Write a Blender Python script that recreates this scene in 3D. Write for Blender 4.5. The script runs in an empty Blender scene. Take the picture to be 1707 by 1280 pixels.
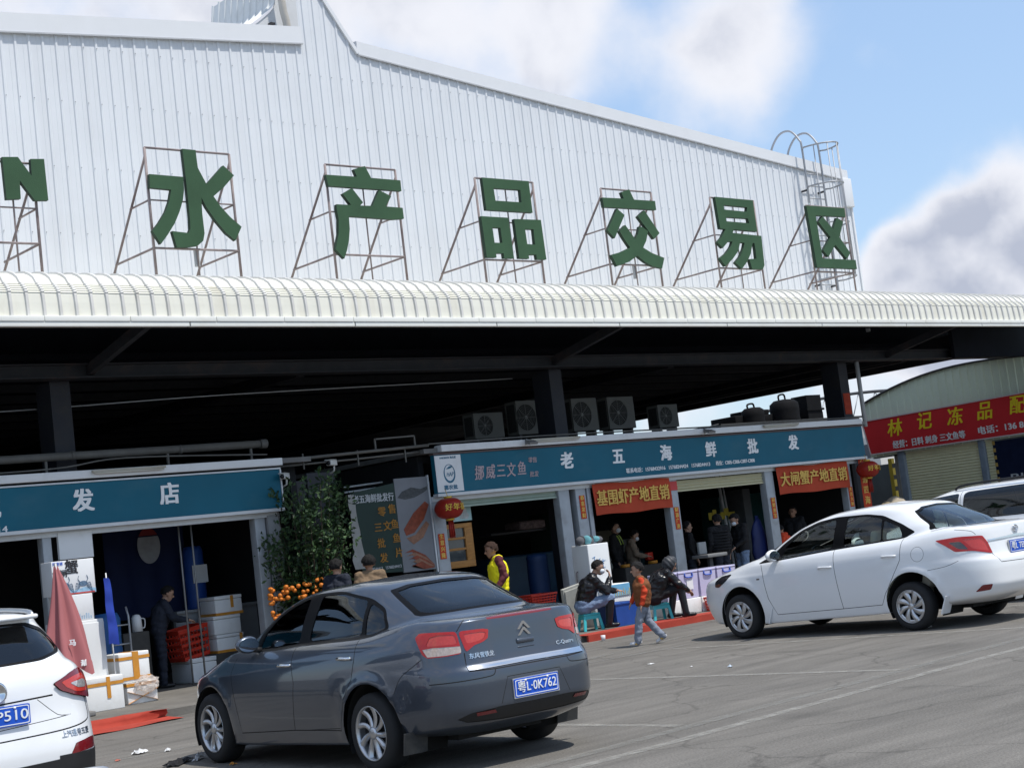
import bpy, bmesh, math, random
import numpy as np
from mathutils import Vector, Matrix, noise
from mathutils.bvhtree import BVHTree
from mathutils.geometry import tessellate_polygon
R = math.radians
SC = bpy.context.scene
COL = SC.collection

# ---------------------------------------------------------------- camera, sky, sun, exposure
cam = bpy.data.cameras.new("camera"); cam_o = bpy.data.objects.new("camera", cam); COL.objects.link(cam_o)
cam.sensor_width = 36.0; cam.lens = 56.1; cam.clip_start = 0.1; cam.clip_end = 3000
YAW, PITCH, ROLL = R(48.727), R(5.755), R(6.843)
_f = Vector((math.cos(YAW), math.sin(YAW), 0)); _r = Vector((math.sin(YAW), -math.cos(YAW), 0)); _u = Vector((0, 0, 1))
_f3 = _f*math.cos(PITCH) + _u*math.sin(PITCH); _u3 = _u*math.cos(PITCH) - _f*math.sin(PITCH)
_R = _r*math.cos(ROLL) - _u3*math.sin(ROLL); _U = _r*math.sin(ROLL) + _u3*math.cos(ROLL)
cam_o.matrix_world = Matrix(((_R.x, _U.x, -_f3.x, 0), (_R.y, _U.y, -_f3.y, 0), (_R.z, _U.z, -_f3.z, 1.65), (0, 0, 0, 1)))
SC.camera = cam_o
SUN_EL, SUN_AZ = 65.0, -68.0     # azimuth of the sun as an angle from +X
SC.view_settings.view_transform = 'Standard'; SC.view_settings.look = 'None'
SC.view_settings.exposure = 0.42; SC.view_settings.gamma = 1.0
SC.cycles.max_bounces = 8; SC.cycles.transparent_max_bounces = 12
W = bpy.data.worlds.new("World"); SC.world = W; W.use_nodes = True
def world():
    nt = W.node_tree; n = nt.nodes; l = nt.links; n.clear()
    def N(t, **k):
        x = n.new(t)
        for a, b in k.items(): setattr(x, a, b)
        return x
    out = N('ShaderNodeOutputWorld'); bg = N('ShaderNodeBackground'); bg.inputs[1].default_value = 0.095
    sky = N('ShaderNodeTexSky'); sky.sky_type = 'NISHITA'; sky.sun_disc = False
    sky.sun_elevation = R(SUN_EL); sky.sun_rotation = R(90 - SUN_AZ); sky.altitude = 20; sky.air_density = 1.2; sky.dust_density = 0.6; sky.ozone_density = 1.5
    tc = N('ShaderNodeTexCoord')
    nz = N('ShaderNodeTexNoise'); nz.inputs['Scale'].default_value = 9.0; nz.inputs['Detail'].default_value = 8; nz.inputs['Roughness'].default_value = 0.5
    l.new(tc.outputs['Generated'], nz.inputs['Vector'])
    # large scale cloud density: base noise plus a few real cloud masses, each a direction with an angular radius
    acc = None
    def mth(op, a, b=None, c=None, clamp=False):
        m = N('ShaderNodeMath', operation=op); m.use_clamp = clamp
        for i, v in enumerate((a, b, c)):
            if v is None: continue
            if isinstance(v, (int, float)): m.inputs[i].default_value = v
            else: l.new(v, m.inputs[i])
        return m.outputs[0]
    wn = N('ShaderNodeTexNoise'); wn.inputs['Scale'].default_value = 9.0; wn.inputs['Detail'].default_value = 5; wn.inputs['Roughness'].default_value = 0.5; l.new(tc.outputs['Generated'], wn.inputs['Vector'])
    w1 = N('ShaderNodeVectorMath', operation='SUBTRACT'); l.new(wn.outputs['Color'], w1.inputs[0]); w1.inputs[1].default_value = (.5, .5, .5)
    w2 = N('ShaderNodeVectorMath', operation='SCALE'); l.new(w1.outputs[0], w2.inputs[0]); w2.inputs['Scale'].default_value = .05
    w3 = N('ShaderNodeVectorMath', operation='ADD'); l.new(w2.outputs[0], w3.inputs[0]); l.new(tc.outputs['Generated'], w3.inputs[1])
    w4 = N('ShaderNodeVectorMath', operation='NORMALIZE'); l.new(w3.outputs[0], w4.inputs[0])
    CLOUDS = [  # direction x y z, angular radius in degrees, weight
        (0.449, 0.815, 0.366, 6.00, 0.95), (0.546, 0.759, 0.354, 3.33, 0.80), (0.629, 0.705, 0.328, 3.47, 0.95), (0.674, 0.670, 0.310, 2.00, 0.40), (0.733, 0.620, 0.279, 2.60, 0.42), (0.753, 0.592, 0.287, 1.9, 0.30), (0.802, 0.527, 0.283, 2.00, 0.16), (0.837, 0.532, 0.125, 2.70, 1.25), (0.814, 0.567, 0.128, 1.90, 1.0), (0.858, 0.494, 0.139, 2.60, 1.2), (0.828, 0.558, 0.059, 3.67, .75), (0.760, 0.647, 0.067, 3.33, .7), (0.863, 0.500, 0.071, 3.33, .75), (.1, -.3, .5, 30, .45), (-.6, .2, .5, 35, .5), (.5, -.75, .35, 28, .4),
    ]
    for dx, dy, dz, rad, wt in CLOUDS:
        dp = N('ShaderNodeVectorMath', operation='DOT_PRODUCT'); l.new(w4.outputs[0], dp.inputs[0]); dp.inputs[1].default_value = Vector((dx, dy, dz)).normalized()
        mr = N('ShaderNodeMapRange'); mr.interpolation_type = 'SMOOTHSTEP'; l.new(dp.outputs['Value'], mr.inputs[0])
        mr.inputs[1].default_value = math.cos(R(rad*1.6)); mr.inputs[2].default_value = math.cos(R(rad*0.1)); mr.inputs[3].default_value = 0; mr.inputs[4].default_value = wt
        acc = mr.outputs[0] if acc is None else mth('ADD', acc, mr.outputs[0])
    dens = mth('ADD', mth('MULTIPLY', mth('SUBTRACT', nz.outputs[0], 0.5), 2.5), acc)
    cov = N('ShaderNodeMapRange'); cov.interpolation_type = 'SMOOTHSTEP'; l.new(dens, cov.inputs[0]); cov.inputs[1].default_value = 0.12; cov.inputs[2].default_value = 1.0
    shade = N('ShaderNodeMapRange'); shade.interpolation_type = 'SMOOTHSTEP'; l.new(dens, shade.inputs[0]); shade.inputs[1].default_value = 0.7; shade.inputs[2].default_value = 2.1
    n2 = N('ShaderNodeTexNoise'); n2.inputs['Scale'].default_value = 15.0; n2.inputs['Detail'].default_value = 7; n2.inputs['Roughness'].default_value = 0.55; l.new(w3.outputs[0], n2.inputs['Vector'])
    l.new(mth('ADD', dens, mth('MULTIPLY', mth('SUBTRACT', n2.outputs[0], 0.5), 2.4)), shade.inputs[0])
    # billows: where the vapour thins out towards the light the puff is bright, below it falls into shade
    def puff(off):
        o = N('ShaderNodeVectorMath', operation='ADD'); l.new(tc.outputs['Generated'], o.inputs[0]); o.inputs[1].default_value = off
        t = N('ShaderNodeTexNoise'); t.inputs['Scale'].default_value = 16.0; t.inputs['Detail'].default_value = 5; t.inputs['Roughness'].default_value = 0.45; l.new(o.outputs[0], t.inputs['Vector']); return t.outputs[0]
    emb = mth('SUBTRACT', puff((0, 0, 0)), puff((-.004, -.010, .016)))
    shd = mth('MULTIPLY', shade.outputs[0], mth('SUBTRACT', 0.80, mth('MULTIPLY', emb, 4.2), clamp=True), clamp=True)
    cc = N('ShaderNodeMix', data_type='RGBA'); l.new(shd, cc.inputs[0]); cc.inputs[6].default_value = (7.0, 7.15, 7.7, 1); cc.inputs[7].default_value = (3.9, 4.25, 5.2, 1)
    sk = N('ShaderNodeMix', data_type='RGBA'); sk.blend_type = 'MULTIPLY'; sk.inputs[0].default_value = 1.0
    l.new(sky.outputs[0], sk.inputs[6]); sk.inputs[7].default_value = (1.02, 1.10, 1.16, 1)
    # thin high haze over the whole sky
    hz = N('ShaderNodeMix', data_type='RGBA'); hz.inputs[0].default_value = 0.42; l.new(sk.outputs[2], hz.inputs[6]); hz.inputs[7].default_value = (4.6, 6.3, 9.2, 1)
    mx = N('ShaderNodeMix', data_type='RGBA'); l.new(cov.outputs[0], mx.inputs[0]); l.new(hz.outputs[2], mx.inputs[6]); l.new(cc.outputs[2], mx.inputs[7])
    l.new(mx.outputs[2], bg.inputs[0]); l.new(bg.outputs[0], out.inputs[0])
world()
sl = bpy.data.lights.new("sun", 'SUN'); sl.energy = 3.3; sl.angle = R(1.0); sl.color = (1.0, 0.96, 0.89)
so = bpy.data.objects.new("sun", sl); COL.objects.link(so)
sd = Vector((math.cos(R(SUN_EL))*math.cos(R(SUN_AZ)), math.cos(R(SUN_EL))*math.sin(R(SUN_AZ)), math.sin(R(SUN_EL))))
so.rotation_euler = sd.to_track_quat('Z', 'Y').to_euler()

# ---------------------------------------------------------------- materials
_M = {}
def mat(name, rgb=(.5, .5, .5), rough=.6, metal=0.0, var=0.12, scale=6.0, bump=0.0, bscale=60.0, coat=0.0, spec=0.32, dirt=None, dirt_amt=0.0, dscale=(3, 3, 3), trans=0.0, emit=None, alpha=1.0, stretch=None):
    if name in _M: return _M[name]
    m = bpy.data.materials.new(name); m.use_nodes = True; nt = m.node_tree; n = nt.nodes; l = nt.links
    b = n['Principled BSDF']; b.inputs['Roughness'].default_value = rough; b.inputs['Metallic'].default_value = metal
    b.inputs['Coat Weight'].default_value = coat; b.inputs['Coat Roughness'].default_value = 0.04
    b.inputs['Specular IOR Level'].default_value = spec; b.inputs['Base Color'].default_value = (*rgb, 1)
    b.inputs['Transmission Weight'].default_value = trans
    b.inputs['Alpha'].default_value = alpha
    tc = n.new('ShaderNodeTexCoord'); src = tc.outputs['Object']
    if stretch:
        mp = n.new('ShaderNodeMapping'); mp.inputs['Scale'].default_value = stretch; l.new(src, mp.inputs[0]); src = mp.outputs[0]
    if var > 0:
        nz = n.new('ShaderNodeTexNoise'); nz.inputs['Scale'].default_value = scale; nz.inputs['Detail'].default_value = 6; nz.inputs['Roughness'].default_value = 0.6
        l.new(src, nz.inputs['Vector'])
        mr = n.new('ShaderNodeMapRange'); mr.inputs[1].default_value = .25; mr.inputs[2].default_value = .75; mr.inputs[3].default_value = 1-var; mr.inputs[4].default_value = 1+var
        l.new(nz.outputs[0], mr.inputs[0])
        mx = n.new('ShaderNodeMix'); mx.data_type = 'RGBA'; mx.blend_type = 'MULTIPLY'; mx.inputs[0].default_value = 1
        mx.inputs[6].default_value = (*rgb, 1); l.new(mr.outputs[0], mx.inputs[7]); col = mx.outputs[2]
        if dirt is not None:
            dz = n.new('ShaderNodeTexNoise'); dz.inputs['Scale'].default_value = 1.0; dz.inputs['Detail'].default_value = 8; dz.inputs['Roughness'].default_value = .65
            mp2 = n.new('ShaderNodeMapping'); mp2.inputs['Scale'].default_value = dscale; l.new(tc.outputs['Object'], mp2.inputs[0]); l.new(mp2.outputs[0], dz.inputs['Vector'])
            dr = n.new('ShaderNodeMapRange'); dr.inputs[1].default_value = .52; dr.inputs[2].default_value = .75; dr.inputs[3].default_value = 0; dr.inputs[4].default_value = dirt_amt; l.new(dz.outputs[0], dr.inputs[0])
            m2 = n.new('ShaderNodeMix'); m2.data_type = 'RGBA'; l.new(dr.outputs[0], m2.inputs[0]); l.new(col, m2.inputs[6]); m2.inputs[7].default_value = (*dirt, 1); col = m2.outputs[2]
        l.new(col, b.inputs['Base Color'])
    if bump > 0:
        bz = n.new('ShaderNodeTexNoise'); bz.inputs['Scale'].default_value = bscale; bz.inputs['Detail'].default_value = 4; l.new(src, bz.inputs['Vector'])
        bp = n.new('ShaderNodeBump'); bp.inputs['Strength'].default_value = bump; bp.inputs['Distance'].default_value = .02; l.new(bz.outputs[0], bp.inputs['Height']); l.new(bp.outputs[0], b.inputs['Normal'])
    if emit: b.inputs['Emission Color'].default_value = (*emit[:3], 1); b.inputs['Emission Strength'].default_value = emit[3]
    _M[name] = m; return m
def glass_mat(name, tint, clear, rough=.02):
    """dark tinted pane: part see-through, part mirror-like by the angle of view"""
    if name in _M: return _M[name]
    m = bpy.data.materials.new(name); m.use_nodes = True; nt = m.node_tree; n = nt.nodes; l = nt.links; n.clear()
    o = n.new('ShaderNodeOutputMaterial'); tr = n.new('ShaderNodeBsdfTransparent'); tr.inputs[0].default_value = (*[clear*t for t in tint], 1)
    gl = n.new('ShaderNodeBsdfGlossy'); gl.inputs[1].default_value = rough; gl.inputs[0].default_value = (.9, .95, 1, 1)
    fr = n.new('ShaderNodeFresnel'); fr.inputs[0].default_value = 1.6
    mx = n.new('ShaderNodeMixShader'); l.new(fr.outputs[0], mx.inputs[0]); l.new(tr.outputs[0], mx.inputs[1]); l.new(gl.outputs[0], mx.inputs[2]); l.new(mx.outputs[0], o.inputs[0])
    _M[name] = m; return m

# ---------------------------------------------------------------- mesh helpers
class MB:
    """collects shapes into one mesh"""
    def __init__(s): s.v = []; s.f = []; s.mi = []; s.sm = []
    def add(s, vs, fs, mi=0, smooth=False):
        o = len(s.v); s.v += [tuple(v) for v in vs]
        for f in fs: s.f.append(tuple(o+i for i in f)); s.mi.append(mi); s.sm.append(smooth)
    def box(s, c, d, rz=0.0, mi=0, M=None, top=1.0):
        x, y, z = d[0]/2, d[1]/2, d[2]/2
        P = [(-x, -y, -z), (x, -y, -z), (x, y, -z), (-x, y, -z), (-x*top, -y*top, z), (x*top, -y*top, z), (x*top, y*top, z), (-x*top, y*top, z)]
        T = M if M is not None else Matrix.Rotation(rz, 3, 'Z')
        s.add([Vector(c) + T @ Vector(p) for p in P], [(0, 3, 2, 1), (4, 5, 6, 7), (0, 1, 5, 4), (1, 2, 6, 5), (2, 3, 7, 6), (3, 0, 4, 7)], mi)
    def bx(s, x0, x1, y0, y1, z0, z1, mi=0): s.box(((x0+x1)/2, (y0+y1)/2, (z0+z1)/2), (x1-x0, y1-y0, z1-z0), mi=mi)
    def bev(s, x0, x1, y0, y1, z0, z1, b=.01, mi=0):
        """box with chamfered edges"""
        bm = bmesh.new(); bmesh.ops.create_cube(bm, size=1)
        for v in bm.verts: v.co = Vector(((x0+x1)/2+v.co.x*(x1-x0), (y0+y1)/2+v.co.y*(y1-y0), (z0+z1)/2+v.co.z*(z1-z0)))
        bmesh.ops.bevel(bm, geom=bm.edges[:], offset=b, segments=2, affect='EDGES', profile=.6); s.bm(bm, mi, True)
    def bm(s, bm, mi=0, smooth=False, M=None):
        bm.verts.index_update(); s.add([(M @ v.co) if M else v.co.copy() for v in bm.verts], [[v.index for v in f.verts] for f in bm.faces], mi, smooth); bm.free()
    def tube(s, pts, r, n=8, mi=0, smooth=True, caps=True, closed=False):
        pts = [Vector(p) for p in pts]; rs = r if isinstance(r, (list, tuple)) else [r]*len(pts); vs = []; fs = []; k = len(pts); up = None
        for i, p in enumerate(pts):
            if closed: t = pts[(i+1) % k]-pts[i-1]
            else: t = pts[min(i+1, k-1)]-pts[max(i-1, 0)]
            t.normalize()
            if up is None:
                up = Vector((0, 0, 1)) if abs(t.z) < .9 else Vector((1, 0, 0))
            a = up - t*up.dot(t); a.normalize(); up = a; b = t.cross(a)
            for j in range(n):
                th = 2*math.pi*j/n + math.pi/n; vs.append(p + (a*math.cos(th)+b*math.sin(th))*rs[i])
        for i in range(k if closed else k-1):
            i2 = (i+1) % k
            for j in range(n): fs.append((i*n+j, i*n+(j+1) % n, i2*n+(j+1) % n, i2*n+j))
        if caps and not closed: fs.append(tuple(range(n-1, -1, -1))); fs.append(tuple((k-1)*n+j for j in range(n)))
        s.add(vs, fs, mi, smooth)
    def bar(s, a, b, w, h=None, mi=0):
        a, b = Vector(a), Vector(b); d = b-a; L = d.length; d.normalize(); h = h or w
        up = Vector((0, 0, 1)) if abs(d.z) < .95 else Vector((0, 1, 0)); x = up.cross(d).normalized(); y = d.cross(x)
        M = Matrix((x, y, d)).transposed(); s.box((a+b)/2, (w, h, L), M=M, mi=mi)
    def lathe(s, prof, n=20, M=None, mi=0, smooth=True, a0=0, a1=2*math.pi):
        M = M or Matrix.Identity(4); vs = []; fs = []; full = abs(a1-a0-2*math.pi) < 1e-6; m = n if full else n+1; k = len(prof)
        for j in range(m):
            th = a0+(a1-a0)*j/n
            for r, z in prof: vs.append(M @ Vector((r*math.cos(th), r*math.sin(th), z)))
        for j in range(n):
            j2 = (j+1) % m
            for i in range(k-1): fs.append((j*k+i, j2*k+i, j2*k+i+1, j*k+i+1))
        s.add(vs, fs, mi, smooth)
    def prism(s, outer, holes, fn, t0, t1, mi=0, mside=None):
        """polygon with holes, extruded from depth t0 to t1; fn(u, v, t) -> point"""
        loops = [outer]+list(holes); flat = [p for L in loops for p in L]
        tris = tessellate_polygon([[Vector((p[0], p[1], 0)) for p in L] for L in loops])
        n = len(flat); vs = [fn(p[0], p[1], t0) for p in flat]+[fn(p[0], p[1], t1) for p in flat]; fs = []
        for t in tris: fs.append(tuple(t)); fs.append(tuple(n+i for i in reversed(t)))
        s.add(vs, fs, mi); o = 0; sf = []
        for L in loops:
            k = len(L)
            for i in range(k): a, b = o+i, o+(i+1) % k; sf.append((a, b, n+b, n+a))
            o += k
        s.add(vs, sf, mi if mside is None else mside)
    def build(s, name, mats, parent=None, loc=None, rz=0.0, autosmooth=None):
        me = bpy.data.meshes.new(name); me.from_pydata(s.v, [], s.f)
        mats = mats if isinstance(mats, (list, tuple)) else [mats]
        for m in mats: me.materials.append(m)
        me.polygons.foreach_set('material_index', s.mi); me.polygons.foreach_set('use_smooth', s.sm)
        bm = bmesh.new(); bm.from_mesh(me); bmesh.ops.remove_doubles(bm, verts=bm.verts, dist=1e-5); bmesh.ops.recalc_face_normals(bm, faces=bm.faces); bm.to_mesh(me); bm.free()
        return link(name, me, parent, loc, rz)
def link(name, me, parent=None, loc=None, rz=0.0):
    o = bpy.data.objects.new(name, me); COL.objects.link(o)
    if parent is not None: o.parent = parent
    if loc is not None: o.location = loc
    o.rotation_euler[2] = rz
    return o
def tag(o, label=None, cat=None, group=None, kind=None):
    for k, v in (('label', label), ('category', cat), ('group', group), ('kind', kind)):
        if v: o[k] = v
    return o
def thing(name, label, cat, loc=(0, 0, 0), rz=0.0, group=None):
    return tag(link(name, None, None, loc, rz), label, cat, group)
def copy_tree(root, loc, rz=None, label=None, group=None):
    def rec(o, par):
        c = o.copy(); COL.objects.link(c); c.parent = par
        for ch in o.children: rec(ch, c)
        return c
    r = rec(root, None); r.location = loc
    if rz is not None: r.rotation_euler[2] = rz
    if label: r['label'] = label
    if group: r['group'] = group
    return r
def text(body, size, name, material, parent, M, bold=0.0, depth=.004, width=None, align='CENTER', shear=0.0, spacing=1.0, sx=1.0):
    """lettering as a flat raised mesh; M places it: local x along the line, y up, z outwards"""
    c = bpy.data.curves.new('t', 'FONT'); c.body = body; c.size = size; c.align_x = align; c.align_y = 'CENTER'; c.extrude = depth/2; c.shear = shear; c.space_character = spacing; c.resolution_u = 3
    o = bpy.data.objects.new('t', c); COL.objects.link(o)
    dg = bpy.context.evaluated_depsgraph_get(); me = bpy.data.meshes.new_from_object(o.evaluated_get(dg)); bpy.data.objects.remove(o); bpy.data.curves.remove(c)
    xs = [v.co.x for v in me.vertices]
    if width and xs:
        w = max(xs)-min(xs); sx = width/w
    me.transform(Matrix.Diagonal((sx, 1, 1, 1)))
    if bold > 0:
        bm = bmesh.new()
        for i, (dx, dy) in enumerate(((-1, -.5), (1, -.5), (-1, .6), (1, .6))):
            m2 = me.copy(); m2.transform(Matrix.Translation((dx*bold*1.25, dy*bold*1.25, .0006*i))); bm.from_mesh(m2); bpy.data.meshes.remove(m2)
        bm.to_mesh(me); bm.free()
    me.transform(M); me.name = name; me.materials.clear(); me.materials.append(material)
    return link(name, me, parent)
def FR(x, y, z):  # faces -Y (towards the street)
    return Matrix(((1, 0, 0, x), (0, 0, -1, y), (0, 1, 0, z), (0, 0, 0, 1)))
def FL(x, y, z):  # faces -X
    return Matrix(((0, 0, -1, x), (-1, 0, 0, y), (0, 1, 0, z), (0, 0, 0, 1)))
def smooth_line(pts, n=5):
    out = []; k = len(pts)
    for i in range(k-1):
        p0, p1, p2, p3 = [Vector(pts[min(max(j, 0), k-1)]) for j in (i-1, i, i+1, i+2)]
        for q in range(n):
            t = q/n; out.append(tuple(.5*((2*p1)+(p2-p0)*t+(2*p0-5*p1+4*p2-p3)*t*t+(3*p1-p0-3*p2+p3)*t**3)))
    out.append(tuple(pts[-1])); return out
def smooth3(pts, n=4):
    out = []; k = len(pts)
    for i in range(k-1):
        p0, p1, p2, p3 = [Vector(pts[min(max(j, 0), k-1)]) for j in (i-1, i, i+1, i+2)]
        for q in range(n):
            t = q/n; out.append(.5*((2*p1)+(p2-p0)*t+(2*p0-5*p1+4*p2-p3)*t*t+(3*p1-p0-3*p2+p3)*t**3))
    out.append(Vector(pts[-1])); return out
rnd = random.Random(7)

# ---------------------------------------------------------------- ground, kerb, markings
def asphalt_mat():
    m = mat('asphalt', (.152, .142, .128), .92, var=.14, scale=.5, bump=.5, bscale=95, dirt=(.078, .074, .070), dirt_amt=.55, dscale=(.22, .6, 1), spec=.25)
    nt = m.node_tree; n = nt.nodes; l = nt.links; b = n['Principled BSDF']; src = b.inputs['Base Color'].links[0].from_socket; tc = n.new('ShaderNodeTexCoord')
    def mul(col, fac_socket, lo, hi, a, c):
        mr = n.new('ShaderNodeMapRange'); l.new(fac_socket, mr.inputs[0]); mr.inputs[1].default_value = a; mr.inputs[2].default_value = c; mr.inputs[3].default_value = lo; mr.inputs[4].default_value = hi
        mx = n.new('ShaderNodeMix'); mx.data_type = 'RGBA'; mx.blend_type = 'MULTIPLY'; mx.inputs[0].default_value = 1; l.new(col, mx.inputs[6]); l.new(mr.outputs[0], mx.inputs[7]); return mx.outputs[2]
    g1 = n.new('ShaderNodeTexNoise'); g1.inputs['Scale'].default_value = 55; g1.inputs['Detail'].default_value = 3; l.new(tc.outputs['Object'], g1.inputs['Vector']); col = mul(src, g1.outputs[0], .72, 1.28, .3, .7)   # aggregate
    mp = n.new('ShaderNodeMapping'); mp.inputs['Scale'].default_value = (.5, 5, 1); mp.inputs['Rotation'].default_value = (0, 0, R(7)); l.new(tc.outputs['Object'], mp.inputs[0])
    g2 = n.new('ShaderNodeTexNoise'); g2.inputs['Scale'].default_value = .7; g2.inputs['Detail'].default_value = 7; g2.inputs['Roughness'].default_value = .65; l.new(mp.outputs[0], g2.inputs['Vector']); col = mul(col, g2.outputs[0], .80, 1.18, .32, .68)      # tyre swept streaks
    wz = n.new('ShaderNodeTexNoise'); wz.inputs['Scale'].default_value = 1.4; wz.inputs['Detail'].default_value = 5; l.new(tc.outputs['Object'], wz.inputs['Vector'])
    ad = n.new('ShaderNodeVectorMath'); ad.operation = 'MULTIPLY_ADD'; l.new(wz.outputs['Color'], ad.inputs[0]); ad.inputs[1].default_value = (.8, .8, 0); l.new(tc.outputs['Object'], ad.inputs[2])
    vo = n.new('ShaderNodeTexVoronoi'); vo.feature = 'DISTANCE_TO_EDGE'; vo.inputs['Scale'].default_value = .42; l.new(ad.outputs[0], vo.inputs['Vector']); col = mul(col, vo.outputs['Distance'], .72, 1.0, .001, .010)       # cracks
    vs_ = n.new('ShaderNodeTexVoronoi'); vs_.inputs['Scale'].default_value = .8; l.new(ad.outputs[0], vs_.inputs['Vector']); col = mul(col, vs_.outputs['Distance'], .70, 1.0, .05, .24)                             # oil spots
    l.new(col, b.inputs['Base Color']); return m
asphalt = asphalt_mat()
g = MB(); g.bx(-400, 600, -400, 800, -.5, 0.0); tag(g.build('ground', asphalt), kind='structure')
g = MB()
outl = [(-60, 18.95), (8.6, 18.82), (9.4, 18.9), (10.2, 18.86), (13, 18.9), (17, 19.0), (18.6, 18.86), (22, 18.9), (33.6, 18.9), (33.6, 46), (-60, 46)]
g.prism(outl, [], lambda u, v, t: (u, v, t), -.2, .10)
tag(g.build('pavement', mat('kerb_concrete', (.15, .14, .125), .9, var=.28, scale=1.6, bump=.3, bscale=40, dirt=(.045, .043, .04), dirt_amt=.8, dscale=(1.1, 1.1, 1.1))), kind='structure')
def worn_paint(name, rgb, keep):
    m = mat(name, rgb, .8, var=.2, scale=9); nt = m.node_tree; b = nt.nodes['Principled BSDF']; n = nt.nodes; l = nt.links
    tc = n.new('ShaderNodeTexCoord'); nz = n.new('ShaderNodeTexNoise'); nz.inputs['Scale'].default_value = 7; nz.inputs['Detail'].default_value = 8; nz.inputs['Roughness'].default_value = .7
    l.new(tc.outputs['Object'], nz.inputs['Vector']); mr = n.new('ShaderNodeMapRange'); mr.inputs[1].default_value = .36; mr.inputs[2].default_value = .62; mr.inputs[3].default_value = keep*.25; mr.inputs[4].default_value = keep
    l.new(nz.outputs[0], mr.inputs[0]); l.new(mr.outputs[0], b.inputs['Alpha']); return m
mk = worn_paint('worn_white_paint', (.34, .33, .30), .62); mk2 = worn_paint('faded_paint', (.25, .245, .225), .55)
def marking(pts, w, m):
    s = MB(); pts = [Vector((a, b, 0)) for a, b in pts]; vs = []; fs = []
    for i, p in enumerate(pts):
        t = (pts[min(i+1, len(pts)-1)]-pts[max(i-1, 0)]).normalized(); n = Vector((-t.y, t.x, 0))*w/2; vs += [p+n+Vector((0, 0, .004)), p-n+Vector((0, 0, .004))]
    for i in range(len(pts)-1): fs.append((2*i, 2*i+1, 2*i+3, 2*i+2))
    s.add(vs, fs); tag(s.build('road_marking', m), kind='structure')
marking([(-6, 8.55), (8.0, 8.82), (9.0, 8.87), (10.5, 8.99), (12.2, 9.12), (14.6, 9.27), (40, 10.3)], .13, mk)
marking([(-6, 8.95), (8.3, 9.24), (9.6, 9.36), (10.9, 9.47), (13.2, 9.62), (15.5, 9.8), (40, 11.0)], .15, mk2)
for x0, y0, x1, y1 in ((-.1, 9.3, -.1, 14.6), (3.1, 9.3, 3.1, 14.8), (6.4, 9.35, 6.35, 15.0), (9.74, 9.5, 9.70, 14.6), (13.08, 9.66, 12.78, 14.9), (16.78, 9.9, 15.88, 15.6), (20.1, 10.0, 19.4, 15.7), (23.3, 10.2, 22.8, 16)): marking([(x0, y0), (x1, y1)], .11, mk)
marking([(-8, 14.7), (7.26, 15.09), (8.35, 15.02), (11, 15.2), (14.67, 15.7), (15.83, 15.64), (20, 15.8), (34, 16.2)], .10, mk2)
marking([(13.5, 16.0), (15.09, 16.23), (17.58, 16.85), (18.6, 16.9), (28, 17.4)], .16, mk2)

# ---------------------------------------------------------------- market hall: ribbed gable wall, roof, ridge vent
clad = mat('white_cladding', (.64, .66, .69), .42, .0, var=.045, scale=.9, dirt=(.50, .51, .53), dirt_amt=.42, dscale=(2.6, 2.6, .10))
trim_m = mat('white_trim', (.66, .67, .69), .4, var=.02, scale=2, dirt=(.55, .55, .54), dirt_amt=.25, dscale=(1, 1, .3))
hall = thing('market_hall', 'white ribbed gable wall of the market hall rising behind the green characters', 'market hall', (20, 23.4, 0))

def ztop(x):
    if x <= 16.42: return 11.20+.0854*(x-16.4)
    if x <= 17.66:
        pr = [(16.42, 13.4), (16.62, 12.85), (17.0, 12.10), (17.35, 11.58), (17.66, 11.14)]
        for (a, b), (c, d) in zip(pr, pr[1:]):
            if x <= c+1e-6: return b+(d-b)*(x-a)/(c-a)
    return 11.14-.1055*(x-17.66)
w = MB(); sp = .235; prof = []; x = 6.0
while x < 32.25:
    for dx, dy in ((0, 0), (.085, 0), (.090, .004), (.095, 0), (.160, 0), (.174, .020), (.206, .020), (.222, 0)):
        if x+dx < 32.25: prof.append((x+dx, dy))
    x += sp
prof.append((32.25, 0)); xs_ins = [16.4, 16.43, 17.66]
for xi in xs_ins: prof.append((xi, 0))
prof.sort(); vs = []; fs = []
for x, d in prof: vs += [(x-20, -d, 6.22), (x-20, -d, ztop(x))]
for i in range(len(prof)-1): fs.append((2*i, 2*i+2, 2*i+3, 2*i+1))
w.add(vs, fs)
w.build('gable_wall', clad, hall)
w = MB(); w.bx(-17, 16.4, .05, .12, 5.14, 6.45); w.build('closing_panel', mat('shade_black_steel', (.009, .011, .017), .8, var=.3, scale=2, spec=.12), hall)  # near-black base colour carries the deep shade under canopy and roof
# rows of fixing screws
sc = MB()
for z0 in (6.35, 7.45, 8.55, 9.65, 10.6):
    x = 6.2
    while x < 32.2:
        if z0 < ztop(x)-.2: sc.box((x-20-.01, -.030, z0), (.013, .010, .013))
        x += sp
sc_o = sc.build('screw', mat('screw_head', (.36, .37, .39), .5, .3, var=.1), hall); tag(sc_o, kind='stuff')
e = MB(); wi = MB()
def edge_trim(name, a, b, dz, out, thick):
    t = MB(); (x0, z0), (x1, z1) = a, b
    P = [(x0, -out, z0-.02), (x0, -out, z0+dz), (x0, .5, z0+dz+thick), (x1, -out, z1-.02), (x1, -out, z1+dz), (x1, .5, z1+dz+thick), (x0, .0, z0-.02), (x1, .0, z1-.02)]
    t.add([(p[0]-20, p[1], p[2]) for p in P], [(0, 3, 4, 1), (1, 4, 5, 2), (0, 1, 2, 6), (3, 7, 5, 4), (6, 7, 3, 0)])
    t.bar((x0-20, -out-.012, z0-.03), (x1-20, -out-.012, z1-.03), .03, .025, mi=1)
    return t.build(name, [trim_m, mat('trim_shadow_lip', (.42, .43, .45), .5, var=.1)], hall)
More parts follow.
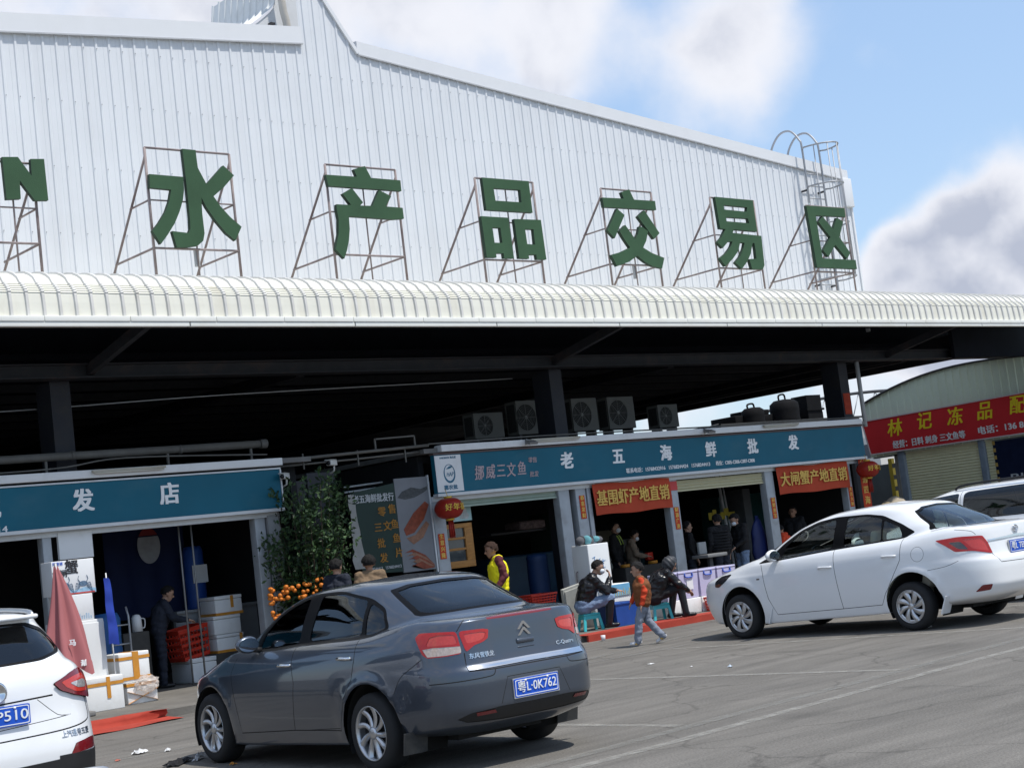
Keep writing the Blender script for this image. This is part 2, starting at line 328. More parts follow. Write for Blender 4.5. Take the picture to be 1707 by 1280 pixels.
edge_trim('roof_trim', (4, ztop(4)), (16.42, ztop(16.4)), .30, .045, .10)
edge_trim('roof_trim', (17.66, 11.14), (32.3, ztop(32.25)), .24, .03, .06)
t = MB(); pr = [(16.42, 13.4), (16.62, 12.85), (17.0, 12.10), (17.35, 11.58), (17.66, 11.14)]
for (a, b), (c, d) in zip(pr, pr[1:]): t.bar((a-20, -.03, b), (c-20, -.03, d), .05, .07)
t.build('ridge_trim', trim_m, hall)
t = MB(); t.bev(31.95-20, 32.32-20, -.10, .6, 8.9, 9.62, .02); t.bx(32.25-20, 32.31-20, -.04, 18, 5.8, 9.55); t.build('corner_flashing', trim_m, hall)
# ridge vent: curved ribbed hood along the ridge
v = MB(); arc = [(15.1, 11.12), (15.6, 11.56), (15.78, 11.69), (16.0, 11.83), (16.22, 12.0), (16.37, 12.13), (16.45, 12.26), (16.49, 12.54), (16.55, 12.95)]
arc = [tuple(p) for p in smooth_line(arc, 4)]; ys = []; y = .75
while y < 3.0: ys += [(y, 0), (y+.16, 0), (y+.18, .03), (y+.215, .03), (y+.235, 0)]; y += sp
vs = []; fs = []; k = len(arc)
for yy, d in ys:
    for i, (ax, az) in enumerate(arc): vs.append((ax-20-d*.6, yy, az+d*.8))
for j in range(len(ys)-1):
    for i in range(k-1): fs.append((j*k+i, j*k+i+1, (j+1)*k+i+1, (j+1)*k+i))
v.add(vs, fs, 0, False); v.build('ridge_vent', mat('vent_sheet', (.62, .63, .62), .45, var=.06, scale=2, dirt=(.4, .4, .38), dirt_amt=.3), hall)
p = MB(); p.prism([(15.2, 11.0)]+[(a+.03, b-.04) for a, b in arc]+[(17.1, 12.9), (17.1, 11.0)], [], lambda u, vv, t: (u-20, t, vv), .80, .84)
p.build('vent_end_panel', mat('vent_panel', (.58, .59, .60), .5, var=.05), hall)
p = MB(); p.tube(smooth3([(16.60-20, .62, 11.1), (16.57-20, .60, 11.75), (16.50-20, .58, 12.1), (16.46-20, .55, 12.9)]), .075, 10); p.build('downpipe', mat('old_pipe', (.50, .47, .42), .5, var=.1), hall)
p = MB(); p.bx(16.28-20, 16.38-20, .70, .80, 11.78, 11.82); p.bar((15.86-20, .79, 11.60), (15.96-20, .79, 11.46), .025); p.build('vent_bracket', mat('dark_steel', (.05, .05, .055), .5, .3, var=.15), hall)
r = MB()
for (x0, z0, x1, z1) in ((4, ztop(4)+.3, 16.5, 11.5), (17.6, 11.4, 32.2, 9.9)):
    r.add([(x0-20, .45, z0), (x1-20, .45, z1), (x1-20, 20, z1), (x0-20, 20, z0), (x0-20, .45, z0-.08), (x1-20, .45, z1-.08), (x1-20, 20, z1-.08), (x0-20, 20, z0-.08)], [(0, 1, 2, 3), (7, 6, 5, 4), (0, 4, 5, 1), (1, 5, 6, 2), (2, 6, 7, 3), (3, 7, 4, 0)])
r.build('roof', trim_m, hall)
dark = mat('shade_black_steel')
dsteel = mat('dark_steel_frame', (.028, .030, .036), .6, .1, var=.25, scale=3, dirt=(.10, .05, .03), dirt_amt=.4)
c = MB(); c.bx(3-20, 33.9-20, -.3, 20, 5.35, 5.45); c.bx(3-20, 33.9-20, 19.9, 20, 0, 5.4); c.bx(2.9-20, 3-20, -1, 20, 0, 5.4); c.build('blackout_ceiling', dark, hall)  # low ceiling and walls added to keep the hall interior black
for i in range(9):
    yv = .9+1.35*i; c = MB(); c.bx(3-20, 33.8-20, yv-.04, yv+.04, 5.20, 5.34); c.build('purlin', mat('inner_purlin', (.022, .023, .027), .7, var=.3), hall)
for xx in (-13.5, -4.5, 4.9, 13.3): c = MB(); c.bx(xx-.09, xx+.09, -.2, 19.8, 5.0, 5.2); c.build('girder', mat('inner_purlin'), hall)
c = MB(); c.bx(33.85-20, 34.05-20, -1.3, 20, 4.90, 5.5); c.bx(31.6-20, 31.66-20, -1, 20, 5.05, 5.2); c.bx(32.7-20, 32.76-20, -1, 20, 5.0, 5.15)
c.build('eave_beam', dsteel, hall)

# ---------------------------------------------------------------- canopy with curved eave
cream = mat('cream_sheet', (.69, .68, .605), .62, var=.04, scale=1.5, dirt=(.40, .34, .24), dirt_amt=.42, dscale=(1.6, .5, .35))
can = thing('canopy', 'long cream canopy with a curved ribbed eave over the shops', 'canopy', (20, 20, 0))
prof = [(.075, 5.455), (.080, 5.55), (.088, 5.66), (.10, 5.77)]
for i in range(5):
    z = 5.79+.035*i; yv = .105+.016*i+.004*i*i; prof += [(yv, z), (yv-.010, z+.012), (yv+.008, z+.024)]
prof += [(.31, 6.035), (.42, 6.10), (.56, 6.155), (.72, 6.19), (.95, 6.215), (1.3, 6.24), (3.35, 6.36)]
def canopy_sheet(x0, x1):
    s = MB(); cols = []; x = x0
    while x < x1: cols += [(x, 0), (x+.168, 0), (x+.178, .030), (x+.216, .030), (x+.228, 0)]; x += sp
    vs = []; fs = []; k = len(prof)
    for x, d in cols:
        for i, (y, z) in enumerate(prof):
            a = Vector(prof[min(i+1, k-1)])-Vector(prof[max(i-1, 0)]); a.normalize(); vs.append((x-20-(0), y-a.y*d, z+a.x*d))
    for j in range(len(cols)-1):
        for i in range(k-1): fs.append((j*k+i, (j+1)*k+i, (j+1)*k+i+1, j*k+i+1))
    s.add(vs, fs, 0, False); s.mi = [1 if (f[0]//k) % 5 in (1, 2, 3) else 0 for f in s.f]; return s.build('curved_sheet', [cream, mat('shaded_grimy_rib', (.58, .57, .545), .5, var=.12, scale=3, dirt=(.36, .33, .27), dirt_amt=.5, dscale=(3, 3, 1))], can)  # rib shading put into a greyer base colour, with blotchy dirt over it
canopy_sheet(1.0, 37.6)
gt = MB(); x = 0.6; kx = 0
while x < 36.4:
    L = 1.27+.35*((kx*7) % 3-1)*.3
    gt.bev(x-20, x+L-.008-20, .0, .085, 5.385, 5.462, .006); x += L; kx += 1
gt.build('gutter', mat('gutter_white', (.74, .74, .70), .4, var=.04, scale=2, dirt=(.45, .42, .34), dirt_amt=.4, dscale=(1, 1, 1)), can)
gt = MB(); x = 0; 
while x < 35: gt.bev(x-20, x+2.88-20, .012, .10, 5.315, 5.382, .006); x += 2.9
gt.build('drip_trim', mat('gutter_white'), can)
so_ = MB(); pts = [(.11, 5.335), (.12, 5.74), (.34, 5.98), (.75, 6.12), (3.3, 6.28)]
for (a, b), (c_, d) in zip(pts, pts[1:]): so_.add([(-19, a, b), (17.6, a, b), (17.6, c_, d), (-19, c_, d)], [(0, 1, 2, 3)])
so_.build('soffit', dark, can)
b = MB(); b.bx(-19, 16.4, 2.2, 2.32, 4.93, 5.12); b.bx(-19, 16.4, 2.10, 2.42, 4.915, 4.935); b.bx(-19, 16.4, 2.10, 2.42, 5.115, 5.135); b.build('beam', dsteel, can)
for xx in (-28.3, -18.5, -8.95, .6, 11.2):
    r = MB(); r.bar((xx, .15, 5.44), (xx, 2.2, 5.04), .10, .16); r.build('rafter', dsteel, can)
for yy in (.55, 1.2, 1.8): r = MB(); r.bx(-19, 16.4, yy-.03, yy+.03, 5.60, 5.72); r.build('purlin', dark, can)
b = MB(); b.bx(13.6, 17.6, 1.95, 2.05, 4.90, 6.2); b.build('end_beam', dark, can)
for xx in (-9.34, .82, 9.77):
    c = MB(); c.bx(xx-.15, xx+.17, 2.45, 2.95, .10, 4.915)
    c.build('column', mat('column_steel', (.026, .028, .036), .6, .1, var=.2, scale=2, dirt=(.05, .045, .04), dirt_amt=.5), can)
c = MB(); c.tube([(10.22, 2.36, 3.4), (10.22, 2.36, 4.95)], .05, 10); c.build('downpipe', mat('pale_pipe', (.42, .43, .44), .5, var=.1), can)
tag(MB.build((lambda m: (m.bx(29.66, 29.90, 22.435, 22.444, 3.72, 4.2), m)[1])(MB()), 'paper', mat('faded_red_paper', (.36, .045, .02), .8, var=.3, scale=12)), 'faded red paper pasted on the column above the sign at the right shop end', 'red paper')

# ---------------------------------------------------------------- green characters on frames
LETTERS = [
 ('水', 11.80, 13.28, 8.30, [[[(11.778,7.853),(12.352,7.845),(12.347,7.655),(12.31,7.483),(12.23,7.293),(12.126,7.104),(11.987,6.922),(11.859,6.776),(11.739,6.974),(11.862,7.109),(11.99,7.282),(12.072,7.454),(12.123,7.63),(11.765,7.642)]],[[(12.386,8.291),(12.616,8.287),(12.62,8.15),(12.626,8.005),(12.75,7.752),(13.084,8.075),(13.261,7.925),(13.053,7.721),(12.853,7.567),(12.96,7.414),(13.115,7.249),(13.302,7.102),(13.168,6.876),(13.008,6.995),(12.839,7.194),(12.708,7.385),(12.636,7.535),(12.622,7.295),(12.628,6.972),(12.592,6.852),(12.489,6.772),(12.299,6.74),(12.123,6.734),(12.071,6.984),(12.351,6.965),(12.387,7.03),(12.398,7.217),(12.396,7.624),(12.393,7.964)]]]),
 ('产', 15.10, 16.55, 8.26, [[[(15.014,8.05),(15.642,8.053),(15.595,8.179),(15.833,8.25),(15.936,8.052),(16.55,8.048),(16.547,7.86),(15.043,7.861)]],[[(15.167,7.559),(15.459,7.562),(15.313,7.745),(15.516,7.851),(15.712,7.617),(15.646,7.561),(15.898,7.569),(16.075,7.849),(16.315,7.757),(16.177,7.572),(16.531,7.566),(16.533,7.377),(16.307,7.354),(15.389,7.366),(15.378,7.147),(15.334,6.949),(15.278,6.797),(15.205,6.648),(15.05,6.797),(15.143,7.062),(15.175,7.304),(15.157,7.483)]]]),
 ('品', 18.32, 19.71, 8.23, [[[(18.397,8.214),(19.512,8.213),(19.515,7.622),(18.409,7.621)],[(18.64,8.032),(19.279,8.035),(19.272,7.804),(18.652,7.804)]],[[(18.267,7.502),(18.908,7.502),(18.924,6.757),(18.692,6.751),(18.691,6.841),(18.512,6.836),(18.514,6.76),(18.286,6.754)],[(18.5,7.305),(18.688,7.305),(18.693,7.031),(18.51,7.029)]],[[(19.043,7.485),(19.697,7.496),(19.715,6.757),(19.482,6.751),(19.477,6.84),(19.291,6.831),(19.293,6.76),(19.055,6.761)],[(19.28,7.307),(19.485,7.311),(19.478,7.025),(19.29,7.031)]]]),
 ('交', 21.46, 22.84, 8.22, [[[(21.356,8.007),(21.937,8.017),(21.894,8.144),(22.12,8.212),(22.22,8.011),(22.807,8.015),(22.807,7.834),(21.373,7.821)]],[[(21.723,7.808),(21.901,7.69),(21.556,7.222),(21.39,7.368)]],[[(22.468,7.812),(22.817,7.369),(22.643,7.246),(22.262,7.68)]],[[(21.888,7.495),(22.114,7.224),(22.202,7.322),(22.275,7.483),(22.361,7.471),(22.499,7.397),(22.413,7.203),(22.299,7.065),(22.535,6.961),(22.861,6.875),(22.761,6.666),(22.51,6.699),(22.303,6.781),(22.11,6.896),(21.863,6.769),(21.524,6.675),(21.403,6.896),(21.681,6.959),(21.94,7.053),(21.812,7.213),(21.71,7.365)]]]),
 ('易', 24.57, 25.93, 8.21, [[[(24.597,8.198),(25.777,8.185),(25.781,7.517),(25.048,7.531),(24.999,7.461),(25.896,7.431),(25.868,6.806),(25.799,6.72),(25.457,6.716),(25.41,6.925),(25.638,6.937),(25.645,7.123),(25.639,7.268),(25.585,7.27),(25.478,7.037),(25.34,6.873),(25.138,6.712),(24.957,6.839),(25.138,6.977),(25.277,7.151),(25.329,7.263),(25.19,7.264),(25.101,7.086),(24.89,6.91),(24.64,6.752),(24.498,6.913),(24.708,7.024),(24.882,7.168),(24.957,7.276),(24.821,7.271),(24.628,7.13),(24.491,7.244),(24.643,7.358),(24.784,7.528),(24.629,7.535)],[(24.835,8.036),(25.564,8.024),(25.533,7.929),(24.837,7.942)],[(24.852,7.783),(25.539,7.784),(25.562,7.688),(24.856,7.698)]]]),
 ('区', 27.67, 29.03, 8.20, [[[(27.537,8.164),(28.878,8.171),(28.874,7.973),(27.817,7.954),(27.849,7.008),(29.013,7.004),(29.018,6.8),(27.615,6.805)]],[[(28.046,7.95),(28.368,7.677),(28.555,7.941),(28.764,7.865),(28.548,7.503),(28.86,7.16),(28.709,7.017),(28.364,7.326),(28.062,7.047),(27.911,7.184),(28.227,7.491),(27.885,7.816)]]]),
 ('N', 9.29, 9.98, 7.92, [[[(9.477,7.954),(9.712,7.971),(9.894,7.708),(9.902,7.955),(10.107,7.97),(10.115,7.358),(9.911,7.347),(9.709,7.625),(9.7,7.359),(9.488,7.339)]]]),
]

green = mat('green_letter_face', (.033, .082, .040), .75, var=.22, scale=1.1, bump=.25, bscale=90, dirt=(.05, .095, .035), dirt_amt=.5, dscale=(.5, .5, .5))
gside = mat('letter_side', (.020, .042, .026), .7, var=.2)
rust = mat('rusty_frame', (.24, .20, .195), .65, .1, var=.3, scale=5, dirt=(.12, .05, .035), dirt_amt=.6)
WHERE = {'水': 'large green character like a river stroke, 水, on its rusty frame', '产': 'large green character 产 with a long falling left stroke, on its frame', '品': 'large green character 品 made of three boxes, on its frame', '交': 'large green character 交 with crossed lower strokes, on its frame', '易': 'large green character 易 with a two-slot box on top, on its frame', '区': 'large green character 区, a cross in an open box, below the ladder', 'N': 'green Latin letter N on a frame at the far left of the canopy'}
for ch, x0, x1, zt, polys in LETTERS:
    t = thing('roof_letter', WHERE[ch], 'sign letter', ((x0+x1)/2, 21.22, 6.26), 0, 'green rooftop characters'); ox, oz = (x0+x1)/2, 6.26
    m = MB()
    for pl in polys: m.prism(pl[0], pl[1:], lambda u, v, tt: (u-ox, tt, v-oz), -.12, -.045, mi=0, mside=1)
    m.build('character', [green, gside], t)
    f = MB(); a, b_ = x0-ox, x1-ox; h = zt-oz; lo = .48
    for xx in (a, b_, (a+b_)/2): f.tube([(xx, 0, 0), (xx, 0, h if xx != (a+b_)/2 else h*.97)], .021 if xx != (a+b_)/2 else .013, 6)
    for zz, rr_ in ((h, .018), (lo, .018), (h*.60, .013)): f.tube([(a, 0, zz), (b_, 0, zz)], rr_, 6)
    for xx in (a, b_):
        f.tube([(xx, 0, h-.13), (xx, 1.58, .06)], .022, 6); f.tube([(xx, 0, lo), (xx, 1.24, lo)], .018, 6); f.tube([(xx, 0, h*.60), (xx, .62, h*.60)], .015, 6)
    f.build('frame', rust, t)
    if ch in '交水': q = MB(); q.bx(-.03, .04, .02, .07, lo-.26, lo+.02); q.build('power_box', mat('pale_pipe'), t)

# ---------------------------------------------------------------- caged roof ladder
lad = thing('roof_ladder', 'grey caged ladder with hooked rails at the right end of the wall', 'ladder', (30.75, 23.2, 0))
lm = mat('galvanised', (.32, .33, .35), .5, .5, var=.1)
for s in (-.33, .31):
    f = MB(); f.tube(smooth3([(s, 0, 6.3), (s, 0, 8.5), (s, 0, 10.15), (s, .06, 10.45), (s, .30, 10.72), (s, .62, 10.72), (s, .90, 10.45), (s, 1.0, 10.1), (s, 1.0, 9.98)], 5), .026, 7); f.build('rail', lm, lad)
z = 6.6
while z < 9.7: f = MB(); f.tube([(-.33, 0, z), (.31, 0, z)], .014, 6); f.build('rung', lm, lad); z += .30
for z in (7.0, 8.3, 9.25, 10.2):
    f = MB(); f.tube([(-.33, 0, z)]+[(-.01+.42*math.cos(R(180+180*i/12))*1.0, -.12-.62*math.sin(R(180*i/12))*1.0, z) for i in range(13)]+[(.31, 0, z)], .02, 6); f.build('hoop', lm, lad)
for a in (25, 60, 95, 130, 160): f = MB(); x, y = -.01+.42*math.cos(R(180+a)), -.12-.62*math.sin(R(a)); f.tube([(x, y, 7.0), (x, y, 10.2)], .013, 6); f.build('cage_bar', lm, lad)
for z in (6.9, 9.2): 
    for s in (-.33, .31): f = MB(); f.bar((s, 0, z), (s, .2, z), .04); f.build('bracket', mat('dark_steel'), lad)

# ---------------------------------------------------------------- shops
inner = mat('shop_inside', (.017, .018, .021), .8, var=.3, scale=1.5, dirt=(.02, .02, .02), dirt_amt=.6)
teal = mat('teal_sign_board', (.007, .110, .172), .5, var=.10, scale=1.1, spec=.22, dirt=(.045, .14, .19), dirt_amt=.4, dscale=(.9, .9, 2.2))
alu = mat('aluminium', (.56, .58, .60), .45, .3, var=.06, scale=4, dirt=(.35, .34, .32), dirt_amt=.3)
steelp = mat('grey_steel_post', (.36, .385, .41), .5, .2, var=.12, scale=5, dirt=(.17, .15, .13), dirt_amt=.5)
off = mat('off_white_board', (.70, .71, .72), .5, var=.03, scale=2, dirt=(.42, .40, .37), dirt_amt=.25)
slab = mat('roof_slab', (.16, .155, .15), .85, var=.25, scale=3)
def shop_shell(name, label, x0, x1, y0, y1, posts, zb=2.66):
    s = thing(name, label, 'shop', ((x0+x1)/2, y0, .1)); cx = (x0+x1)/2
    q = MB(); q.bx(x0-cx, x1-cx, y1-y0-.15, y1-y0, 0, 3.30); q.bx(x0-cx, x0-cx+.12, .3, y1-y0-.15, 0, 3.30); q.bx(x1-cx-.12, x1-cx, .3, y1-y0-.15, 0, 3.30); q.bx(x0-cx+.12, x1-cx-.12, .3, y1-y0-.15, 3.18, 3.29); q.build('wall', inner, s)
    q = MB(); q.bx(x0-cx-.1, x1-cx+.1, -.05, y1-y0+.1, 3.32, 3.40); q.build('roof', slab, s)
    for a, b_ in posts: q = MB(); q.bev(a-cx, b_-cx, .02, .20, 0, zb-.1, .012); q.build('post', steelp, s)
    q = MB(); q.bx(x0-cx, min(x1-cx, posts[-1][1]-cx+.25), .0, .14, zb-.19, zb-.10); q.build('lintel', alu, s)
    return s, cx
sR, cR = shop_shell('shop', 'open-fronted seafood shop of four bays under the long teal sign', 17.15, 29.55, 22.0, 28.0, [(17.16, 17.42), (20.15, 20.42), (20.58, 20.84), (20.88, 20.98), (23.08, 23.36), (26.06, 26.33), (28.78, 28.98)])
def PX(b, x0, x1, y0, y1, z0, z1): b.bx(x0, x1, y0, y1, z0, z1)
for x0, x1, z0, m, nm in ((17.44, 20.14, 2.47, 'green', 'roller_shutter'), (23.37, 26.05, 2.36, 'cream', 'roller_shutter')):
    q = MB(); z = z0
    while z < 2.55:
        q.add([(x0-cR, .10, z-.1), (x1-cR, .10, z-.1), (x1-cR, .075, z-.07), (x0-cR, .075, z-.07), (x1-cR, .10, z-.036), (x0-cR, .10, z-.036)], [(0, 1, 2, 3), (3, 2, 4, 5)]); z += .065
    q.bx(x0-cR, x1-cR, .07, .10, z0-.13, z0-.10); q.build(nm, mat('shutter_'+m, (.34, .42, .36) if m == 'green' else (.50, .47, .31), .5, var=.06), sR)
for x in (20.42,): q = MB(); q.bx(20.43-cR, 20.57-cR, .25, .45, 0, 2.5); q.build('dark_recess', mat('brick_dark', (.05, .04, .035), .9, var=.5, scale=18), sR)
def fascia(x0, x1, z0, z1, par, cx, y=-.12, y1=.05):
    q = MB(); q.bev(x0-cx, x1-cx, y, y1, z0-.1, z1-.1, .008); return q.build('fascia', off, par)
fascia(17.36, 29.42, 3.425, 3.545, sR, cR, -.16)
sg = thing('shop_sign', 'long teal sign of the seafood shop with white characters and a white logo panel', 'sign', (23.4, 21.98, 3.03))
q = MB(); q.bx(17.20-23.4, 29.42-23.4, -.10, 0, 2.70-3.03, 3.375-3.03); q.build('board', teal, sg)
q = MB()
q.bx(17.18-23.4, 29.44-23.4, -.13, .01, 2.645-3.03, 2.698-3.03); q.bx(17.18-23.4, 29.44-23.4, -.12, .01, 3.377-3.03, 3.405-3.03, 1); q.build('frame', [alu, mat('brown_trim', (.10, .065, .06), .6, var=.2)], sg)
q = MB(); q.bx(17.205-23.4, 17.79-23.4, -.106, -.1005, 2.72-3.03, 3.36-3.03); q.build('logo_panel', off, sg)
white = mat('white_letter', (.80, .81, .82), .5, var=.03); tealink = mat('teal_ink', (.02, .13, .22), .5, var=.1); pinkl = mat('faded_pink_letter', (.42, .33, .35), .5, var=.35, scale=30)
def SGN(x, z): return FR(x-23.4, -.106, z-3.03)
for ch, x, z in (('老', 20.33, 3.085), ('五', 21.68, 3.095), ('海', 23.01, 3.09), ('鲜', 24.33, 3.09), ('批', 25.63, 3.09), ('发', 26.96, 3.105)): text(ch, .325, 'lettering', white, sg, SGN(x, z), bold=.011, depth=.008)
for ch, x, z in (('挪', 18.17, 2.99), ('威', 18.43, 2.995), ('三', 18.68, 3.0), ('文', 18.92, 3.0), ('鱼', 19.18, 3.01)): text(ch, .27, 'lettering', pinkl, sg, SGN(x, z), bold=.003, depth=.006, shear=.15, sx=.82)
text('零售', .11, 'lettering', pinkl, sg, SGN(19.47, 3.16), bold=.001, depth=.005, shear=.15); text('批发', .11, 'lettering', pinkl, sg, SGN(19.47, 2.90), bold=.001, depth=.005, shear=.15)
text('联系电话：15768432916   15768244424   15768244413', .10, 'lettering', white, sg, SGN(23.05, 2.815), bold=.002, depth=.004, width=2.40)
text('档位：C005-C006-C007-C008', .10, 'lettering', white, sg, SGN(25.03, 2.815), bold=.002, depth=.004, width=1.20)
text('HAIGREEN 海吉星', .045, 'lettering', tealink, sg, SGN(17.50, 3.315), bold=.001, depth=.004, width=.36)
text('惠农批', .085, 'lettering', tealink, sg, SGN(17.50, 2.79), bold=.003, depth=.004, width=.30)
text('HAP', .10, 'lettering', tealink, sg, SGN(17.505, 3.02), bold=.001, depth=.004, shear=.3, width=.16)
q = MB(); el = lambda a, b_, off_=0: [(17.50-23.4+a*math.cos(R(10*i)), 3.035-3.03+b_*math.sin(R(10*i))+off_) for i in range(36)]
q.prism(el(.128, .165), [el(.108, .142, .014)], lambda u, v, t: (u, t, v), -.112, -.1065)
q.prism([(17.43-23.4, .085), (17.50-23.4, .13), (17.58-23.4, .145), (17.56-23.4, .11), (17.50-23.4, .09)], [], lambda u, v, t: (u, t, v), -.112, -.1065); q.build('logo_ring', tealink, sg)
# left shop
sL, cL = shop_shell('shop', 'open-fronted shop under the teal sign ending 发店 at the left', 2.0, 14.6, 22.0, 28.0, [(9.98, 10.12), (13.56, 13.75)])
fascia(2.0, 14.08, 3.38, 3.50, sL, cL, -.16)
q = MB(); q.bx(10.21-cL, 10.74-cL, -.02, .04, 2.13, 2.52); q.build('door_panel', off, sL)
q = MB(); q.bx(13.78-cL, 14.0-cL, -.02, .12, 0, 2.5); q.build('end_panel', mat('grey_panel', (.28, .29, .30), .6, var=.1), sL)
s2 = thing('shop_sign', 'teal sign with two white characters over the left shop', 'sign', (8.0, 21.98, 3.0))
q = MB(); q.bx(-6, 6.02, -.10, 0, -.30, .32); q.build('board', teal, s2)
q = MB(); q.bx(-6, 6.04, -.13, .01, -.352, -.302); q.bx(-6, 6.04, -.12, .01, .322, .345); q.bx(6.022, 6.045, -.12, .01, -.30, .32); q.build('frame', alu, s2)
for ch, x in (('批', 9.17), ('发', 10.60), ('店', 12.02)): text(ch, .345, 'lettering', white, s2, FR(x-8, -.106, 3.04-3.0), bold=.010, depth=.008)
text('15768432914', .12, 'lettering', white, s2, FR(8.95-8, -.106, 2.735-3.0), bold=.002, depth=.004, width=.9)

# ---------------------------------------------------------------- building on the right with the red sign
rb = thing('shop_building', 'pale green arched building with the red sign and cream roller shutter', 'building', (37.0, 24.0, 0))
pg = mat('pale_green_cladding', (.68, .78, .64), .55, var=.04, scale=2, dirt=(.58, .66, .55), dirt_amt=.4, dscale=(2, 2, .2))
def zar(y): return 4.99-.0495*(y-23.9)**2*(1 if y > 23.9 else .55)
w = MB(); vs = []; fs = []; n = 0; yv = 19.0; cols = []
while yv < 27.4: cols += [(yv, 0), (yv+.15, 0), (yv+.165, .02), (yv+.205, .02), (yv+.22, 0)]; yv += .235
cols = [c_ for c_ in cols if c_[0] < 27.35]+[(27.35, 0)]
for yv, d in cols: vs += [(-d, yv-24, 2.9), (-d, yv-24, zar(yv))]
for i in range(len(cols)-1): fs.append((2*i, 2*i+1, 2*i+3, 2*i+2))
w.add(vs, fs); w.build('gable_wall', pg, rb)
r = MB(); yy = [19+8.35*i/24 for i in range(25)]; vs = []; fs = []
for xo in (-.06, 6.5):
    for yv in yy: vs.append((xo, yv-24, zar(yv)+.04))
for i in range(24): fs.append((i, i+1, 26+i, 25+i))
r.add(vs, fs, 0, True); r.tube([(-.05, yv-24, zar(yv)+.02) for yv in yy], .03, 6, mi=1); r.build('arched_roof', [pg, mat('dark_steel')], rb)
w = MB(); w.bx(.05, .2, -5, 3.3, 2.86, 3.0); w.bx(.05, 6.5, 2.5, 2.6, 0, 3.0); w.build('wall', mat('grey_render', (.28, .28, .27), .8, var=.15), rb)
def shutter(name, y0, y1, m, par, x=-.02):
    q = MB(); z = .1
    while z < 2.88: q.add([(x, y0, z), (x, y1, z), (x-.022, y1, z+.022), (x-.022, y0, z+.022), (x, y1, z+.075), (x, y0, z+.075)], [(0, 1, 2, 3), (3, 2, 4, 5)]); z += .076
    return q.build(name, m, par)
shutter('roller_shutter', 23.85-24, 26.15-24, mat('cream_shutter', (.70, .67, .44), .5, var=.05, dirt=(.35, .33, .2), dirt_amt=.3), rb)
shutter('roller_shutter', 23.42-24, 23.62-24, mat('cream_shutter'), rb)
q = MB(); q.bx(-.06, .3, 19.2-24, 23.40-24, .1, 2.86); q.build('glazed_front', mat('navy_glass', (.012, .018, .045), .12, .0, var=.2, coat=.5), rb)
q = MB()
for i in range(14): q.bx(-.075, -.062, 23.33-24-.0, 23.40-24, .3+i*.19, .40+i*.19)
q.build('chequer_strip', mat('ochre_paint', (.45, .30, .08), .6, var=.2), rb); tag(rb, kind=None)
for a, b_ in ((23.65, 23.82), (26.2, 26.38)): q = MB(); q.bev(-.10, .06, a-24, b_-24, 0, 2.95, .01); q.build('post', mat('blue_grey_post', (.20, .24, .29), .6, var=.15), rb)
text('BIG', .26, 'lettering', mat('pale_letter', (.45, .47, .50), .5), rb, Matrix(((0, 0, -1, -.066), (-1, 0, 0, 22.62-24), (0, 1, 0, 1.86), (0, 0, 0, 1))), bold=.003, width=.75)
sg3 = thing('shop_sign', 'red sign with yellow and white characters below the green arch', 'sign', (36.9, 24, 3.4))
redb = mat('red_sign_board', (.60, .030, .036), .5, var=.08, scale=1.5, spec=.25); yel = mat('yellow_letter', (.85, .66, .03), .5, var=.06)
def RS(y, z): return FL(-.045, y-24, z-3.4)
q = MB(); q.add([(-.04, 27.22-24, 2.985-3.4), (-.04, 18.5-24, 2.93-3.4), (-.04, 18.5-24, 4.03-3.4), (-.04, 27.38-24, 3.93-3.4), (.04, 27.22-24, 2.985-3.4), (.04, 18.5-24, 2.93-3.4), (.04, 18.5-24, 4.03-3.4), (.04, 27.38-24, 3.93-3.4)], [(0, 1, 2, 3), (7, 6, 5, 4), (0, 4, 5, 1), (3, 2, 6, 7), (0, 3, 7, 4), (1, 5, 6, 2)]); q.build('board', redb, sg3)
q = MB()
for a, b_ in (((27.22, 2.985), (18.5, 2.93)), ((18.5, 4.03), (27.38, 3.93)), ((27.38, 3.93), (27.22, 2.985))): q.bar((-.045, a[0]-24, a[1]-3.4), (-.045, b_[0]-24, b_[1]-3.4), .035, .03)
q.build('frame', mat('pale_frame', (.62, .55, .55), .5, var=.05), sg3)
for ch, y, z in (('林', 26.33, 3.59), ('记', 25.35, 3.65), ('冻', 24.38, 3.63), ('品', 23.46, 3.66), ('配', 22.48, 3.68), ('送', 21.5, 3.70)): text(ch, .50, 'lettering', yel, sg3, RS(y, z), bold=.008, depth=.01, shear=.18)
text('经营：日料 刺身 三文鱼等', .22, 'lettering', white, sg3, RS(25.28, 3.145), bold=.006, depth=.006, width=2.32)
text('电话：136 8', .22, 'lettering', white, sg3, RS(23.05, 3.175), bold=.006, depth=.006, width=1.34)
# yard wall seen through the passage, trees far behind
yw = MB(); yw.bx(44, 44.2, 25, 60, 0, 2.86); tag(yw.build('yard_wall', mat('yard_wall_grey', (.07, .08, .08), .8, var=.2, scale=1.5)), 'grey yard wall seen through the passage left of the cream shutter', 'wall')

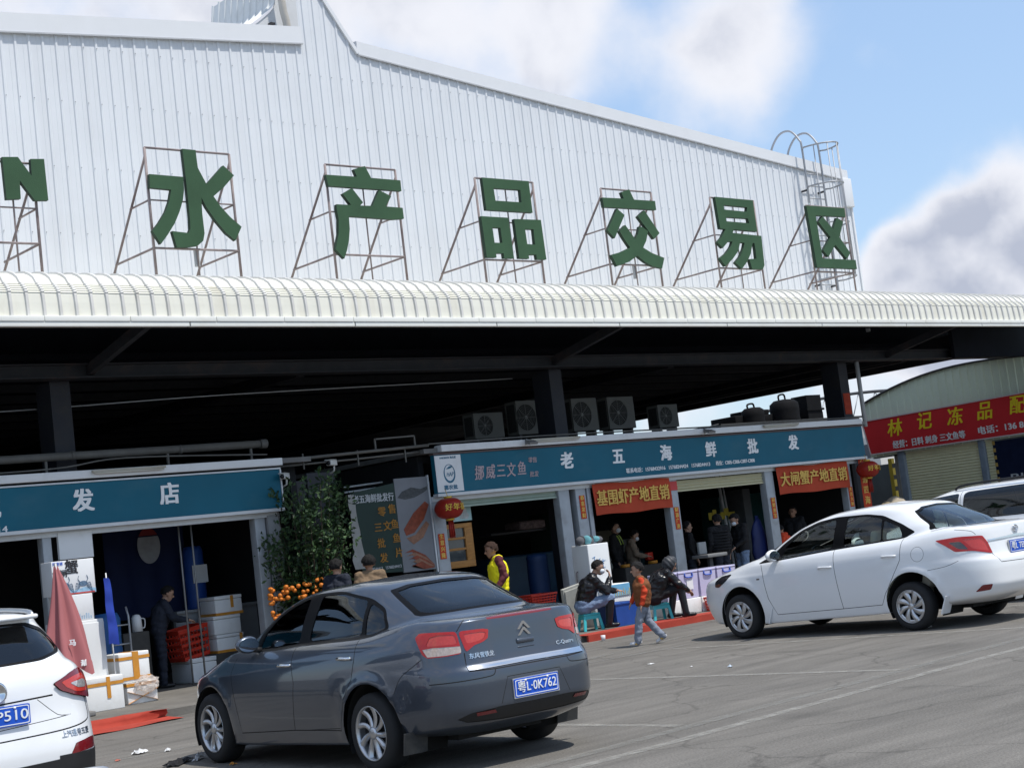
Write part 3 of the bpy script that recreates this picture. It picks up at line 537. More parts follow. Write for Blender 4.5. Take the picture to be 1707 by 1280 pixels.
# ---------------------------------------------------------------- things on and round the shops
def lone(mb, name, mats, label, cat, loc=None, rz=0.0, group=None): return tag(mb.build(name, mats, None, loc, rz), label, cat, group)
foam = mat('white_foam', (.74, .745, .74), .75, var=.04, scale=5, bump=.12, bscale=120, dirt=(.40, .37, .31), dirt_amt=.3, dscale=(3, 3, 3)); tape = mat('orange_tape', (.55, .24, .035), .4, var=.15, scale=8)
redp = mat('red_plastic', (.50, .035, .018), .4, var=.15, scale=6); tealp = mat('turquoise_plastic', (.05, .42, .46), .35, var=.05); bluep = mat('blue_plastic', (.018, .07, .30), .4, var=.12, scale=4)
white_g = mat('white_enamel', (.66, .67, .67), .35, var=.03, scale=2, dirt=(.38, .35, .30), dirt_amt=.35, dscale=(2, 2, 1)); paperw = mat('white_paper', (.70, .71, .72), .8, var=.04)
gold = mat('gold_character', (.72, .48, .10), .5, var=.15, scale=30); redpaper = mat('red_paper', (.50, .05, .015), .7, var=.15, scale=14)
# pipes, lamps and cameras along the fascias
q = MB(); q.tube([(3, 22.15, 3.72), (9.5, 22.15, 3.745), (13.95, 22.15, 3.77)], .062, 12); q.lathe([(.075, 0), (.075, .12), (.06, .125), (.001, .125)], 14, Matrix.Translation((13.88, 22.15, 3.77)) @ Matrix.Rotation(R(90), 4, 'Y'))
for x in (10.6, 12.4): q.lathe([(.062, 0), (.070, .0), (.070, .05), (.062, .05)], 14, Matrix.Translation((x, 22.15, 3.755)) @ Matrix.Rotation(R(90), 4, 'Y'))
for x in (4.5, 7.5, 10.2, 12.2, 13.7): q.bar((x, 22.15, 3.48), (x, 22.15, 3.70), .035)
lone(q, 'drain_pipe', mat('old_grey_pipe', (.12, .115, .105), .6, var=.2, scale=4), 'thick grey drain pipe with an end cap running above the left shop', 'pipe')
q = MB(); q.tube([(13.9, 22.0, 3.455), (15.8, 22.0, 3.52), (17.2, 22.0, 3.565)], .028, 8); q.tube([(13.7, 22.05, 3.36), (15.6, 22.05, 3.41), (17.2, 22.06, 3.47)], .018, 8)
for x in (14.6, 15.7, 16.7): q.bar((x, 22.03, 3.30), (x, 22.03, 3.56), .02)
q.bar((16.1, 22.05, 3.55), (16.1, 22.05, 3.74), .025); q.bar((16.95, 22.05, 3.56), (16.95, 22.05, 3.75), .025); q.bar((16.1, 22.05, 3.73), (16.95, 22.05, 3.75), .025)
lone(q, 'pipe_run', mat('old_grey_pipe'), 'thin pipes bridging the gap between the two shops above the kumquat tree', 'pipe')
def cable(name, pts, r, label, m='old_grey_pipe'):
    q = MB(); q.tube(smooth3(pts, 6), r, 6); return lone(q, name, mat(m), label, 'cable')
cable('cable', [(3, 22.0, 3.52), (8, 22.0, 3.54), (10.2, 21.98, 3.56), (11.4, 21.98, 3.66), (13.9, 22.0, 3.58)], .014, 'loose cable sagging along the top of the left fascia')
cable('cable', [(17.2, 22.0, 3.585), (19.5, 21.99, 3.61), (22, 21.99, 3.60), (24.5, 22, 3.585), (27, 22, 3.60), (29.5, 22, 3.59)], .016, 'loose cable along the top of the right fascia')
cable('cable', [(4, 23.1, 4.62), (9, 23.1, 4.55), (14, 23.1, 4.72), (20.3, 23.1, 4.85)], .010, 'thin wire slung between the canopy columns', 'pale_pipe')
def tube_lamp(x0, x1, y, z, label):
    t = thing('tube_lamp', label, 'lamp', ((x0+x1)/2, y, z), 0, 'tube lamps on the fascias'); h = (x1-x0)/2
    q = MB(); q.bev(-h, h, -.03, .03, .0, .035, .006); q.build('housing', mat('lamp_housing', (.42, .40, .34), .5, var=.1, dirt=(.25, .16, .08), dirt_amt=.4), t)
    q = MB(); q.tube([(-h+.03, -.01, -.012), (h-.03, -.01, -.012)], .014, 8); q.build('tube', mat('lamp_tube', (.55, .54, .48), .3, var=.03), t)
tube_lamp(10.75, 11.95, 21.80, 3.455, 'yellowed tube lamp on the left fascia above the two white characters')
tube_lamp(19.42, 20.65, 21.80, 3.51, 'tube lamp on the right fascia near its logo panel')
tube_lamp(25.98, 27.12, 21.80, 3.50, 'tube lamp on the right fascia near the arched truss')
def floodlight(x, z, label):
    t = thing('floodlight', label, 'lamp', (x, 21.80, z), 0, 'small floodlights'); q = MB(); q.box((0, -.12, .0), (.20, .13, .045), M=Matrix.Rotation(R(22), 3, 'X')); q.build('head', mat('dull_alloy', (.20, .20, .20), .5, .3, var=.1), t)
    q = MB(); q.bar((0, .02, .05), (0, -.10, .03), .025); q.bar((0, .02, -.02), (0, .02, .08), .03); q.build('arm', mat('dull_alloy'), t)
floodlight(19.33, 3.475, 'small floodlight on the right fascia between logo panel and tube lamp'); floodlight(24.16, 3.465, 'small floodlight in the middle of the right fascia')
def cctv(x, y, z, rz, label):
    t = thing('camera', label, 'security camera', (x, y, z), rz, 'security cameras'); q = MB(); q.bev(-.14, .10, -.045, .045, -.04, .045, .012); q.bx(-.17, .06, -.055, .055, .046, .056); q.build('housing', mat('camera_white', (.60, .60, .58), .4, var=.05), t)
    q = MB(); q.lathe([(.036, 0), (.036, .02), (.001, .02)], 14, Matrix.Translation((-.138, 0, 0)) @ Matrix.Rotation(R(-90), 4, 'Y')); q.build('lens', mat('lens_black', (.012, .012, .014), .12), t)
    q = MB(); q.tube([(.05, 0, -.04), (.09, .02, -.12), (.09, .10, -.16)], .016, 6); q.build('bracket', mat('camera_white'), t)
cctv(14.10, 21.84, 3.19, R(38), 'white security camera at the right end of the left sign'); cctv(15.08, 21.9, 3.36, R(30), 'white security camera hanging under the pipes in the gap')
# air conditioning units on the shop roof
acw = mat('ac_casing', (.14, .14, .13), .6, var=.1, scale=3, dirt=(.16, .15, .13), dirt_amt=.5)
def make_ac(label, loc, w, h):
    t = thing('air_conditioner', label, 'air conditioner', loc, 0, 'outdoor air conditioning units'); d = .34
    q = MB(); o = [(-w/2, 0), (w/2, 0), (w/2, h), (-w/2, h)]; cx, r_ = -w*.12, h*.40
    q.prism(o, [circle0(cx, h*.5, r_)], lambda u, v, tt: (u, tt, v), 0, .03); q.bx(-w/2, w/2, .03, d, 0, h); q.bx(-w/2-.004, -w/2, .05, d-.05, .06, h-.06, 1); q.build('casing', [acw, mat('ac_coil', (.035, .035, .035), .8, var=.3, scale=40)], t)
    q = MB(); q.lathe([(r_, .028), (r_*.5, .029), (.001, .029)], 28, Matrix.Translation((cx, 0, h*.5)) @ Matrix.Rotation(R(-90), 4, 'X')); q.build('fan_recess', mat('ac_dark', (.03, .03, .03), .8, var=.1), t)
    q = MB()
    for k in range(1, 8): q.tube([(cx+r_*k/7.2*math.cos(R(15*i)), .004, h*.5+r_*k/7.2*math.sin(R(15*i))) for i in range(24)], .0035, 4, closed=True)
    for k in range(8): q.bar((cx, .006, h*.5), (cx+r_*math.cos(R(45*k)), .006, h*.5+r_*math.sin(R(45*k))), .007)
    q.lathe([(r_*.16, 0), (r_*.12, -.008), (.001, -.01)], 14, Matrix.Translation((cx, .004, h*.5)) @ Matrix.Rotation(R(-90), 4, 'X')); q.build('grille', mat('ac_grille', (.20, .20, .19), .6, var=.1), t)
    for x in (-w*.38, w*.38): q = MB(); q.bx(x-.025, x+.025, .03, d-.03, -.30, 0); q.build('foot', mat('dark_steel'), t)
    return t
def circle0(cx, cy, r, n=28): return [(cx+r*math.cos(2*math.pi*i/n), cy+r*math.sin(2*math.pi*i/n)) for i in range(n)]
make_ac('dark outdoor air conditioner, leftmost on the shop roof', (20.42, 24.1, 3.82), .76, .50)
make_ac('outdoor air conditioner beside the middle canopy column, on its left', (21.42, 24.0, 3.84), .66, .68)
make_ac('outdoor air conditioner just right of the middle canopy column', (22.98, 24.0, 3.84), .72, .68)
make_ac('outdoor air conditioner, second to the right of the middle canopy column', (24.05, 24.0, 3.84), .78, .68)
make_ac('small dark outdoor air conditioner, rightmost on the shop roof', (25.58, 24.1, 3.82), .62, .50)
# truss and tanks of the yard behind
t = thing('roof_truss', 'dark arched roof truss showing behind the right end of the long sign', 'roof truss', (40, 32.2, 0)); q = MB(); top = [(35.3+.9*i, 4.36+.98*math.sin(min(1, i/11)*math.pi/2)) for i in range(13)]
q.tube([(x-40, 0, z) for x, z in top], .055, 6); q.tube([(-4.8, 0, 4.33), (7.5, 0, 4.6)], .04, 6); q.build('chord', mat('dark_steel'), t); q = MB()
for (a, b_), (c_, d) in zip(top, top[1:]): q.tube([(a-40, 0, b_), ((a+c_)/2-40, 0, 4.36+.022*(a-35))], .018, 5); q.tube([((a+c_)/2-40, 0, 4.36+.022*(a-35)), (c_-40, 0, d)], .018, 5)
q.build('web', mat('galvanised'), t)
for x, r_, h, lb in ((37.0, .34, .52, 'black water tank on the yard roof, left one'), (38.5, .44, .72, 'larger black water tank with pipe loops, in front of the truss')):
    q = MB(); q.lathe([(.001, 0), (r_, 0), (r_*1.03, h*.1), (r_, h*.2), (r_*1.03, h*.5), (r_, h*.8), (r_*.7, h*.95), (.001, h)], 20)
    q.tube(smooth3([(-.2, 0, h*.9), (-.2, 0, h*1.15), (.05, 0, h*1.2), (.1, 0, h*.95)]), .03, 6); lone(q, 'water_tank', mat('black_tank', (.008, .008, .009), .8, var=.2, spec=.1), lb, 'water tank', (x, 31.4, 4.40))
q = MB(); q.bx(-.35, .35, -.3, .3, 0, .78); q.bx(-.42, .42, -.34, -.30, .30, .36); lone(q, 'machine_box', mat('black_tank'), 'black square machine right of the tanks on the yard roof', 'machine', (39.6, 31.4, 4.40))
q = MB(); q.bx(34.6, 41.1, 30.6, 40, 0, 4.40); lone(q, 'rear_building', mat('dark_render', (.06, .06, .06), .9), 'low grey building behind the passage carrying tanks and truss', 'building')
block0 = MB(); block0.bev(-2.3, 1.9, -.5, .5, 0, .30, .03); block0.bev(-1.5, -.6, -.4, .4, .30, .46, .03); lone(block0, 'pipe_stack', mat('black_tank'), 'dark heap of pipes and gear on the yard roof behind the tanks', 'gear', (38.6, 32.0, 4.40))
# banners and paper couplets
ban = mat('red_banner', (.42, .062, .030), .85, var=.14, scale=2, spec=.2); bgold = mat('banner_yellow', (.66, .42, .10), .7, var=.08)
def banner(x0, x1, z0, z1, body, label, skew):
    t = thing('banner', label, 'banner', ((x0+x1)/2, 21.95, (z0+z1)/2), 0, 'red banners under the long sign'); w, h = (x1-x0)/2, (z1-z0)/2; q = MB(); n = 16; vs = []; fs = []
    for i in range(n+1):
        u = -w+2*w*i/n
        for k in range(5): v = -h+2*h*k/4; vs.append((u+skew*(1-k/4)*.06, -.012*math.sin(i*1.1+k)*(1-k/4), v+.012*math.sin(i*.6)))
    for i in range(n):
        for k in range(4): fs.append((i*5+k, (i+1)*5+k, (i+1)*5+k+1, i*5+k+1))
    q.add(vs, fs, 0, True); q.build('cloth', ban, t)
    text(body, .315, 'lettering', bgold, t, FR(0, -.026, .0), bold=.006, depth=.006, width=2*w*.93)
banner(20.96, 23.08, 2.03, 2.62, '基围虾产地直销', 'red banner with yellow characters between the second and third posts', .5)
banner(26.36, 28.80, 2.05, 2.63, '大闸蟹产地直销', 'red banner with yellow characters at the right end of the long sign', .5)
def couplet(x, z, body, label, y=22.012, h=.44):
    t = thing('couplet', label, 'paper couplet', (x, y, z), 0, 'red paper couplets on the posts'); q = MB(); q.bx(-.068, .068, -.004, 0, -h/2, h/2); q.build('paper', redpaper, t)
    for i, c in enumerate(body): text(c, h/len(body)*.86, 'lettering', gold, t, FR(0, -.006, h/2-h/len(body)*(i+.5)), bold=.002, depth=.003)
for x, z, b_, lb in ((17.27, 1.79, '生意兴隆', 'orange red couplet on the post under the left lantern'), (20.72, 2.22, '恭喜发财', 'orange red couplet high on the post left of the first banner'), (23.24, 1.81, '财源广进', 'orange red couplet on the post right of the first banner'), (26.21, 1.79, '招财进宝', 'orange red couplet on the post left of the second banner'), (28.88, 1.84, '大吉大利', 'orange red couplet on the post right of the second banner')): couplet(x, z, b_, lb)
q = MB(); q.bx(-.14, .14, -.004, 0, -.09, .09); nt = q.build('notice', mat('pink_red_notice', (.52, .06, .06), .6, var=.05), None, (23.21, 22.012, 2.455)); tag(nt, 'small pink red notice at the top of the post right of the first banner', 'notice')
# hanging scroll at the right end
t = thing('scroll', 'long red scroll with gold characters hanging at the right end of the shop', 'scroll', (29.33, 21.93, 2.5)); q = MB(); q.bx(-.14, .14, -.004, .004, -1.0, .75); q.build('cloth', redpaper, t)
for i, c in enumerate('生意兴隆通四海'): text(c, .19, 'lettering', gold, t, FR(0, -.008, .62-.235*i), bold=.003, depth=.004)
# lanterns
def lantern(loc, label):
    t = thing('lantern', label, 'lantern', loc, 0, 'round red lanterns'); q = MB(); n = 28; prof_ = [(.06, .175), (.13, .168), (.205, .12), (.245, .05), (.255, 0), (.245, -.05), (.205, -.12), (.13, -.168), (.06, -.175)]; vs = []; fs = []
    pf = [tuple(p) for p in smooth_line(prof_, 3)]; k = len(pf)
    for j in range(n*2):
        a = math.pi*j/n; m = 1 if j % 2 == 0 else .972
        for r_, z in pf: vs.append((r_*m*math.cos(a), r_*m*math.sin(a), z))
    for j in range(n*2):
        for i in range(k-1): fs.append((j*k+i, j*k+i+1, ((j+1) % (2*n))*k+i+1, ((j+1) % (2*n))*k+i))
    q.add(vs, fs, 0, True); q.build('shade', mat('lantern_silk', (.30, .018, .010), .45, var=.12, scale=5), t)
    for z in (.19, -.19): q = MB(); q.lathe([(.001, -.022), (.072, -.022), (.078, 0), (.072, .022), (.001, .022)], 18, Matrix.Translation((0, 0, z))); q.build('cap', mat('gold_trim', (.62, .40, .06), .35, .5, var=.1), t)
    q = MB(); rr = random.Random(3)
    for i in range(26):
        a = rr.random()*6.28; r_ = .015+.03*rr.random(); L = .26+.05*rr.random(); q.tube([(r_*math.cos(a), r_*math.sin(a), -.21), (r_*1.3*math.cos(a), r_*1.3*math.sin(a), -.21-L)], .007, 4)
    q.build('tassel', mat('lantern_silk'), t); q = MB(); q.tube([(0, 0, .2), (0, .05, .34)], .006, 5); q.build('cord', mat('gold_trim'), t)
    for c, a in (('好', -128), ('年', -98), ('福', -68)):
        M = Matrix.Rotation(R(a+90), 4, 'Z') @ FR(0, -.262, .005); text(c, .13, 'lettering', mat('gold_trim'), t, M, bold=.002, depth=.006)
    return t
lantern((17.28, 21.72, 2.425), 'round red lantern with gold characters in front of the salmon poster, left of the two'); lantern((29.22, 21.72, 2.40), 'round red lantern at the right shop end beside the red scroll')
# bay A: wooden window, teal poster, stores inside
t = thing('wooden_window', 'pine framed window with three panes standing inside the left bay', 'window', (17.86, 22.32, 1.78)); wood = mat('pine', (.36, .17, .045), .55, var=.25, scale=6, stretch=(1, 1, 6)); q = MB()
for a, b_, c_, d in ((-.33, .34, .30, .38), (-.33, .34, -.40, -.28), (-.33, -.25, -.28, .30), (.16, .34, -.28, .30), (-.25, .16, -.09, -.05), (-.25, .16, .10, .14)): q.bev(a, b_, -.04, .02, c_, d, .006)
q.build('frame', wood, t); q = MB(); q.bx(-.25, .16, -.005, .0, -.28, .30); q.build('pane', mat('grey_pane', (.05, .06, .065), .1, var=.3, scale=3, coat=.8), t)
q = MB(); q.bx(-.26, .26, -.006, 0, -.19, .19); nt = q.build('poster', mat('pale_teal_poster', (.36, .52, .52), .6, var=.15, scale=3), None, (17.97, 22.30, 2.39)); tag(nt, 'pale teal poster above the pine window', 'poster')
q = MB(); q.prism(circle0(.05, -.04, .11), [], lambda u, v, tt: (u, tt, v), -.012, -.0065); q.prism(circle0(.13, -.10, .06), [], lambda u, v, tt: (u, tt, v), -.016, -.0125); q.build('dish_picture', mat('dish_grey', (.45, .46, .45), .6, var=.3, scale=12), nt)
def block(name, x0, x1, y0, y1, z0, z1, m, label, cat, group=None, b=.012):
    cx, cy = (x0+x1)/2, (y0+y1)/2; q = MB(); q.bev(x0-cx, x1-cx, y0-cy, y1-cy, 0, z1-z0, b); return lone(q, name, m, label, cat, (cx, cy, z0), 0, group)
tarp = mat('dark_blue_tarp', (.012, .045, .085), .5, var=.25, scale=3); dgreen = mat('dark_green_box', (.03, .045, .035), .6, var=.2)
block('tank_cover', 20.7, 22.6, 24.6, 25.6, .1, 1.46, tarp, 'dark blue tarpaulin covered tank inside the left bay', 'tank', b=.05)
block('fridge', 22.1, 22.95, 24.5, 25.2, 1.47, 2.26, dgreen, 'dark green cabinet on the covered tank inside the left bay', 'cabinet')
block('foam_tray', 21.35, 22.06, 24.6, 25.1, 1.95, 2.13, mat('pinkish_bags', (.20, .15, .15), .7, var=.5, scale=22), 'pinkish packed bags on a shelf inside the left bay', 'bags', b=.05)
q = MB(); q.bx(-.9, .75, -.2, .3, 0, .04); lone(q, 'wall_shelf', mat('dark_steel'), 'dark wall shelf under the packed bags', 'shelf', (21.5, 24.85, 1.90))
def crate(name, x, y, z, w, d, h, m, label, rz=0.0, tilt=0.0, group=None):
    t = thing(name, label, 'crate', (x, y, z), rz, group); t.rotation_euler[1] = tilt; q = MB()
    for i in range(5):
        zz = h*(.08+.84*i/4); f = .86+.14*i/4
        for s in (-1, 1): q.bar((-w/2*f, s*d/2*f, zz), (w/2*f, s*d/2*f, zz), .018, h*.085); q.bar((s*w/2*f, -d/2*f, zz), (s*w/2*f, d/2*f, zz), .018, h*.085)
    for i in range(9):
        u = -1+2*i/8
        for s in (-1, 1): q.bar((u*w/2*.86, s*d/2*.86, 0), (u*w/2, s*d/2, h), .012)
    for i in range(6):
        u = -1+2*i/5
        for s in (-1, 1): q.bar((s*w/2*.86, u*d/2*.86, 0), (s*w/2, u*d/2, h), .012)
    q.bx(-w/2*.86, w/2*.86, -d/2*.86, d/2*.86, 0, .012); q.build('basket', m, t); q = MB()
    for s in (-1, 1): q.bev(-w/2-.012, w/2+.012, s*d/2-.014, s*d/2+.014, h-.03, h+.005, .005); q.bev(s*w/2-.014, s*w/2+.014, -d/2+.016, d/2-.016, h-.03, h+.005, .005)
    q.build('rim', m, t); return t
crate('crate', 19.55, 22.3, .50, .62, .42, .22, redp, 'flat red crate at the foot of the left bay behind the grey saloon'); block('plinth', 19.2, 19.9, 22.1, 22.5, .1, .49, slab, 'low grey plinth under the flat red crate', 'plinth')
q = MB(); q.lathe([(.001, 0), (.20, 0), (.21, .05), (.20, .12), (.21, .45), (.20, .8), (.21, .86), (.18, .92), (.001, .93)], 22); lone(q, 'drum', mat('dark_blue_drum', (.010, .03, .09), .5, var=.15), 'dark blue drum beside the second post inside the bay', 'drum', (20.15, 22.85, .52)); block('drum_stand', 19.92, 20.4, 22.62, 23.1, .1, .515, slab, 'grey block under the dark blue drum', 'plinth')
# tall white cabinet and foam beside the seated man
t = thing('cabinet', 'tall white cabinet with blue scribbles behind the seated man', 'cabinet', (19.34, 20.5, .1)); q = MB(); q.bev(-.25, .25, -.21, .21, 0, 1.42, .015); q.build('body', white_g, t)
q = MB()
for (a, b_) in (((-.17, 1.18), (-.10, 1.20)), ((-.12, 1.20), (-.13, 1.02)), ((-.06, 1.12), (.02, 1.16)), ((-.04, 1.10), (-.04, .99)), ((.03, 1.10), (.14, 1.12)), ((.08, 1.14), (.07, 1.0)), ((-.13, .98), (.12, 1.0)), ((-.02, .93), (.02, .88))): q.bar((a[0], -.213, a[1]), (b_[0], -.213, b_[1]), .012, .004)
q.build('scribble', mat('blue_marker', (.08, .22, .45), .6, var=.2), t); q = MB(); q.tube([(-.262, .1, .62), (-.30, .1, .64), (-.30, .1, .95), (-.262, .1, .97)], .012, 6); q.build('handle', mat('rusty_frame'), t)
q = MB(); rr = random.Random(5)
for i in range(7): bm_ = bmesh.new(); bmesh.ops.create_icosphere(bm_, subdivisions=2, radius=1); q.bm(bm_, i % 3, True, Matrix.Translation((-.12+.07*i, .03*math.sin(i*2), .05+.03*rr.random())) @ Matrix.Rotation(i, 4, 'Z') @ Matrix.Diagonal((.09, .07, .05+.04*rr.random(), 1)))
lone(q, 'rag_pile', [mat('grey_rag', (.10, .10, .11), .9, var=.3), mat('dark_rag', (.03, .03, .035), .9, var=.3), mat('teal_rag', (.12, .30, .34), .9, var=.2)], 'heap of grey rags on top of the tall white cabinet', 'rags', (19.25, 20.5, 1.525))
q = MB(); q.box((0, 0, .38), (.42, .06, .76), M=Matrix.Rotation(R(-9), 3, 'Y') @ Matrix.Rotation(R(8), 3, 'X')); q.box((-.02, -.045, .40), (.34, .03, .62), M=Matrix.Rotation(R(-9), 3, 'Y') @ Matrix.Rotation(R(8), 3, 'X')); lone(q, 'insulation_sheet', mat('old_foam', (.36, .36, .33), .85, var=.2, scale=6), 'old grey foam panel leaning behind the seated man', 'foam panel', (18.55, 20.25, .10))
def foam_box(name, x, y, z, w, d, h, label, rz=0.0, tapes=(), group='white foam boxes', lid=True):
    t = thing(name, label, 'foam box', (x, y, z), rz, group); q = MB(); q.bev(-w/2, w/2, -d/2, d/2, 0, h*(.80 if lid else 1), .012); q.build('box', foam, t)
    if lid: q = MB(); q.bev(-w/2-.004, w/2+.004, -d/2-.004, d/2+.004, h*.80+.004, h, .014); q.build('lid', foam, t)
    if tapes:
        q = MB()
        for kind, u in tapes:
            if kind == 'v': q.bx(u-.028, u+.028, -d/2-.0088, -d/2-.0068, h*.35, h*.98)
            if kind == 'h': q.bx(-w/2-.006, w/2+.006, -d/2-.0065, -d/2-.0045, h*u-.022, h*u+.022); q.bx(-w/2-.0065, -w/2-.0045, -d/2-.004, d/2+.004, h*u-.022, h*u+.022)
            if kind == 'x': q.bar((-w/2, -d/2-.0055, h*.05), (w/2, -d/2-.0055, h*.62), .05, .002); q.bar((w/2, -d/2-.0085, h*.05), (-w/2, -d/2-.0085, h*.62), .05, .002)
            if kind == 't': q.bx(u-.05, u+.05, -d/2-.0065, d/2, h+.002, h+.005); q.bx(u-.05, u+.05, -d/2-.0095, -d/2-.0068, h*.10, h+.004)
        q.build('tape', tape, t)
    return t
foam_box('foam_box', 19.50, 20.28, .1, .56, .40, .69, 'long white foam box with a painted lakeside panel behind the blue tub', group=None, lid=False)
q = MB(); q.bx(-.27, .27, -.004, 0, -.10, .10); nt = q.build('printed_panel', mat('sky_print', (.16, .40, .60), .6, var=.25, scale=3), None, (19.50, 20.07, .68)); tag(nt, 'printed lakeside picture on the front of the long foam box', 'picture')
q = MB()
for i in range(11): q.bar((-.25+.05*i, -.006, -.10), (-.24+.05*i+.01*math.sin(i*3), -.006, -.01+.03*math.sin(i*2)), .02, .003)
q.build('reeds', mat('reed_ochre', (.40, .36, .20), .7, var=.3), nt)
t = thing('tub', 'deep blue square tub on the pavement behind the boy', 'tub', (19.08, 19.72, .104)); q = MB(); q.box((0, 0, .19), (.50, .42, .38), top=1.08); q.build('body', bluep, t); q = MB()
for s in (-1, 1): q.bev(-.285, .285, s*.225-.015, s*.225+.015, .355, .39, .006); q.bev(s*.27-.015, s*.27+.015, -.21, .21, .355, .39, .006)
q.build('rim', bluep, t)
def stool(x, y, label):
    t = thing('stool', label, 'stool', (x, y, .104), R(-20), 'turquoise plastic stools'); q = MB(); q.bev(-.15, .15, -.13, .13, .25, .285, .012); q.build('seat', tealp, t)
    for sx_ in (-1, 1):
        for sy_ in (-1, 1): q = MB(); q.bar((sx_*.165, sy_*.145, 0), (sx_*.125, sy_*.105, .255), .045, .03); q.build('leg', tealp, t)
    q = MB()
    for s in (-1, 1): q.bar((-.13, s*.115, .22), (.13, s*.115, .22), .012, .06); q.bar((s*.135, -.10, .22), (s*.135, .10, .22), .012, .06)
    q.build('apron', tealp, t)
stool(18.40, 19.72, 'turquoise stool under the seated man in the black jacket'); stool(19.72, 19.38, 'turquoise stool under the hooded woman')
# translucent tubs on foam boxes
tubm = mat('translucent_plastic', (.50, .48, .66), .25, var=.06, scale=3, coat=.3)
for i, (x0, x1, lb) in enumerate(((20.22, 20.52, 'narrow pale lilac storage tub, left of the row behind the hooded woman'), (20.55, 21.05, 'pale lilac storage tub with blue clip and white paper, in the middle of the row'), (21.08, 21.52, 'pale lilac storage tub in front of the buyers'), (21.56, 22.06, 'pale lilac storage tub nearest the white saloon'))):
    cx = (x0+x1)/2; w = x1-x0; t = thing('storage_tub', lb, 'storage tub', (cx, 19.84, .372), 0, 'pale storage tubs'); q = MB(); q.box((0, 0, .215), (w*.90, .40, .43), top=1.09); q.build('body', tubm, t)
    q = MB(); q.bev(-w/2, w/2, -.225, .225, .435, .475, .012); q.build('lid', tubm, t)
    q = MB(); q.tube(smooth3([(-.09, -.225, .44), (-.085, -.235, .37), (.085, -.235, .37), (.09, -.225, .44)]), .014, 6); q.build('clip', mat('blue_clip', (.05, .10, .42), .4, var=.1), t)
    if i == 1: q = MB(); q.bx(-.06, .10, -.222, -.219, .15, .32); q.build('paper', paperw, t)
    foam_box('foam_box', cx, 19.84, .10, w*1.0, .44, .265, ('white foam box under the narrow lilac tub', 'white foam box under the lilac tub with the paper', 'white foam box under the third lilac tub', 'white foam box under the last lilac tub')[i], group='foam boxes under the tubs', lid=False)
crate('crate', 21.30, 19.42, .104, .44, .30, .24, redp, 'red crate in front of the foam boxes near the white saloon')
q = MB(); vs = [(17.45, 18.84), (18.6, 18.86), (20.2, 18.9), (21.7, 18.92), (21.7, 19.3), (20.3, 19.3), (18.7, 19.32), (17.5, 19.2)]; q.prism(vs, [], lambda u, v, tt: (u, v, tt), .1005, .106); q.prism([(17.45, 18.82), (21.7, 18.89), (21.7, 18.86), (17.45, 18.78)], [], lambda u, v, tt: (u, v, tt), .0, .105)
carpet = mat('red_carpet', (.34, .045, .028), .95, var=.18, scale=4, bump=.2, bscale=80); lone(q, 'carpet', carpet, 'strip of red carpet along the kerb under the seated pair', 'carpet')
q = MB(); q.prism([(7.9, 18.12), (8.9, 18.28), (9.75, 18.40), (10.10, 18.60), (9.5, 18.66), (9.0, 18.70), (8.3, 18.72), (7.9, 18.74)], [], lambda u, v, tt: (u, v, tt+.012*math.sin(u*5+v*9)), .012, .02); q = MB(); rws = [(18.18, .012), (18.50, .022), (18.74, .016), (18.80, .07), (18.82, .125), (18.95, .112), (19.12, .110)]; xs_ = [7.6+.2*i for i in range(13)]; vs = [(x, yy-(.0 if k > 2 else .0)+(x-8.8)*.16*(1-k/6) if k < 3 else yy-(max(0, x-9.2)*.25 if k > 4 else 0), zz+.008*math.sin(x*6+k*2)) for x in xs_ for k, (yy, zz) in enumerate(rws)]; q.add(vs, [(i*7+k, (i+1)*7+k, (i+1)*7+k+1, i*7+k+1) for i in range(12) for k in range(6)], 0, True); lone(q, 'carpet', carpet, 'crumpled red carpet on the road beside the white off-roader', 'carpet')
# inside the middle bays
block('counter', 22.6, 24.2, 23.0, 23.5, .1, .95, mat('dark_counter', (.045, .043, .04), .6, var=.3, scale=6), 'dark counter in front of the masked worker', 'counter')
for x, lb in ((22.75, 'yellow tape roll on the dark counter, left one'), (23.55, 'yellow tape roll on the dark counter beside the masked worker')): q = MB(); q.lathe([(.05, 0), (.10, 0), (.10, .06), (.05, .06), (.05, 0)], 18); lone(q, 'tape_roll', tape, lb, 'tape roll', (x, 23.15, .955), 0, 'tape rolls')
t = thing('weighing_scale', 'grey weighing scale on a stand beside the third post', 'scale', (23.85, 21.85, .1)); q = MB(); q.bev(-.05, .05, -.04, .04, 0, .86, .01); q.bev(-.22, .22, -.18, .18, 0, .05, .01); q.build('stand', mat('dark_steel'), t); q = MB(); q.bev(-.28, .30, -.22, .22, .86, .93, .015); q.build('tray', mat('dull_alloy'), t); q = MB(); q.bev(-.16, .06, .10, .16, .94, 1.18, .01); q.build('display', mat('grey_casing', (.28, .29, .29), .5, var=.1), t)
q = MB(); q.tube([(27.0, 24, .1), (26.75, 24, 3.1)], .04, 8); q.tube([(27.12, 24, .1), (26.87, 24, 3.1)], .022, 8); lone(q, 'standpipe', mat('pale_pipe'), 'pair of pale pipes standing inside the third bay', 'pipe')
q = MB(); q.bx(-.05, .05, -.01, .01, .55, .62); bm_ = bmesh.new(); bmesh.ops.create_uvsphere(bm_, u_segments=18, v_segments=12, radius=1)
for v in bm_.verts: v.co = Vector((v.co.x*(.24-.03*v.co.z), v.co.y*.10, v.co.z*.58)); v.co.x += .02*math.sin(v.co.z*14+v.co.y*20)
q.bm(bm_, 0, True); lone(q, 'raincoat', mat('blue_raincoat', (.008, .016, .085), .5, var=.2, scale=5), 'blue raincoat hanging on the left of the fourth post', 'raincoat', (26.0, 22.35, 1.05))
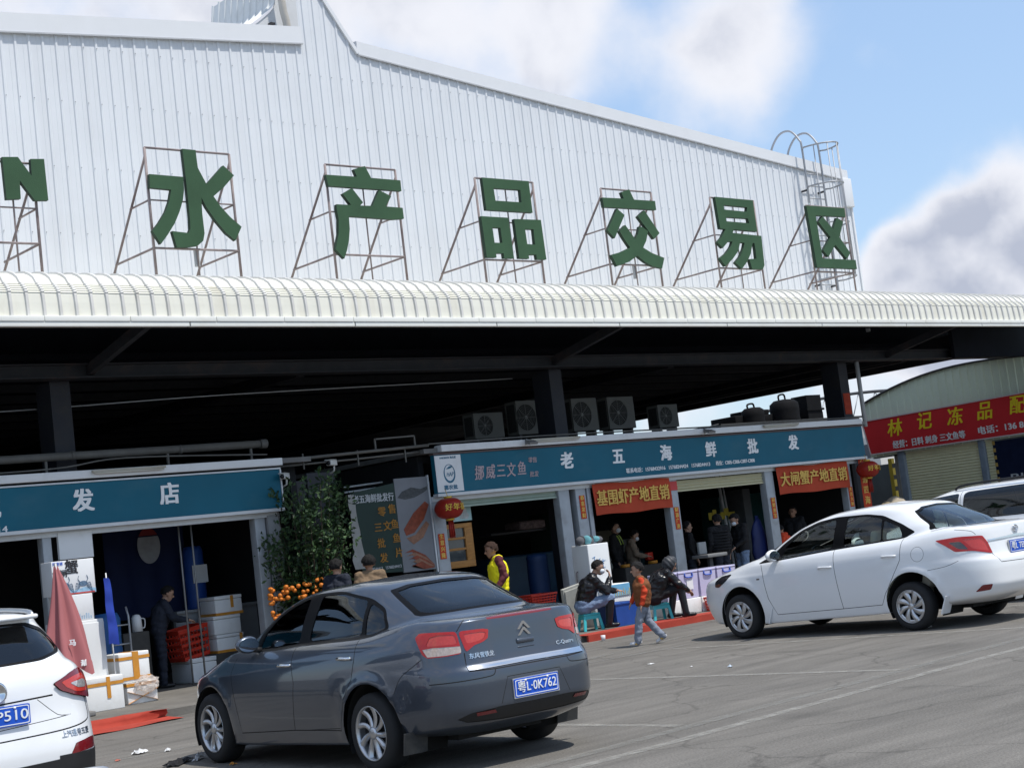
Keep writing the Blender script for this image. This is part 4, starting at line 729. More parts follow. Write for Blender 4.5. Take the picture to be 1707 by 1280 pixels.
block('fish_tank', 24.0, 26.0, 25.8, 26.6, .1, 1.2, mat('tank_glass', (.02, .045, .05), .2, var=.3, coat=.4), 'dark fish tank at the back of the third bay', 'tank'); block('fish_tank', 27.4, 29.0, 24.6, 25.2, .1, 2.2, mat('teal_tank', (.02, .07, .07), .3, var=.3), 'teal tall tank at the back of the fourth bay', 'tank')
for i, (x0, x1, y0, z0, z1, c_, lb, ct) in enumerate(((24.6, 25.5, 26.0, 1.21, 1.75, (.10, .085, .06), 'brown carton on the dark fish tank at the back of the third bay', 'carton'), (25.55, 25.95, 26.0, 1.21, 1.5, (.14, .14, .13), 'grey carton beside the brown one at the back of the third bay', 'carton'), (21.6, 22.4, 25.6, .1, 1.3, (.03, .035, .04), 'dark cold chest behind the workers in the second bay', 'chest'), (23.6, 24.4, 25.8, .1, 1.9, (.025, .03, .035), 'dark upright cooler at the back of the second bay', 'cooler'), (7.2, 8.9, 24.0, .1, 1.15, (.03, .03, .032), 'dark bench inside the leftmost opening', 'bench'), (27.1, 27.35, 23.6, .1, 2.3, (.06, .065, .07), 'grey upright board inside the fourth bay', 'board'))):
    block('store_'+ct, x0, x1, y0, y0+.5, z0, z1, mat('store_%d' % i, c_, .7, var=.3, scale=5), lb, ct)
q = MB(); q.lathe([(.001, 0), (.05, 0), (.05, .18), (.02, .24), (.02, .29), (.001, .29)], 14); lone(q, 'bottle', off, 'white bottle on the dark bench inside the leftmost opening', 'bottle', (8.75, 24.05, 1.155))
for i in range(7):
    q = MB(); q.bx(-.07, .07, -.003, .003, -.16, 0); lone(q, 'tag', mat('dim_yellow_card', (.34, .27, .03), .7, var=.2), 'dim yellow price card hanging in a row inside the third bay', 'price card', (26.30+.13*i, 23.9, 1.86+.06*math.sin(i*2)), R(8*math.sin(i)), 'yellow price cards')
# left shop front
t = thing('freezer', 'tall white freezer behind the folded red parasol', 'freezer', (9.84, 20.92, .1)); q = MB(); q.bev(-.29, .29, -.30, .30, 0, 1.24, .015); q.build('body', white_g, t); q = MB(); q.bev(-.28, .28, -.325, -.304, .03, 1.20, .01); q.build('door', white_g, t)
t = thing('carton', 'white carton with faint blue skyline print on the tall freezer', 'carton', (9.80, 20.88, 1.342)); q = MB(); q.bev(-.23, .22, -.22, .22, 0, .36, .008); q.build('box', off, t); q = MB()
for i in range(12): hgt = .03+.05*abs(math.sin(i*2.3)); q.bx(-.20+.033*i, -.18+.033*i, -.2235, -.2212, .02, .02+hgt)
q.build('print', mat('pale_blue_ink', (.38, .50, .62), .6, var=.3, scale=20), t)
t = thing('crab_carton', 'printed crab carton on top of the white stack behind the parasol', 'carton', (9.78, 20.84, 1.71)); q = MB(); q.bev(-.31, .31, -.16, .18, 0, .47, .006); q.build('box', off, t)
ink = mat('black_ink', (.03, .03, .035), .6); cb = mat('crab_ink', (.10, .16, .24), .6, var=.4, scale=25)
text('蟹', .20, 'lettering', ink, t, FR(-.02, -.164, .36), bold=.004, depth=.003); text('大闸', .11, 'lettering', ink, t, FR(-.20, -.164, .29), bold=.002, depth=.003); text('阳澄湖', .05, 'lettering', mat('plate_blue', (.01, .085, .52)), t, FR(-.22, -.164, .43), depth=.003)
for cxx in (-.14, .13):
    q = MB(); q.prism([(cxx+.062*math.cos(R(15*i)), .135+.036*math.sin(R(15*i))) for i in range(24)], [], lambda u, v, tt: (u, tt, v), -.166, -.162)
    for s in (-1, 1):
        for k in range(4): q.bar((cxx+s*.05, -.165, .135-.012*k), (cxx+s*(.10+.006*k), -.165, .15-.04*k), .008, .003); q.bar((cxx+s*(.10+.006*k), -.165, .15-.04*k), (cxx+s*(.115+.006*k), -.165, .105-.04*k), .006, .003)
        q.bar((cxx+s*.045, -.165, .155), (cxx+s*.075, -.165, .20), .014, .003); q.bar((cxx+s*.075, -.165, .20), (cxx+s*.06, -.165, .245), .012, .003)
    q.build('crab_picture', cb, t)
q = MB(); q.prism([(-.31, .005), (.31, .005), (.31, .06), (.15, .085), (0, .05), (-.15, .085), (-.31, .05)], [], lambda u, v, tt: (u, tt, v), -.1635, -.1612); q.build('water_print', mat('water_ink', (.28, .45, .60), .6, var=.4, scale=16), t)
q = MB(); q.bx(-.2, .29, -.1655, -.1612, .003, .02); q.build('red_line', redp, t)
t = thing('parasol', 'folded dusty red parasol leaning in front of the white freezer', 'parasol', (9.30, 20.05, .1)); q = MB(); n = 48; vs = []; fs = []; rows_ = 22
for j in range(rows_+1):
    f = j/rows_; z = 2.0-1.36*f; r_ = .03+.36*f**.95
    for i in range(n):
        a = 2*math.pi*i/n; ple = .78+.22*math.cos(a*6+1.2*math.sin(f*3)); tw = .25*f
        zz = z-(.10*max(0, math.cos(a*6+.6)) if f > .97 else 0); vs.append((r_*ple*math.cos(a+tw)-.06*(1-f)+.03*math.sin(f*4), r_*ple*math.sin(a+tw)*.8, zz))
for j in range(rows_):
    for i in range(n): fs.append((j*n+i, j*n+(i+1) % n, (j+1)*n+(i+1) % n, (j+1)*n+i))
q.add(vs, fs, 0, True); q.build('canopy', mat('dusty_red_cloth', (.38, .135, .14), .9, var=.14, scale=3, stretch=(1, 1, .3)), t); q = MB(); q.tube([(0, 0, 0), (-.06, 0, 2.04)], .022, 8); q.build('pole', mat('galvanised'), t); q = MB(); q.bev(-.22, .22, -.22, .22, 0, .07, .02); q.build('base', slab, t)
text('马', .09, 'lettering', white, t, Matrix.Rotation(R(-14), 4, 'Z') @ FR(.03, -.232, .98), bold=.004, depth=.01); text('海鲜行', .085, 'lettering', white, t, Matrix.Rotation(R(28), 4, 'Z') @ FR(.04, -.262, .70), bold=.004, depth=.01)
q = MB(); vs = []; fs = []
for k in range(13):
    z = 1.88-.90*k/12; a = .006*math.sin(k*.9); vs += [(-.03+a, 0, z), (.035+a, -.02+.02*math.sin(k*1.7), z), (.07+a+.005*k, .01, z-.03)]
for k in range(12): fs += [(3*k, 3*k+1, 3*k+4, 3*k+3), (3*k+1, 3*k+2, 3*k+5, 3*k+4)]
q.add(vs, fs, 0, True); q.tube([(.02, .012, 1.95), (.03, .012, .10)], .008, 6, mi=1); lone(q, 'flag', [mat('blue_flag_cloth', (.02, .05, .33), .7, var=.1), paperw], 'narrow blue flag with a white pole right of the crab carton', 'flag', (10.13, 20.45, 0.0))
t = thing('drum', 'blue drum behind the narrow blue flag', 'drum', (10.98, 22.25, .1)); q = MB(); q.lathe([(.001, 0), (.19, 0), (.20, .06), (.19, .12), (.20, .5), (.19, .9), (.20, 1.18), (.16, 1.27), (.001, 1.28)], 22); q.build('body', mat('blue_drum', (.03, .11, .30), .45, var=.15), t)
t = thing('hand_truck', 'steel hand truck standing against the blue drum', 'hand truck', (11.05, 21.98, .1)); q = MB()
for s in (-.15, .15): q.tube([(s, 0, 0), (s, .0, 1.2), (s, .06, 1.34)], .016, 7)
for z in (.25, .52, .80, 1.08): q.tube([(-.15, 0, z), (.15, 0, z)], .013, 6)
q.bx(-.17, .17, -.22, 0, .0, .012); q.build('frame', mat('galvanised'), t)
for s in (-.19, .19): q = MB(); q.lathe([(.001, -.02), (.10, -.02), (.11, 0), (.10, .02), (.001, .02)], 18, Matrix.Translation((s, .06, .11)) @ Matrix.Rotation(R(90), 4, 'Y')); q.build('wheel', mat('tyre_rubber', (.022, .022, .023), .85), t)
block('side_table', 11.55, 12.0, 22.9, 23.3, .1, 1.02, mat('dark_counter'), 'dark side table left of the stooping worker', 'table'); q = MB(); q.lathe([(.001, 0), (.085, 0), (.075, .22), (.05, .26), (.001, .27)], 18); q.tube(smooth3([(.07, 0, .20), (.14, 0, .18), (.13, 0, .06), (.08, 0, .05)]), .010, 6); lone(q, 'kettle', off, 'white kettle on the dark side table', 'kettle', (11.85, 23.0, 1.024))
foam_box('foam_box', 9.93, 20.62-.06, .1, .60, .30, .46, 'wide white foam box on the kerb behind the white off-roader', tapes=(('h', .78), ('v', .08)), group='foam boxes on the left kerb')
foam_box('foam_box', 10.66, 20.88, .1, .46, .34, .29, 'lower orange taped foam box right of the wide foam box', tapes=(('x', 0), ('h', .92)), group='foam boxes on the left kerb')
foam_box('foam_box', 10.58, 20.92, .395, .48, .36, .42, 'upper foam box with a broad orange tape over its middle', rz=R(4), tapes=(('t', .02), ('h', .82), ('h', .15)), group='foam boxes on the left kerb')
q = MB(); rr = random.Random(9); bm_ = bmesh.new(); bmesh.ops.create_icosphere(bm_, subdivisions=3, radius=1)
for v in bm_.verts: v.co = Vector((v.co.x*.17, v.co.y*.06, v.co.z*.11))*(1+.25*math.sin(v.co.x*9+v.co.z*13)*math.cos(v.co.y*11+v.co.x*7))
q.bm(bm_, 0, False); lone(q, 'plastic_bag', mat('thin_plastic', (.72, .64, .58), .35, alpha=.45, var=.25, scale=9), 'crumpled clear plastic bag on the lower orange taped box', 'plastic bag', (10.72, 20.66, .36))
foam_box('foam_box', 12.93, 23.28, .1, .46, .66, .38, 'grimy white foam box under the red basket', group='foam boxes in the left shop')
crate('crate', 12.86, 23.25, .485, .56, .48, .50, redp, 'red basket on a foam box beside the stooping worker', rz=R(6), tilt=R(-8))
block('pallet_stand', 13.2, 13.8, 23.02, 23.6, .1, .50, mat('dark_counter'), 'dark stand under the stack of three foam boxes', 'stand')
for i, (dx, z, h, lb, tp) in enumerate(((.0, .505, .285, 'bottom foam box of the stack of three', (('v', .2), ('h', .06))), (-.03, .795, .30, 'middle foam box of the stack of three', ()), (.03, 1.10, .31, 'top foam box of the stack of three', (('v', .06), ('h', .06))))): foam_box('foam_box', 13.50+dx, 23.28, z, .50, .50, h, lb, tapes=tp, group='stack of three foam boxes')
q = MB(); q.bx(12.9, 14.45, 23.68, 23.76, .1, 1.20); q.bx(12.9, 14.45, 23.62, 23.98, 1.20, 1.24); lone(q, 'low_wall', mat('grey_panel'), 'low grey counter wall at the right end of the left shop', 'wall')
for x, lb in ((12.40, 'thin steel pole left of the dark opening in the left shop'), (12.62, 'second thin steel pole in the left shop')): q = MB(); q.tube([(x, 22.4, .1), (x, 22.4, 3.2)], .015, 8); lone(q, 'pole', mat('dull_alloy'), lb, 'pole', group='thin steel poles')
q = MB(); q.lathe([(.001, 0), (.17, 0), (.18, .06), (.17, .12), (.18, .6), (.17, 1.0), (.14, 1.08), (.001, 1.09)], 20); dr = lone(q, 'drum', bluep, 'dark blue drum with a white sheet behind the low counter wall', 'drum', (13.55, 23.0+.55, 1.30)); q = MB(); q.bx(-.14, .14, -.195, -.188, .46, .76); q.build('paper', paperw, dr); block('drum_stand', 13.2, 13.85, 24.0, 24.4, .1, 1.2, mat('dark_counter'), 'dark stand behind the foam boxes holding the drum', 'stand'); dr.location = (13.62, 24.2, 1.205)
q = MB(); vs = []; fs = []
for i in range(17):
    for k in range(2): vs.append((-.75+1.5*i/16, .03*math.sin(i*1.3), -1.55*k))
for i in range(16): fs.append((2*i, 2*i+1, 2*i+3, 2*i+2))
q.add(vs, fs, 0, True); bl = lone(q, 'backdrop_cloth', mat('navy_cloth', (.007, .014, .055), .8, var=.15, scale=3), 'navy cloth with a red and white oval hanging at the back of the left shop', 'cloth', (12.85, 24.4, 2.75))
q = MB(); ov = lambda s, e0, e1: [(.05+.21*math.cos(R(a)), -.37+.30*math.sin(R(a))) for a in range(e0, e1+1, 10)]; q.prism(ov(1, 35, 145), [], lambda u, v, tt: (u, tt, v), -.05, -.045, mi=1); q.prism(ov(1, 150, 390), [], lambda u, v, tt: (u, tt, v), -.05, -.045); q.build('oval_emblem', [mat('grey_white_print', (.34, .35, .37), .8, var=.2), mat('dull_red_print', (.22, .03, .03), .8, var=.2)], bl)
# gap between the shops
for x0, x1, z, lb in ((14.66, 15.0, 3.02, 'tall grey panel behind the kumquat tree, left one'), (15.02, 15.42, 3.10, 'tall grey panel behind the kumquat tree, middle one'), (15.46, 16.05, 3.22, 'tall grey panel behind the kumquat tree, right one')): q = MB(); q.bev(-(x1-x0)/2, (x1-x0)/2, -.03, .03, 0, z, .008); lone(q, 'wall_panel', mat('dark_grey_panel', (.085, .088, .10), .7, var=.2, scale=2), lb, 'panel', ((x0+x1)/2, 23.3, .1), 0, 'grey panels behind the tree')
q = MB(); q.bx(14.1, 17.1, 26.0, 26.1, .1, 3.3); lone(q, 'passage_wall', mat('shade_black_steel'), 'dark wall closing the gap between the two shops', 'wall')
for z, lb in ((3.03, 'upper pale strip in the gap above the salmon poster'), (2.94, 'lower pale strip in the gap above the salmon poster')): q = MB(); q.tube([(16.3, 23.4, z), (17.7, 23.4, z+.07)], .018, 6); lone(q, 'strip', mat('pale_strip', (.75, .77, .78), .4, var=.02), lb, 'strip', group='pale strips')
pb = thing('poster_board', 'dark green and salmon picture board in the gap between the shops', 'poster', (16.3, 22.05, 2.2)); gpn = mat('dark_green_print', (.006, .026, .021), .5, var=.25, scale=3); q = MB(); q.add([(-.83, 0, .64), (-.74, 0, -.72), (.10, 0, -.76), (.10, 0, .76), (-.83, .02, .64), (-.74, .02, -.72), (.10, .02, -.76), (.10, .02, .76)], [(0, 1, 2, 3), (7, 6, 5, 4), (0, 4, 5, 1), (3, 2, 6, 7), (0, 3, 7, 4), (1, 5, 6, 2)]); q.build('green_panel', gpn, pb)
q = MB(); q.bx(.105, .82, -.004, .02, -.78, .83); q.build('picture_panel', mat('grey_print', (.17, .18, .20), .5, var=.12, scale=2), pb); q = MB(); q.bx(.82, .85, -.02, .03, -.85, .85); q.build('edge', alu, pb)
q = MB(); q.prism([(.14, .50), (.25, .60), (.45, .66), (.66, .62), (.80, .66), (.80, .60), (.70, .55), (.50, .48), (.30, .46)], [], lambda u, v, tt: (u, tt, v), -.009, -.005, mi=0); q.prism([(.20, -.05), (.45, .22), (.72, .40), (.80, .34), (.66, .10), (.42, -.12), (.24, -.16)], [], lambda u, v, tt: (u, tt, v), -.009, -.005, mi=1)
q.prism([(.24, -.20), (.44, -.16), (.70, .06), (.76, .0), (.60, -.22), (.38, -.32)], [], lambda u, v, tt: (u, tt, v), -.009, -.005, mi=2)
for k in range(5): q.prism([(.16+.03*k, -.45-.06*k), (.34+.04*k, -.40-.055*k), (.60+.02*k, -.52-.05*k), (.78, -.70-.01*k), (.74, -.72-.008*k), (.54, -.56-.05*k), (.32, -.445-.055*k)], [], lambda u, v, tt: (u, tt, v), -.009-.003*k, -.006-.003*k, mi=1 if k % 2 == 0 else 2)
q.build('fish_picture', [mat('fish_dark', (.05, .055, .06), .5, var=.5, scale=18), mat('salmon_red', (.20, .045, .022), .5, var=.4, scale=14), mat('salmon_pale', (.24, .12, .075), .5, var=.3, scale=14)], pb)
text('老五海鲜批发行', .15, 'lettering', mat('grey_white_letter', (.42, .44, .46), .6), pb, FR(-.36, -.006, .52), bold=.003, depth=.004, width=.84)
och = mat('orange_letter', (.30, .14, .02), .6, var=.3, scale=20)
for c, u, v in (('零', -.22, .28), ('售', .0, .31), ('三', -.33, .02), ('文', -.14, .03), ('鱼', .02, .05), ('批', -.30, -.25), ('鱼', .03, -.19), ('发', -.28, -.50), ('片', .05, -.44)): text(c, .17, 'lettering', och, pb, FR(u, -.006, v), bold=.003, depth=.004)
text('13768244413   15768244413', .07, 'lettering', mat('grey_white_letter'), pb, FR(-.30, -.006, -.66), bold=.001, depth=.004, width=.72)
q = MB(); vs = []; fs = []
for k in range(9): z = .62-1.25*k/8; w_ = .06+.03*math.sin(k*1.9)+(.06 if k in (6, 7) else 0); vs += [(-.85-w_*.6, -.02, z), (-.80+.012*k+w_*.3, -.03, z)]
for k in range(8): fs.append((2*k, 2*k+1, 2*k+3, 2*k+2))
q.add(vs, fs); q.build('torn_paper', mat('torn_grey_paper', (.30, .30, .29), .8, var=.15), pb)
# kumquat tree
t = thing('kumquat_tree', 'potted kumquat tree with orange fruit at its foot, between the shops', 'tree', (14.36, 21.7, .1)); rr = random.Random(21); q = MB(); q.lathe([(.001, 0), (.24, 0), (.32, .40), (.35, .42), (.33, .45), (.29, .43), (.28, .38), (.001, .37)], 24); q.build('pot', mat('glazed_pot', (.25, .04, .02), .3, var=.2), t)
q = MB(); tips = []
for i in range(24):
    a = 6.283*i/24+rr.random()*.4; L = 1.5+1.25*rr.random(); sp_ = .28+.52*rr.random(); 
    if math.cos(a-.2) > .3: L += .25
    p0_ = Vector((.03*math.cos(a), .03*math.sin(a), .40)); p1_ = p0_+Vector((sp_*.6*math.cos(a), sp_*.5*math.sin(a), L*.42)); p2_ = p0_+Vector((sp_*math.cos(a), sp_*.85*math.sin(a), L*.93)); pts = smooth3([p0_, p1_, p2_], 5)
    q.tube(pts, [.018*(1-.8*j/(len(pts)-1)) for j in range(len(pts))], 5); tips.append(pts)
q.tube([(0, 0, .35), (.02, 0, .9), (.05, .02, 2.3)], [.035, .03, .006], 6); tips.append(smooth3([(0, 0, .5), (.03, 0, 1.2), (.06, .02, 2.75)], 5)); q.build('trunk', mat('bark', (.07, .05, .035), .9, var=.3, scale=12), t)
vs = []; fs = []; lm_ = []
def leaf(c, d, s):
    d = d.normalized(); u = d.cross(Vector((rr.random()-.5, rr.random()-.5, rr.random()-.5))).normalized(); n_ = d.cross(u); o = len(vs)
    vs.extend([c, c+d*s*.5+u*s*.24+n_*s*.08, c+d*s, c+d*s*.5-u*s*.24+n_*s*.08]); fs.extend([(o, o+1, o+2), (o, o+2, o+3)]); k = rr.choice((0, 0, 1, 1, 2)); lm_.extend([k, k])
for pts in tips:
    nP = len(pts)
    for j in range(2, nP):
        for _ in range(17):
            c = pts[j]+Vector((rr.gauss(0, .10), rr.gauss(0, .10), rr.gauss(0, .09)))
            if c.z < .62: continue
            for _2 in range(2): leaf(c+Vector((rr.gauss(0, .02), rr.gauss(0, .02), rr.gauss(0, .02))), Vector((rr.gauss(0, .6), rr.gauss(0, .6), rr.gauss(.35, .6))), .065+.05*rr.random())
for _ in range(1100):
    a = rr.random()*6.283; r_ = .56*math.sqrt(rr.random()); z = .65+.75*rr.random(); leaf(Vector((r_*math.cos(a)-.08, r_*math.sin(a), z)), Vector((math.cos(a), math.sin(a), rr.gauss(.2, .5))), .07+.05*rr.random())
q = MB(); q.v = [tuple(v) for v in vs]; q.f = fs; q.mi = lm_; q.sm = [False]*len(fs)
me = bpy.data.meshes.new('foliage'); me.from_pydata(q.v, [], q.f)
for m_ in (mat('leaf_dark', (.014, .034, .012), .5, var=.3, scale=3), mat('leaf_mid', (.028, .062, .018), .45, var=.3, scale=3), mat('leaf_pale', (.055, .10, .035), .45, var=.3, scale=3)): me.materials.append(m_)
me.polygons.foreach_set('material_index', lm_); link('foliage', me, t)
bm_ = bmesh.new(); bmesh.ops.create_icosphere(bm_, subdivisions=2, radius=.034); fm = MB(); fm.bm(bm_, 0, True); f0 = None; om = mat('kumquat_orange', (.55, .165, .02), .5, var=.35, scale=9)
for i in range(99):
    a = rr.random()*6.283; r_ = .70*(.80+.3*rr.random()); z = .78+.50*rr.random()
    fx = -.92+1.10*rr.random()**1.3; z = .92+.52*rr.random()-(.10 if fx < -.35 else 0)+(.45*rr.random() if i > 88 else 0); p = Vector((fx, -(.34+.30*rr.random())*math.sqrt(max(.05, 1-(fx/.85)**2)), z))
    if f0 is None: f0 = fm.build('fruit', om, t, p); f_ = f0
    else: f_ = f0.copy(); COL.objects.link(f_); f_.parent = t; f_.location = p
    s_ = .75+.5*rr.random(); f_.scale = (s_, s_, s_*.92)
# sacks and striped post at the right end
for x, y, s_, lb, m_ in ((30.0, 21.7, 1.0, 'beige sack on the kerb under the right lantern', (.34, .29, .22)), (29.55, 21.6, .8, 'smaller brown sack beside the beige one', (.22, .18, .12))):
    q = MB(); bm_ = bmesh.new(); bmesh.ops.create_icosphere(bm_, subdivisions=3, radius=1)
    for v in bm_.verts: v.co = Vector((v.co.x*.34, v.co.y*.26, v.co.z*.26+.24))*s_*(1+.06*math.sin(v.co.x*7+v.co.y*5+v.co.z*6))
    q.bm(bm_, 0, True); lone(q, 'sack', mat('sack_%d' % int(x*10), m_, .9, var=.15, scale=5), lb, 'sack', (x, y, 1.22))
block('sack_bench', 29.3, 30.4, 21.4, 22.0, .1, 1.215, slab, 'grey ledge carrying the sacks under the right lantern', 'ledge')
q = MB(); q.bx(-.05, .05, -.05, .05, 0, 2.5)
for i in range(9): q.box((0, -.052, .25+.26*i), (.10, .003, .10), mi=1, M=Matrix.Rotation(R(0), 3, 'Y'))
lone(q, 'striped_post', [mat('yellow_post', (.42, .30, .04), .6, var=.1), mat('black_plastic', (.02, .02, .021), .5)], 'yellow and black striped post right of the right lantern', 'post', (30.5, 22.0, .1))
# litter
def scrap(x, y, w, d, rz, m, label, h=.03, seed=1):
    r_ = random.Random(seed); q = MB(); n = 7; vs = []; fs = []
    for i in range(n):
        for k in range(n):
            u, v = i/(n-1)-.5, k/(n-1)-.5; e = 1-.35*r_.random() if (i in (0, n-1) or k in (0, n-1)) else 1; vs.append((u*w*e, v*d*e, .006+h*r_.random()*(1.2-abs(u)-abs(v))))
    for i in range(n-1):
        for k in range(n-1): fs.append((i*n+k, (i+1)*n+k, (i+1)*n+k+1, i*n+k+1))
    q.add(vs, fs); lone(q, 'litter', m, label, 'litter', (x, y, 0), rz, 'scraps of litter')
wl = mat('litter_white', (.60, .60, .60), .8, var=.1); 
scrap(7.78, 15.30, .20, .14, .4, wl, 'crumpled white paper on the road between the white off-roader and grey saloon', .05, 1); scrap(7.95, 15.02, .10, .07, 1.0, wl, 'small torn white paper beside the crumpled one', .03, 2)
scrap(7.40, 13.80, .50, .20, .7, mat('black_cloth', (.012, .012, .014), .9), 'black cloth on the road by the front wheel of the grey saloon', .05, 3); scrap(7.62, 13.80, .30, .06, .75, wl, 'white strip of cloth on the black cloth', .07, 4)
scrap(7.46, 12.90, .07, .05, .2, tape, 'orange scrap on the road by the front wheel', .03, 5); scrap(7.38, 15.0, .07, .05, .2, mat('pink_scrap', (.45, .12, .08), .8), 'pinkish scrap near the crumpled paper', .02, 6)
scrap(14.19, 14.20, .09, .06, 0, wl, 'white scrap on the road, nearest the walking boy', .015, 7); scrap(13.66, 12.42, .08, .06, .5, mat('pale_blue_scrap', (.45, .52, .60), .8), 'pale blue scrap on the open road', .03, 8); scrap(13.80, 13.15, .06, .03, .5, wl, 'tiny white scrap on the open road', .01, 9)
scrap(17.16, 12.18, .16, .10, .3, wl, 'crumpled white tissue by the rear wheel of the white saloon', .06, 10); scrap(10.55, 18.66, .10, .06, .3, wl, 'small white scrap by the kerb left of the grey saloon', .03, 11)
q = MB(); q.lathe([(.001, 0), (.030, 0), (.038, .09), (.035, .09), (.028, .006), (.001, .005)], 16); lone(q, 'paper_cup', mat('cup_white', (.66, .64, .66), .5, var=.05), 'white paper cup standing on the road before the red carpet', 'cup', (17.55, 18.55, 0.0))
scrap(19.95, 19.1, .10, .06, .2, wl, 'white scrap on the carpet by the hooded woman', .02, 12)

# trees far behind the passage
rr = random.Random(77)
for (x, y, h, lb) in ((118, 82, 6.5, 'dark tree far behind the passage, left one'), (123, 83, 5.2, 'dark tree far behind the passage, right one')):
    t = thing('far_tree', lb, 'tree', (x, y, 0)); q = MB(); q.tube([(0, 0, 0), (.1, 0, h*.6)], [.22, .1], 6); q.build('trunk', mat('bark'), t); vs = []; fs = []
    for i in range(900):
        a = rr.random()*6.283; u = rr.random(); r_ = h*.38*math.sqrt(rr.random())*(1-.5*abs(u-.4)); c = Vector((r_*math.cos(a), r_*math.sin(a), h*(.35+.65*u))); dd = Vector((rr.gauss(0, 1), rr.gauss(0, 1), rr.gauss(0, 1))).normalized(); e_ = dd.orthogonal().normalized(); o = len(vs); k = .22+.2*rr.random(); vs += [c-dd*k, c+e_*k*.7, c+dd*k, c-e_*k*.7]; fs.append((o, o+1, o+2, o+3))
    me = bpy.data.meshes.new('crown'); me.from_pydata([tuple(v) for v in vs], [], fs); me.materials.append(mat('far_leaf', (.03, .055, .03), .7, var=.4, scale=1)); link('crown', me, t)
t = thing('far_block', 'pale block of flats far behind the passage', 'building', (150, 108, 0)); q = MB(); q.bx(-9, 9, -5, 5, 0, 8.6); q.bx(-7, -3, -4, 4, 8.6, 10); q.build('wall', mat('far_wall', (.55, .53, .50), .8, var=.05), t)
for i in range(5):
    for k in range(3): q = MB(); q.bx(-9.03, -9.0, -4+1.8*i, -3+1.8*i, 1.2+2.6*k, 2.7+2.6*k); q.build('window', mat('navy_glass'), t)

# ---------------------------------------------------------------- cars
def pchip(P, sub):
    """P: rows x cols x 3 -> monotone cubic interpolation between rows"""
    d = np.diff(P, axis=0); m = np.zeros_like(P); a, b = d[:-1], d[1:]
    s = (a*b > 0); m[1:-1] = np.where(s, 2*a*b/np.where(s, a+b, 1), 0); m[0] = d[0]; m[-1] = d[-1]
    out = []
    for i in range(len(P)-1):
        for k in range(sub):
            t = k/sub; h00 = 2*t**3-3*t*t+1; h10 = t**3-2*t*t+t; h01 = -2*t**3+3*t*t; h11 = t**3-t*t
            out.append(h00*P[i]+h10*m[i]+h01*P[i+1]+h11*m[i+1])
    out.append(P[-1]); return np.array(out)
def car_half(rows, seg=(14, 44, 16), sub=7, arches=(), r_arch=.39):
    """left half of a body shell from stacked plan outlines.
    row: (z profile [(x, z)...], front x, rear x, half width, front squareness, rear squareness)"""
    P = []
    for zp, xf, xr, w, nf, nr in rows:
        th = np.linspace(0, math.pi, 721); c, s = np.cos(th), np.sin(th); n = np.where(c > 0, nf, nr)
        mid = (xf+xr)/2
        x = mid+np.where(c > 0, xf-mid, mid-xr)*np.sign(c)*np.abs(c)**(2/n); y = w*np.abs(s)**(2/n); y[0] = y[-1] = 0
        pts = []
        for (i0, i1), k in zip(((0, 180), (180, 540), (540, 720)), seg):
            xx, yy = x[i0:i1+1], y[i0:i1+1]; L = np.concatenate([[0], np.cumsum(np.hypot(np.diff(xx), np.diff(yy)))])
            q = np.linspace(0, L[-1], k+1)[(0 if i0 == 0 else 1):]
            pts += list(zip(np.interp(q, L, xx), np.interp(q, L, yy)))
        pts = np.array(pts); zx = sorted(zp); z = np.interp(pts[:, 0], [a for a, _ in zx], [b for _, b in zx])
        k5 = np.array([1, 4, 6, 4, 1])/16.; zp5 = np.pad(z, 2, mode='edge'); z = np.convolve(zp5, k5, 'valid')
        P.append(np.column_stack([pts, z]))
    G = pchip(np.array(P), sub)
    for ax, az in arches:          # flared lips over the wheels
        d = np.hypot(G[:, :, 0]-ax, G[:, :, 2]-az); m = (G[:, :, 1] > .5) & (G[:, :, 2] < 1.0)
        G[:, :, 1] += np.where(m, .015*np.exp(-((d-r_arch-.015)/.05)**2), 0)
    nv, nu = G.shape[:2]; bm = bmesh.new()
    vs = [[bm.verts.new(G[j, i]) for i in range(nu)] for j in range(nv)]
    for j in range(nv-1):
        for i in range(nu-1):
            q = [vs[j][i], vs[j][i+1], vs[j+1][i+1], vs[j+1][i]]
            try: bm.faces.new(q[::-1])
            except ValueError: pass
    bmesh.ops.remove_doubles(bm, verts=bm.verts, dist=1e-4)
    bmesh.ops.dissolve_degenerate(bm, edges=bm.edges, dist=1e-5)
    for v in bm.verts:
        if abs(v.co.y) < 2e-4: v.co.y = 0
    bmesh.ops.recalc_face_normals(bm, faces=bm.faces)
    bm.normal_update()
    up = [f for f in bm.faces if f.calc_center_median().z > 1.3 and abs(f.normal.z) > .8]
    if up and sum(f.normal.z for f in up) < 0: bmesh.ops.reverse_faces(bm, faces=bm.faces)
    bm.normal_update(); return bm
AX = {'S': (Vector((0, 1, 0)), lambda p: (p.x, p.z)), 'R': (Vector((1, 0, 0)), lambda p: (p.y, p.z)),
      'D': (Vector((-1, 1, 0)).normalized(), lambda p: ((p.x+p.y)/math.sqrt(2), p.z)),
      'F': (Vector((1, 0, 0)), lambda p: (p.y, p.z)), 'T': (Vector((0, 0, 1)), lambda p: (p.x, p.y))}
SEL = {'S': lambda f: f.normal.y > .12, 'R': lambda f: f.normal.x < -.05, 'D': lambda f: f.normal.dot(Vector((-1, 1, 0))) > .1, 'F': lambda f: f.normal.x > .05, 'T': lambda f: f.normal.z > .3}
def inside(p, poly):
    x, y = p; r = False; j = len(poly)-1
    for i in range(len(poly)):
        xi, yi = poly[i]; xj, yj = poly[j]
        if (yi > y) != (yj > y) and x < (xj-xi)*(y-yi)/(yj-yi)+xi: r = not r
        j = i
    return r
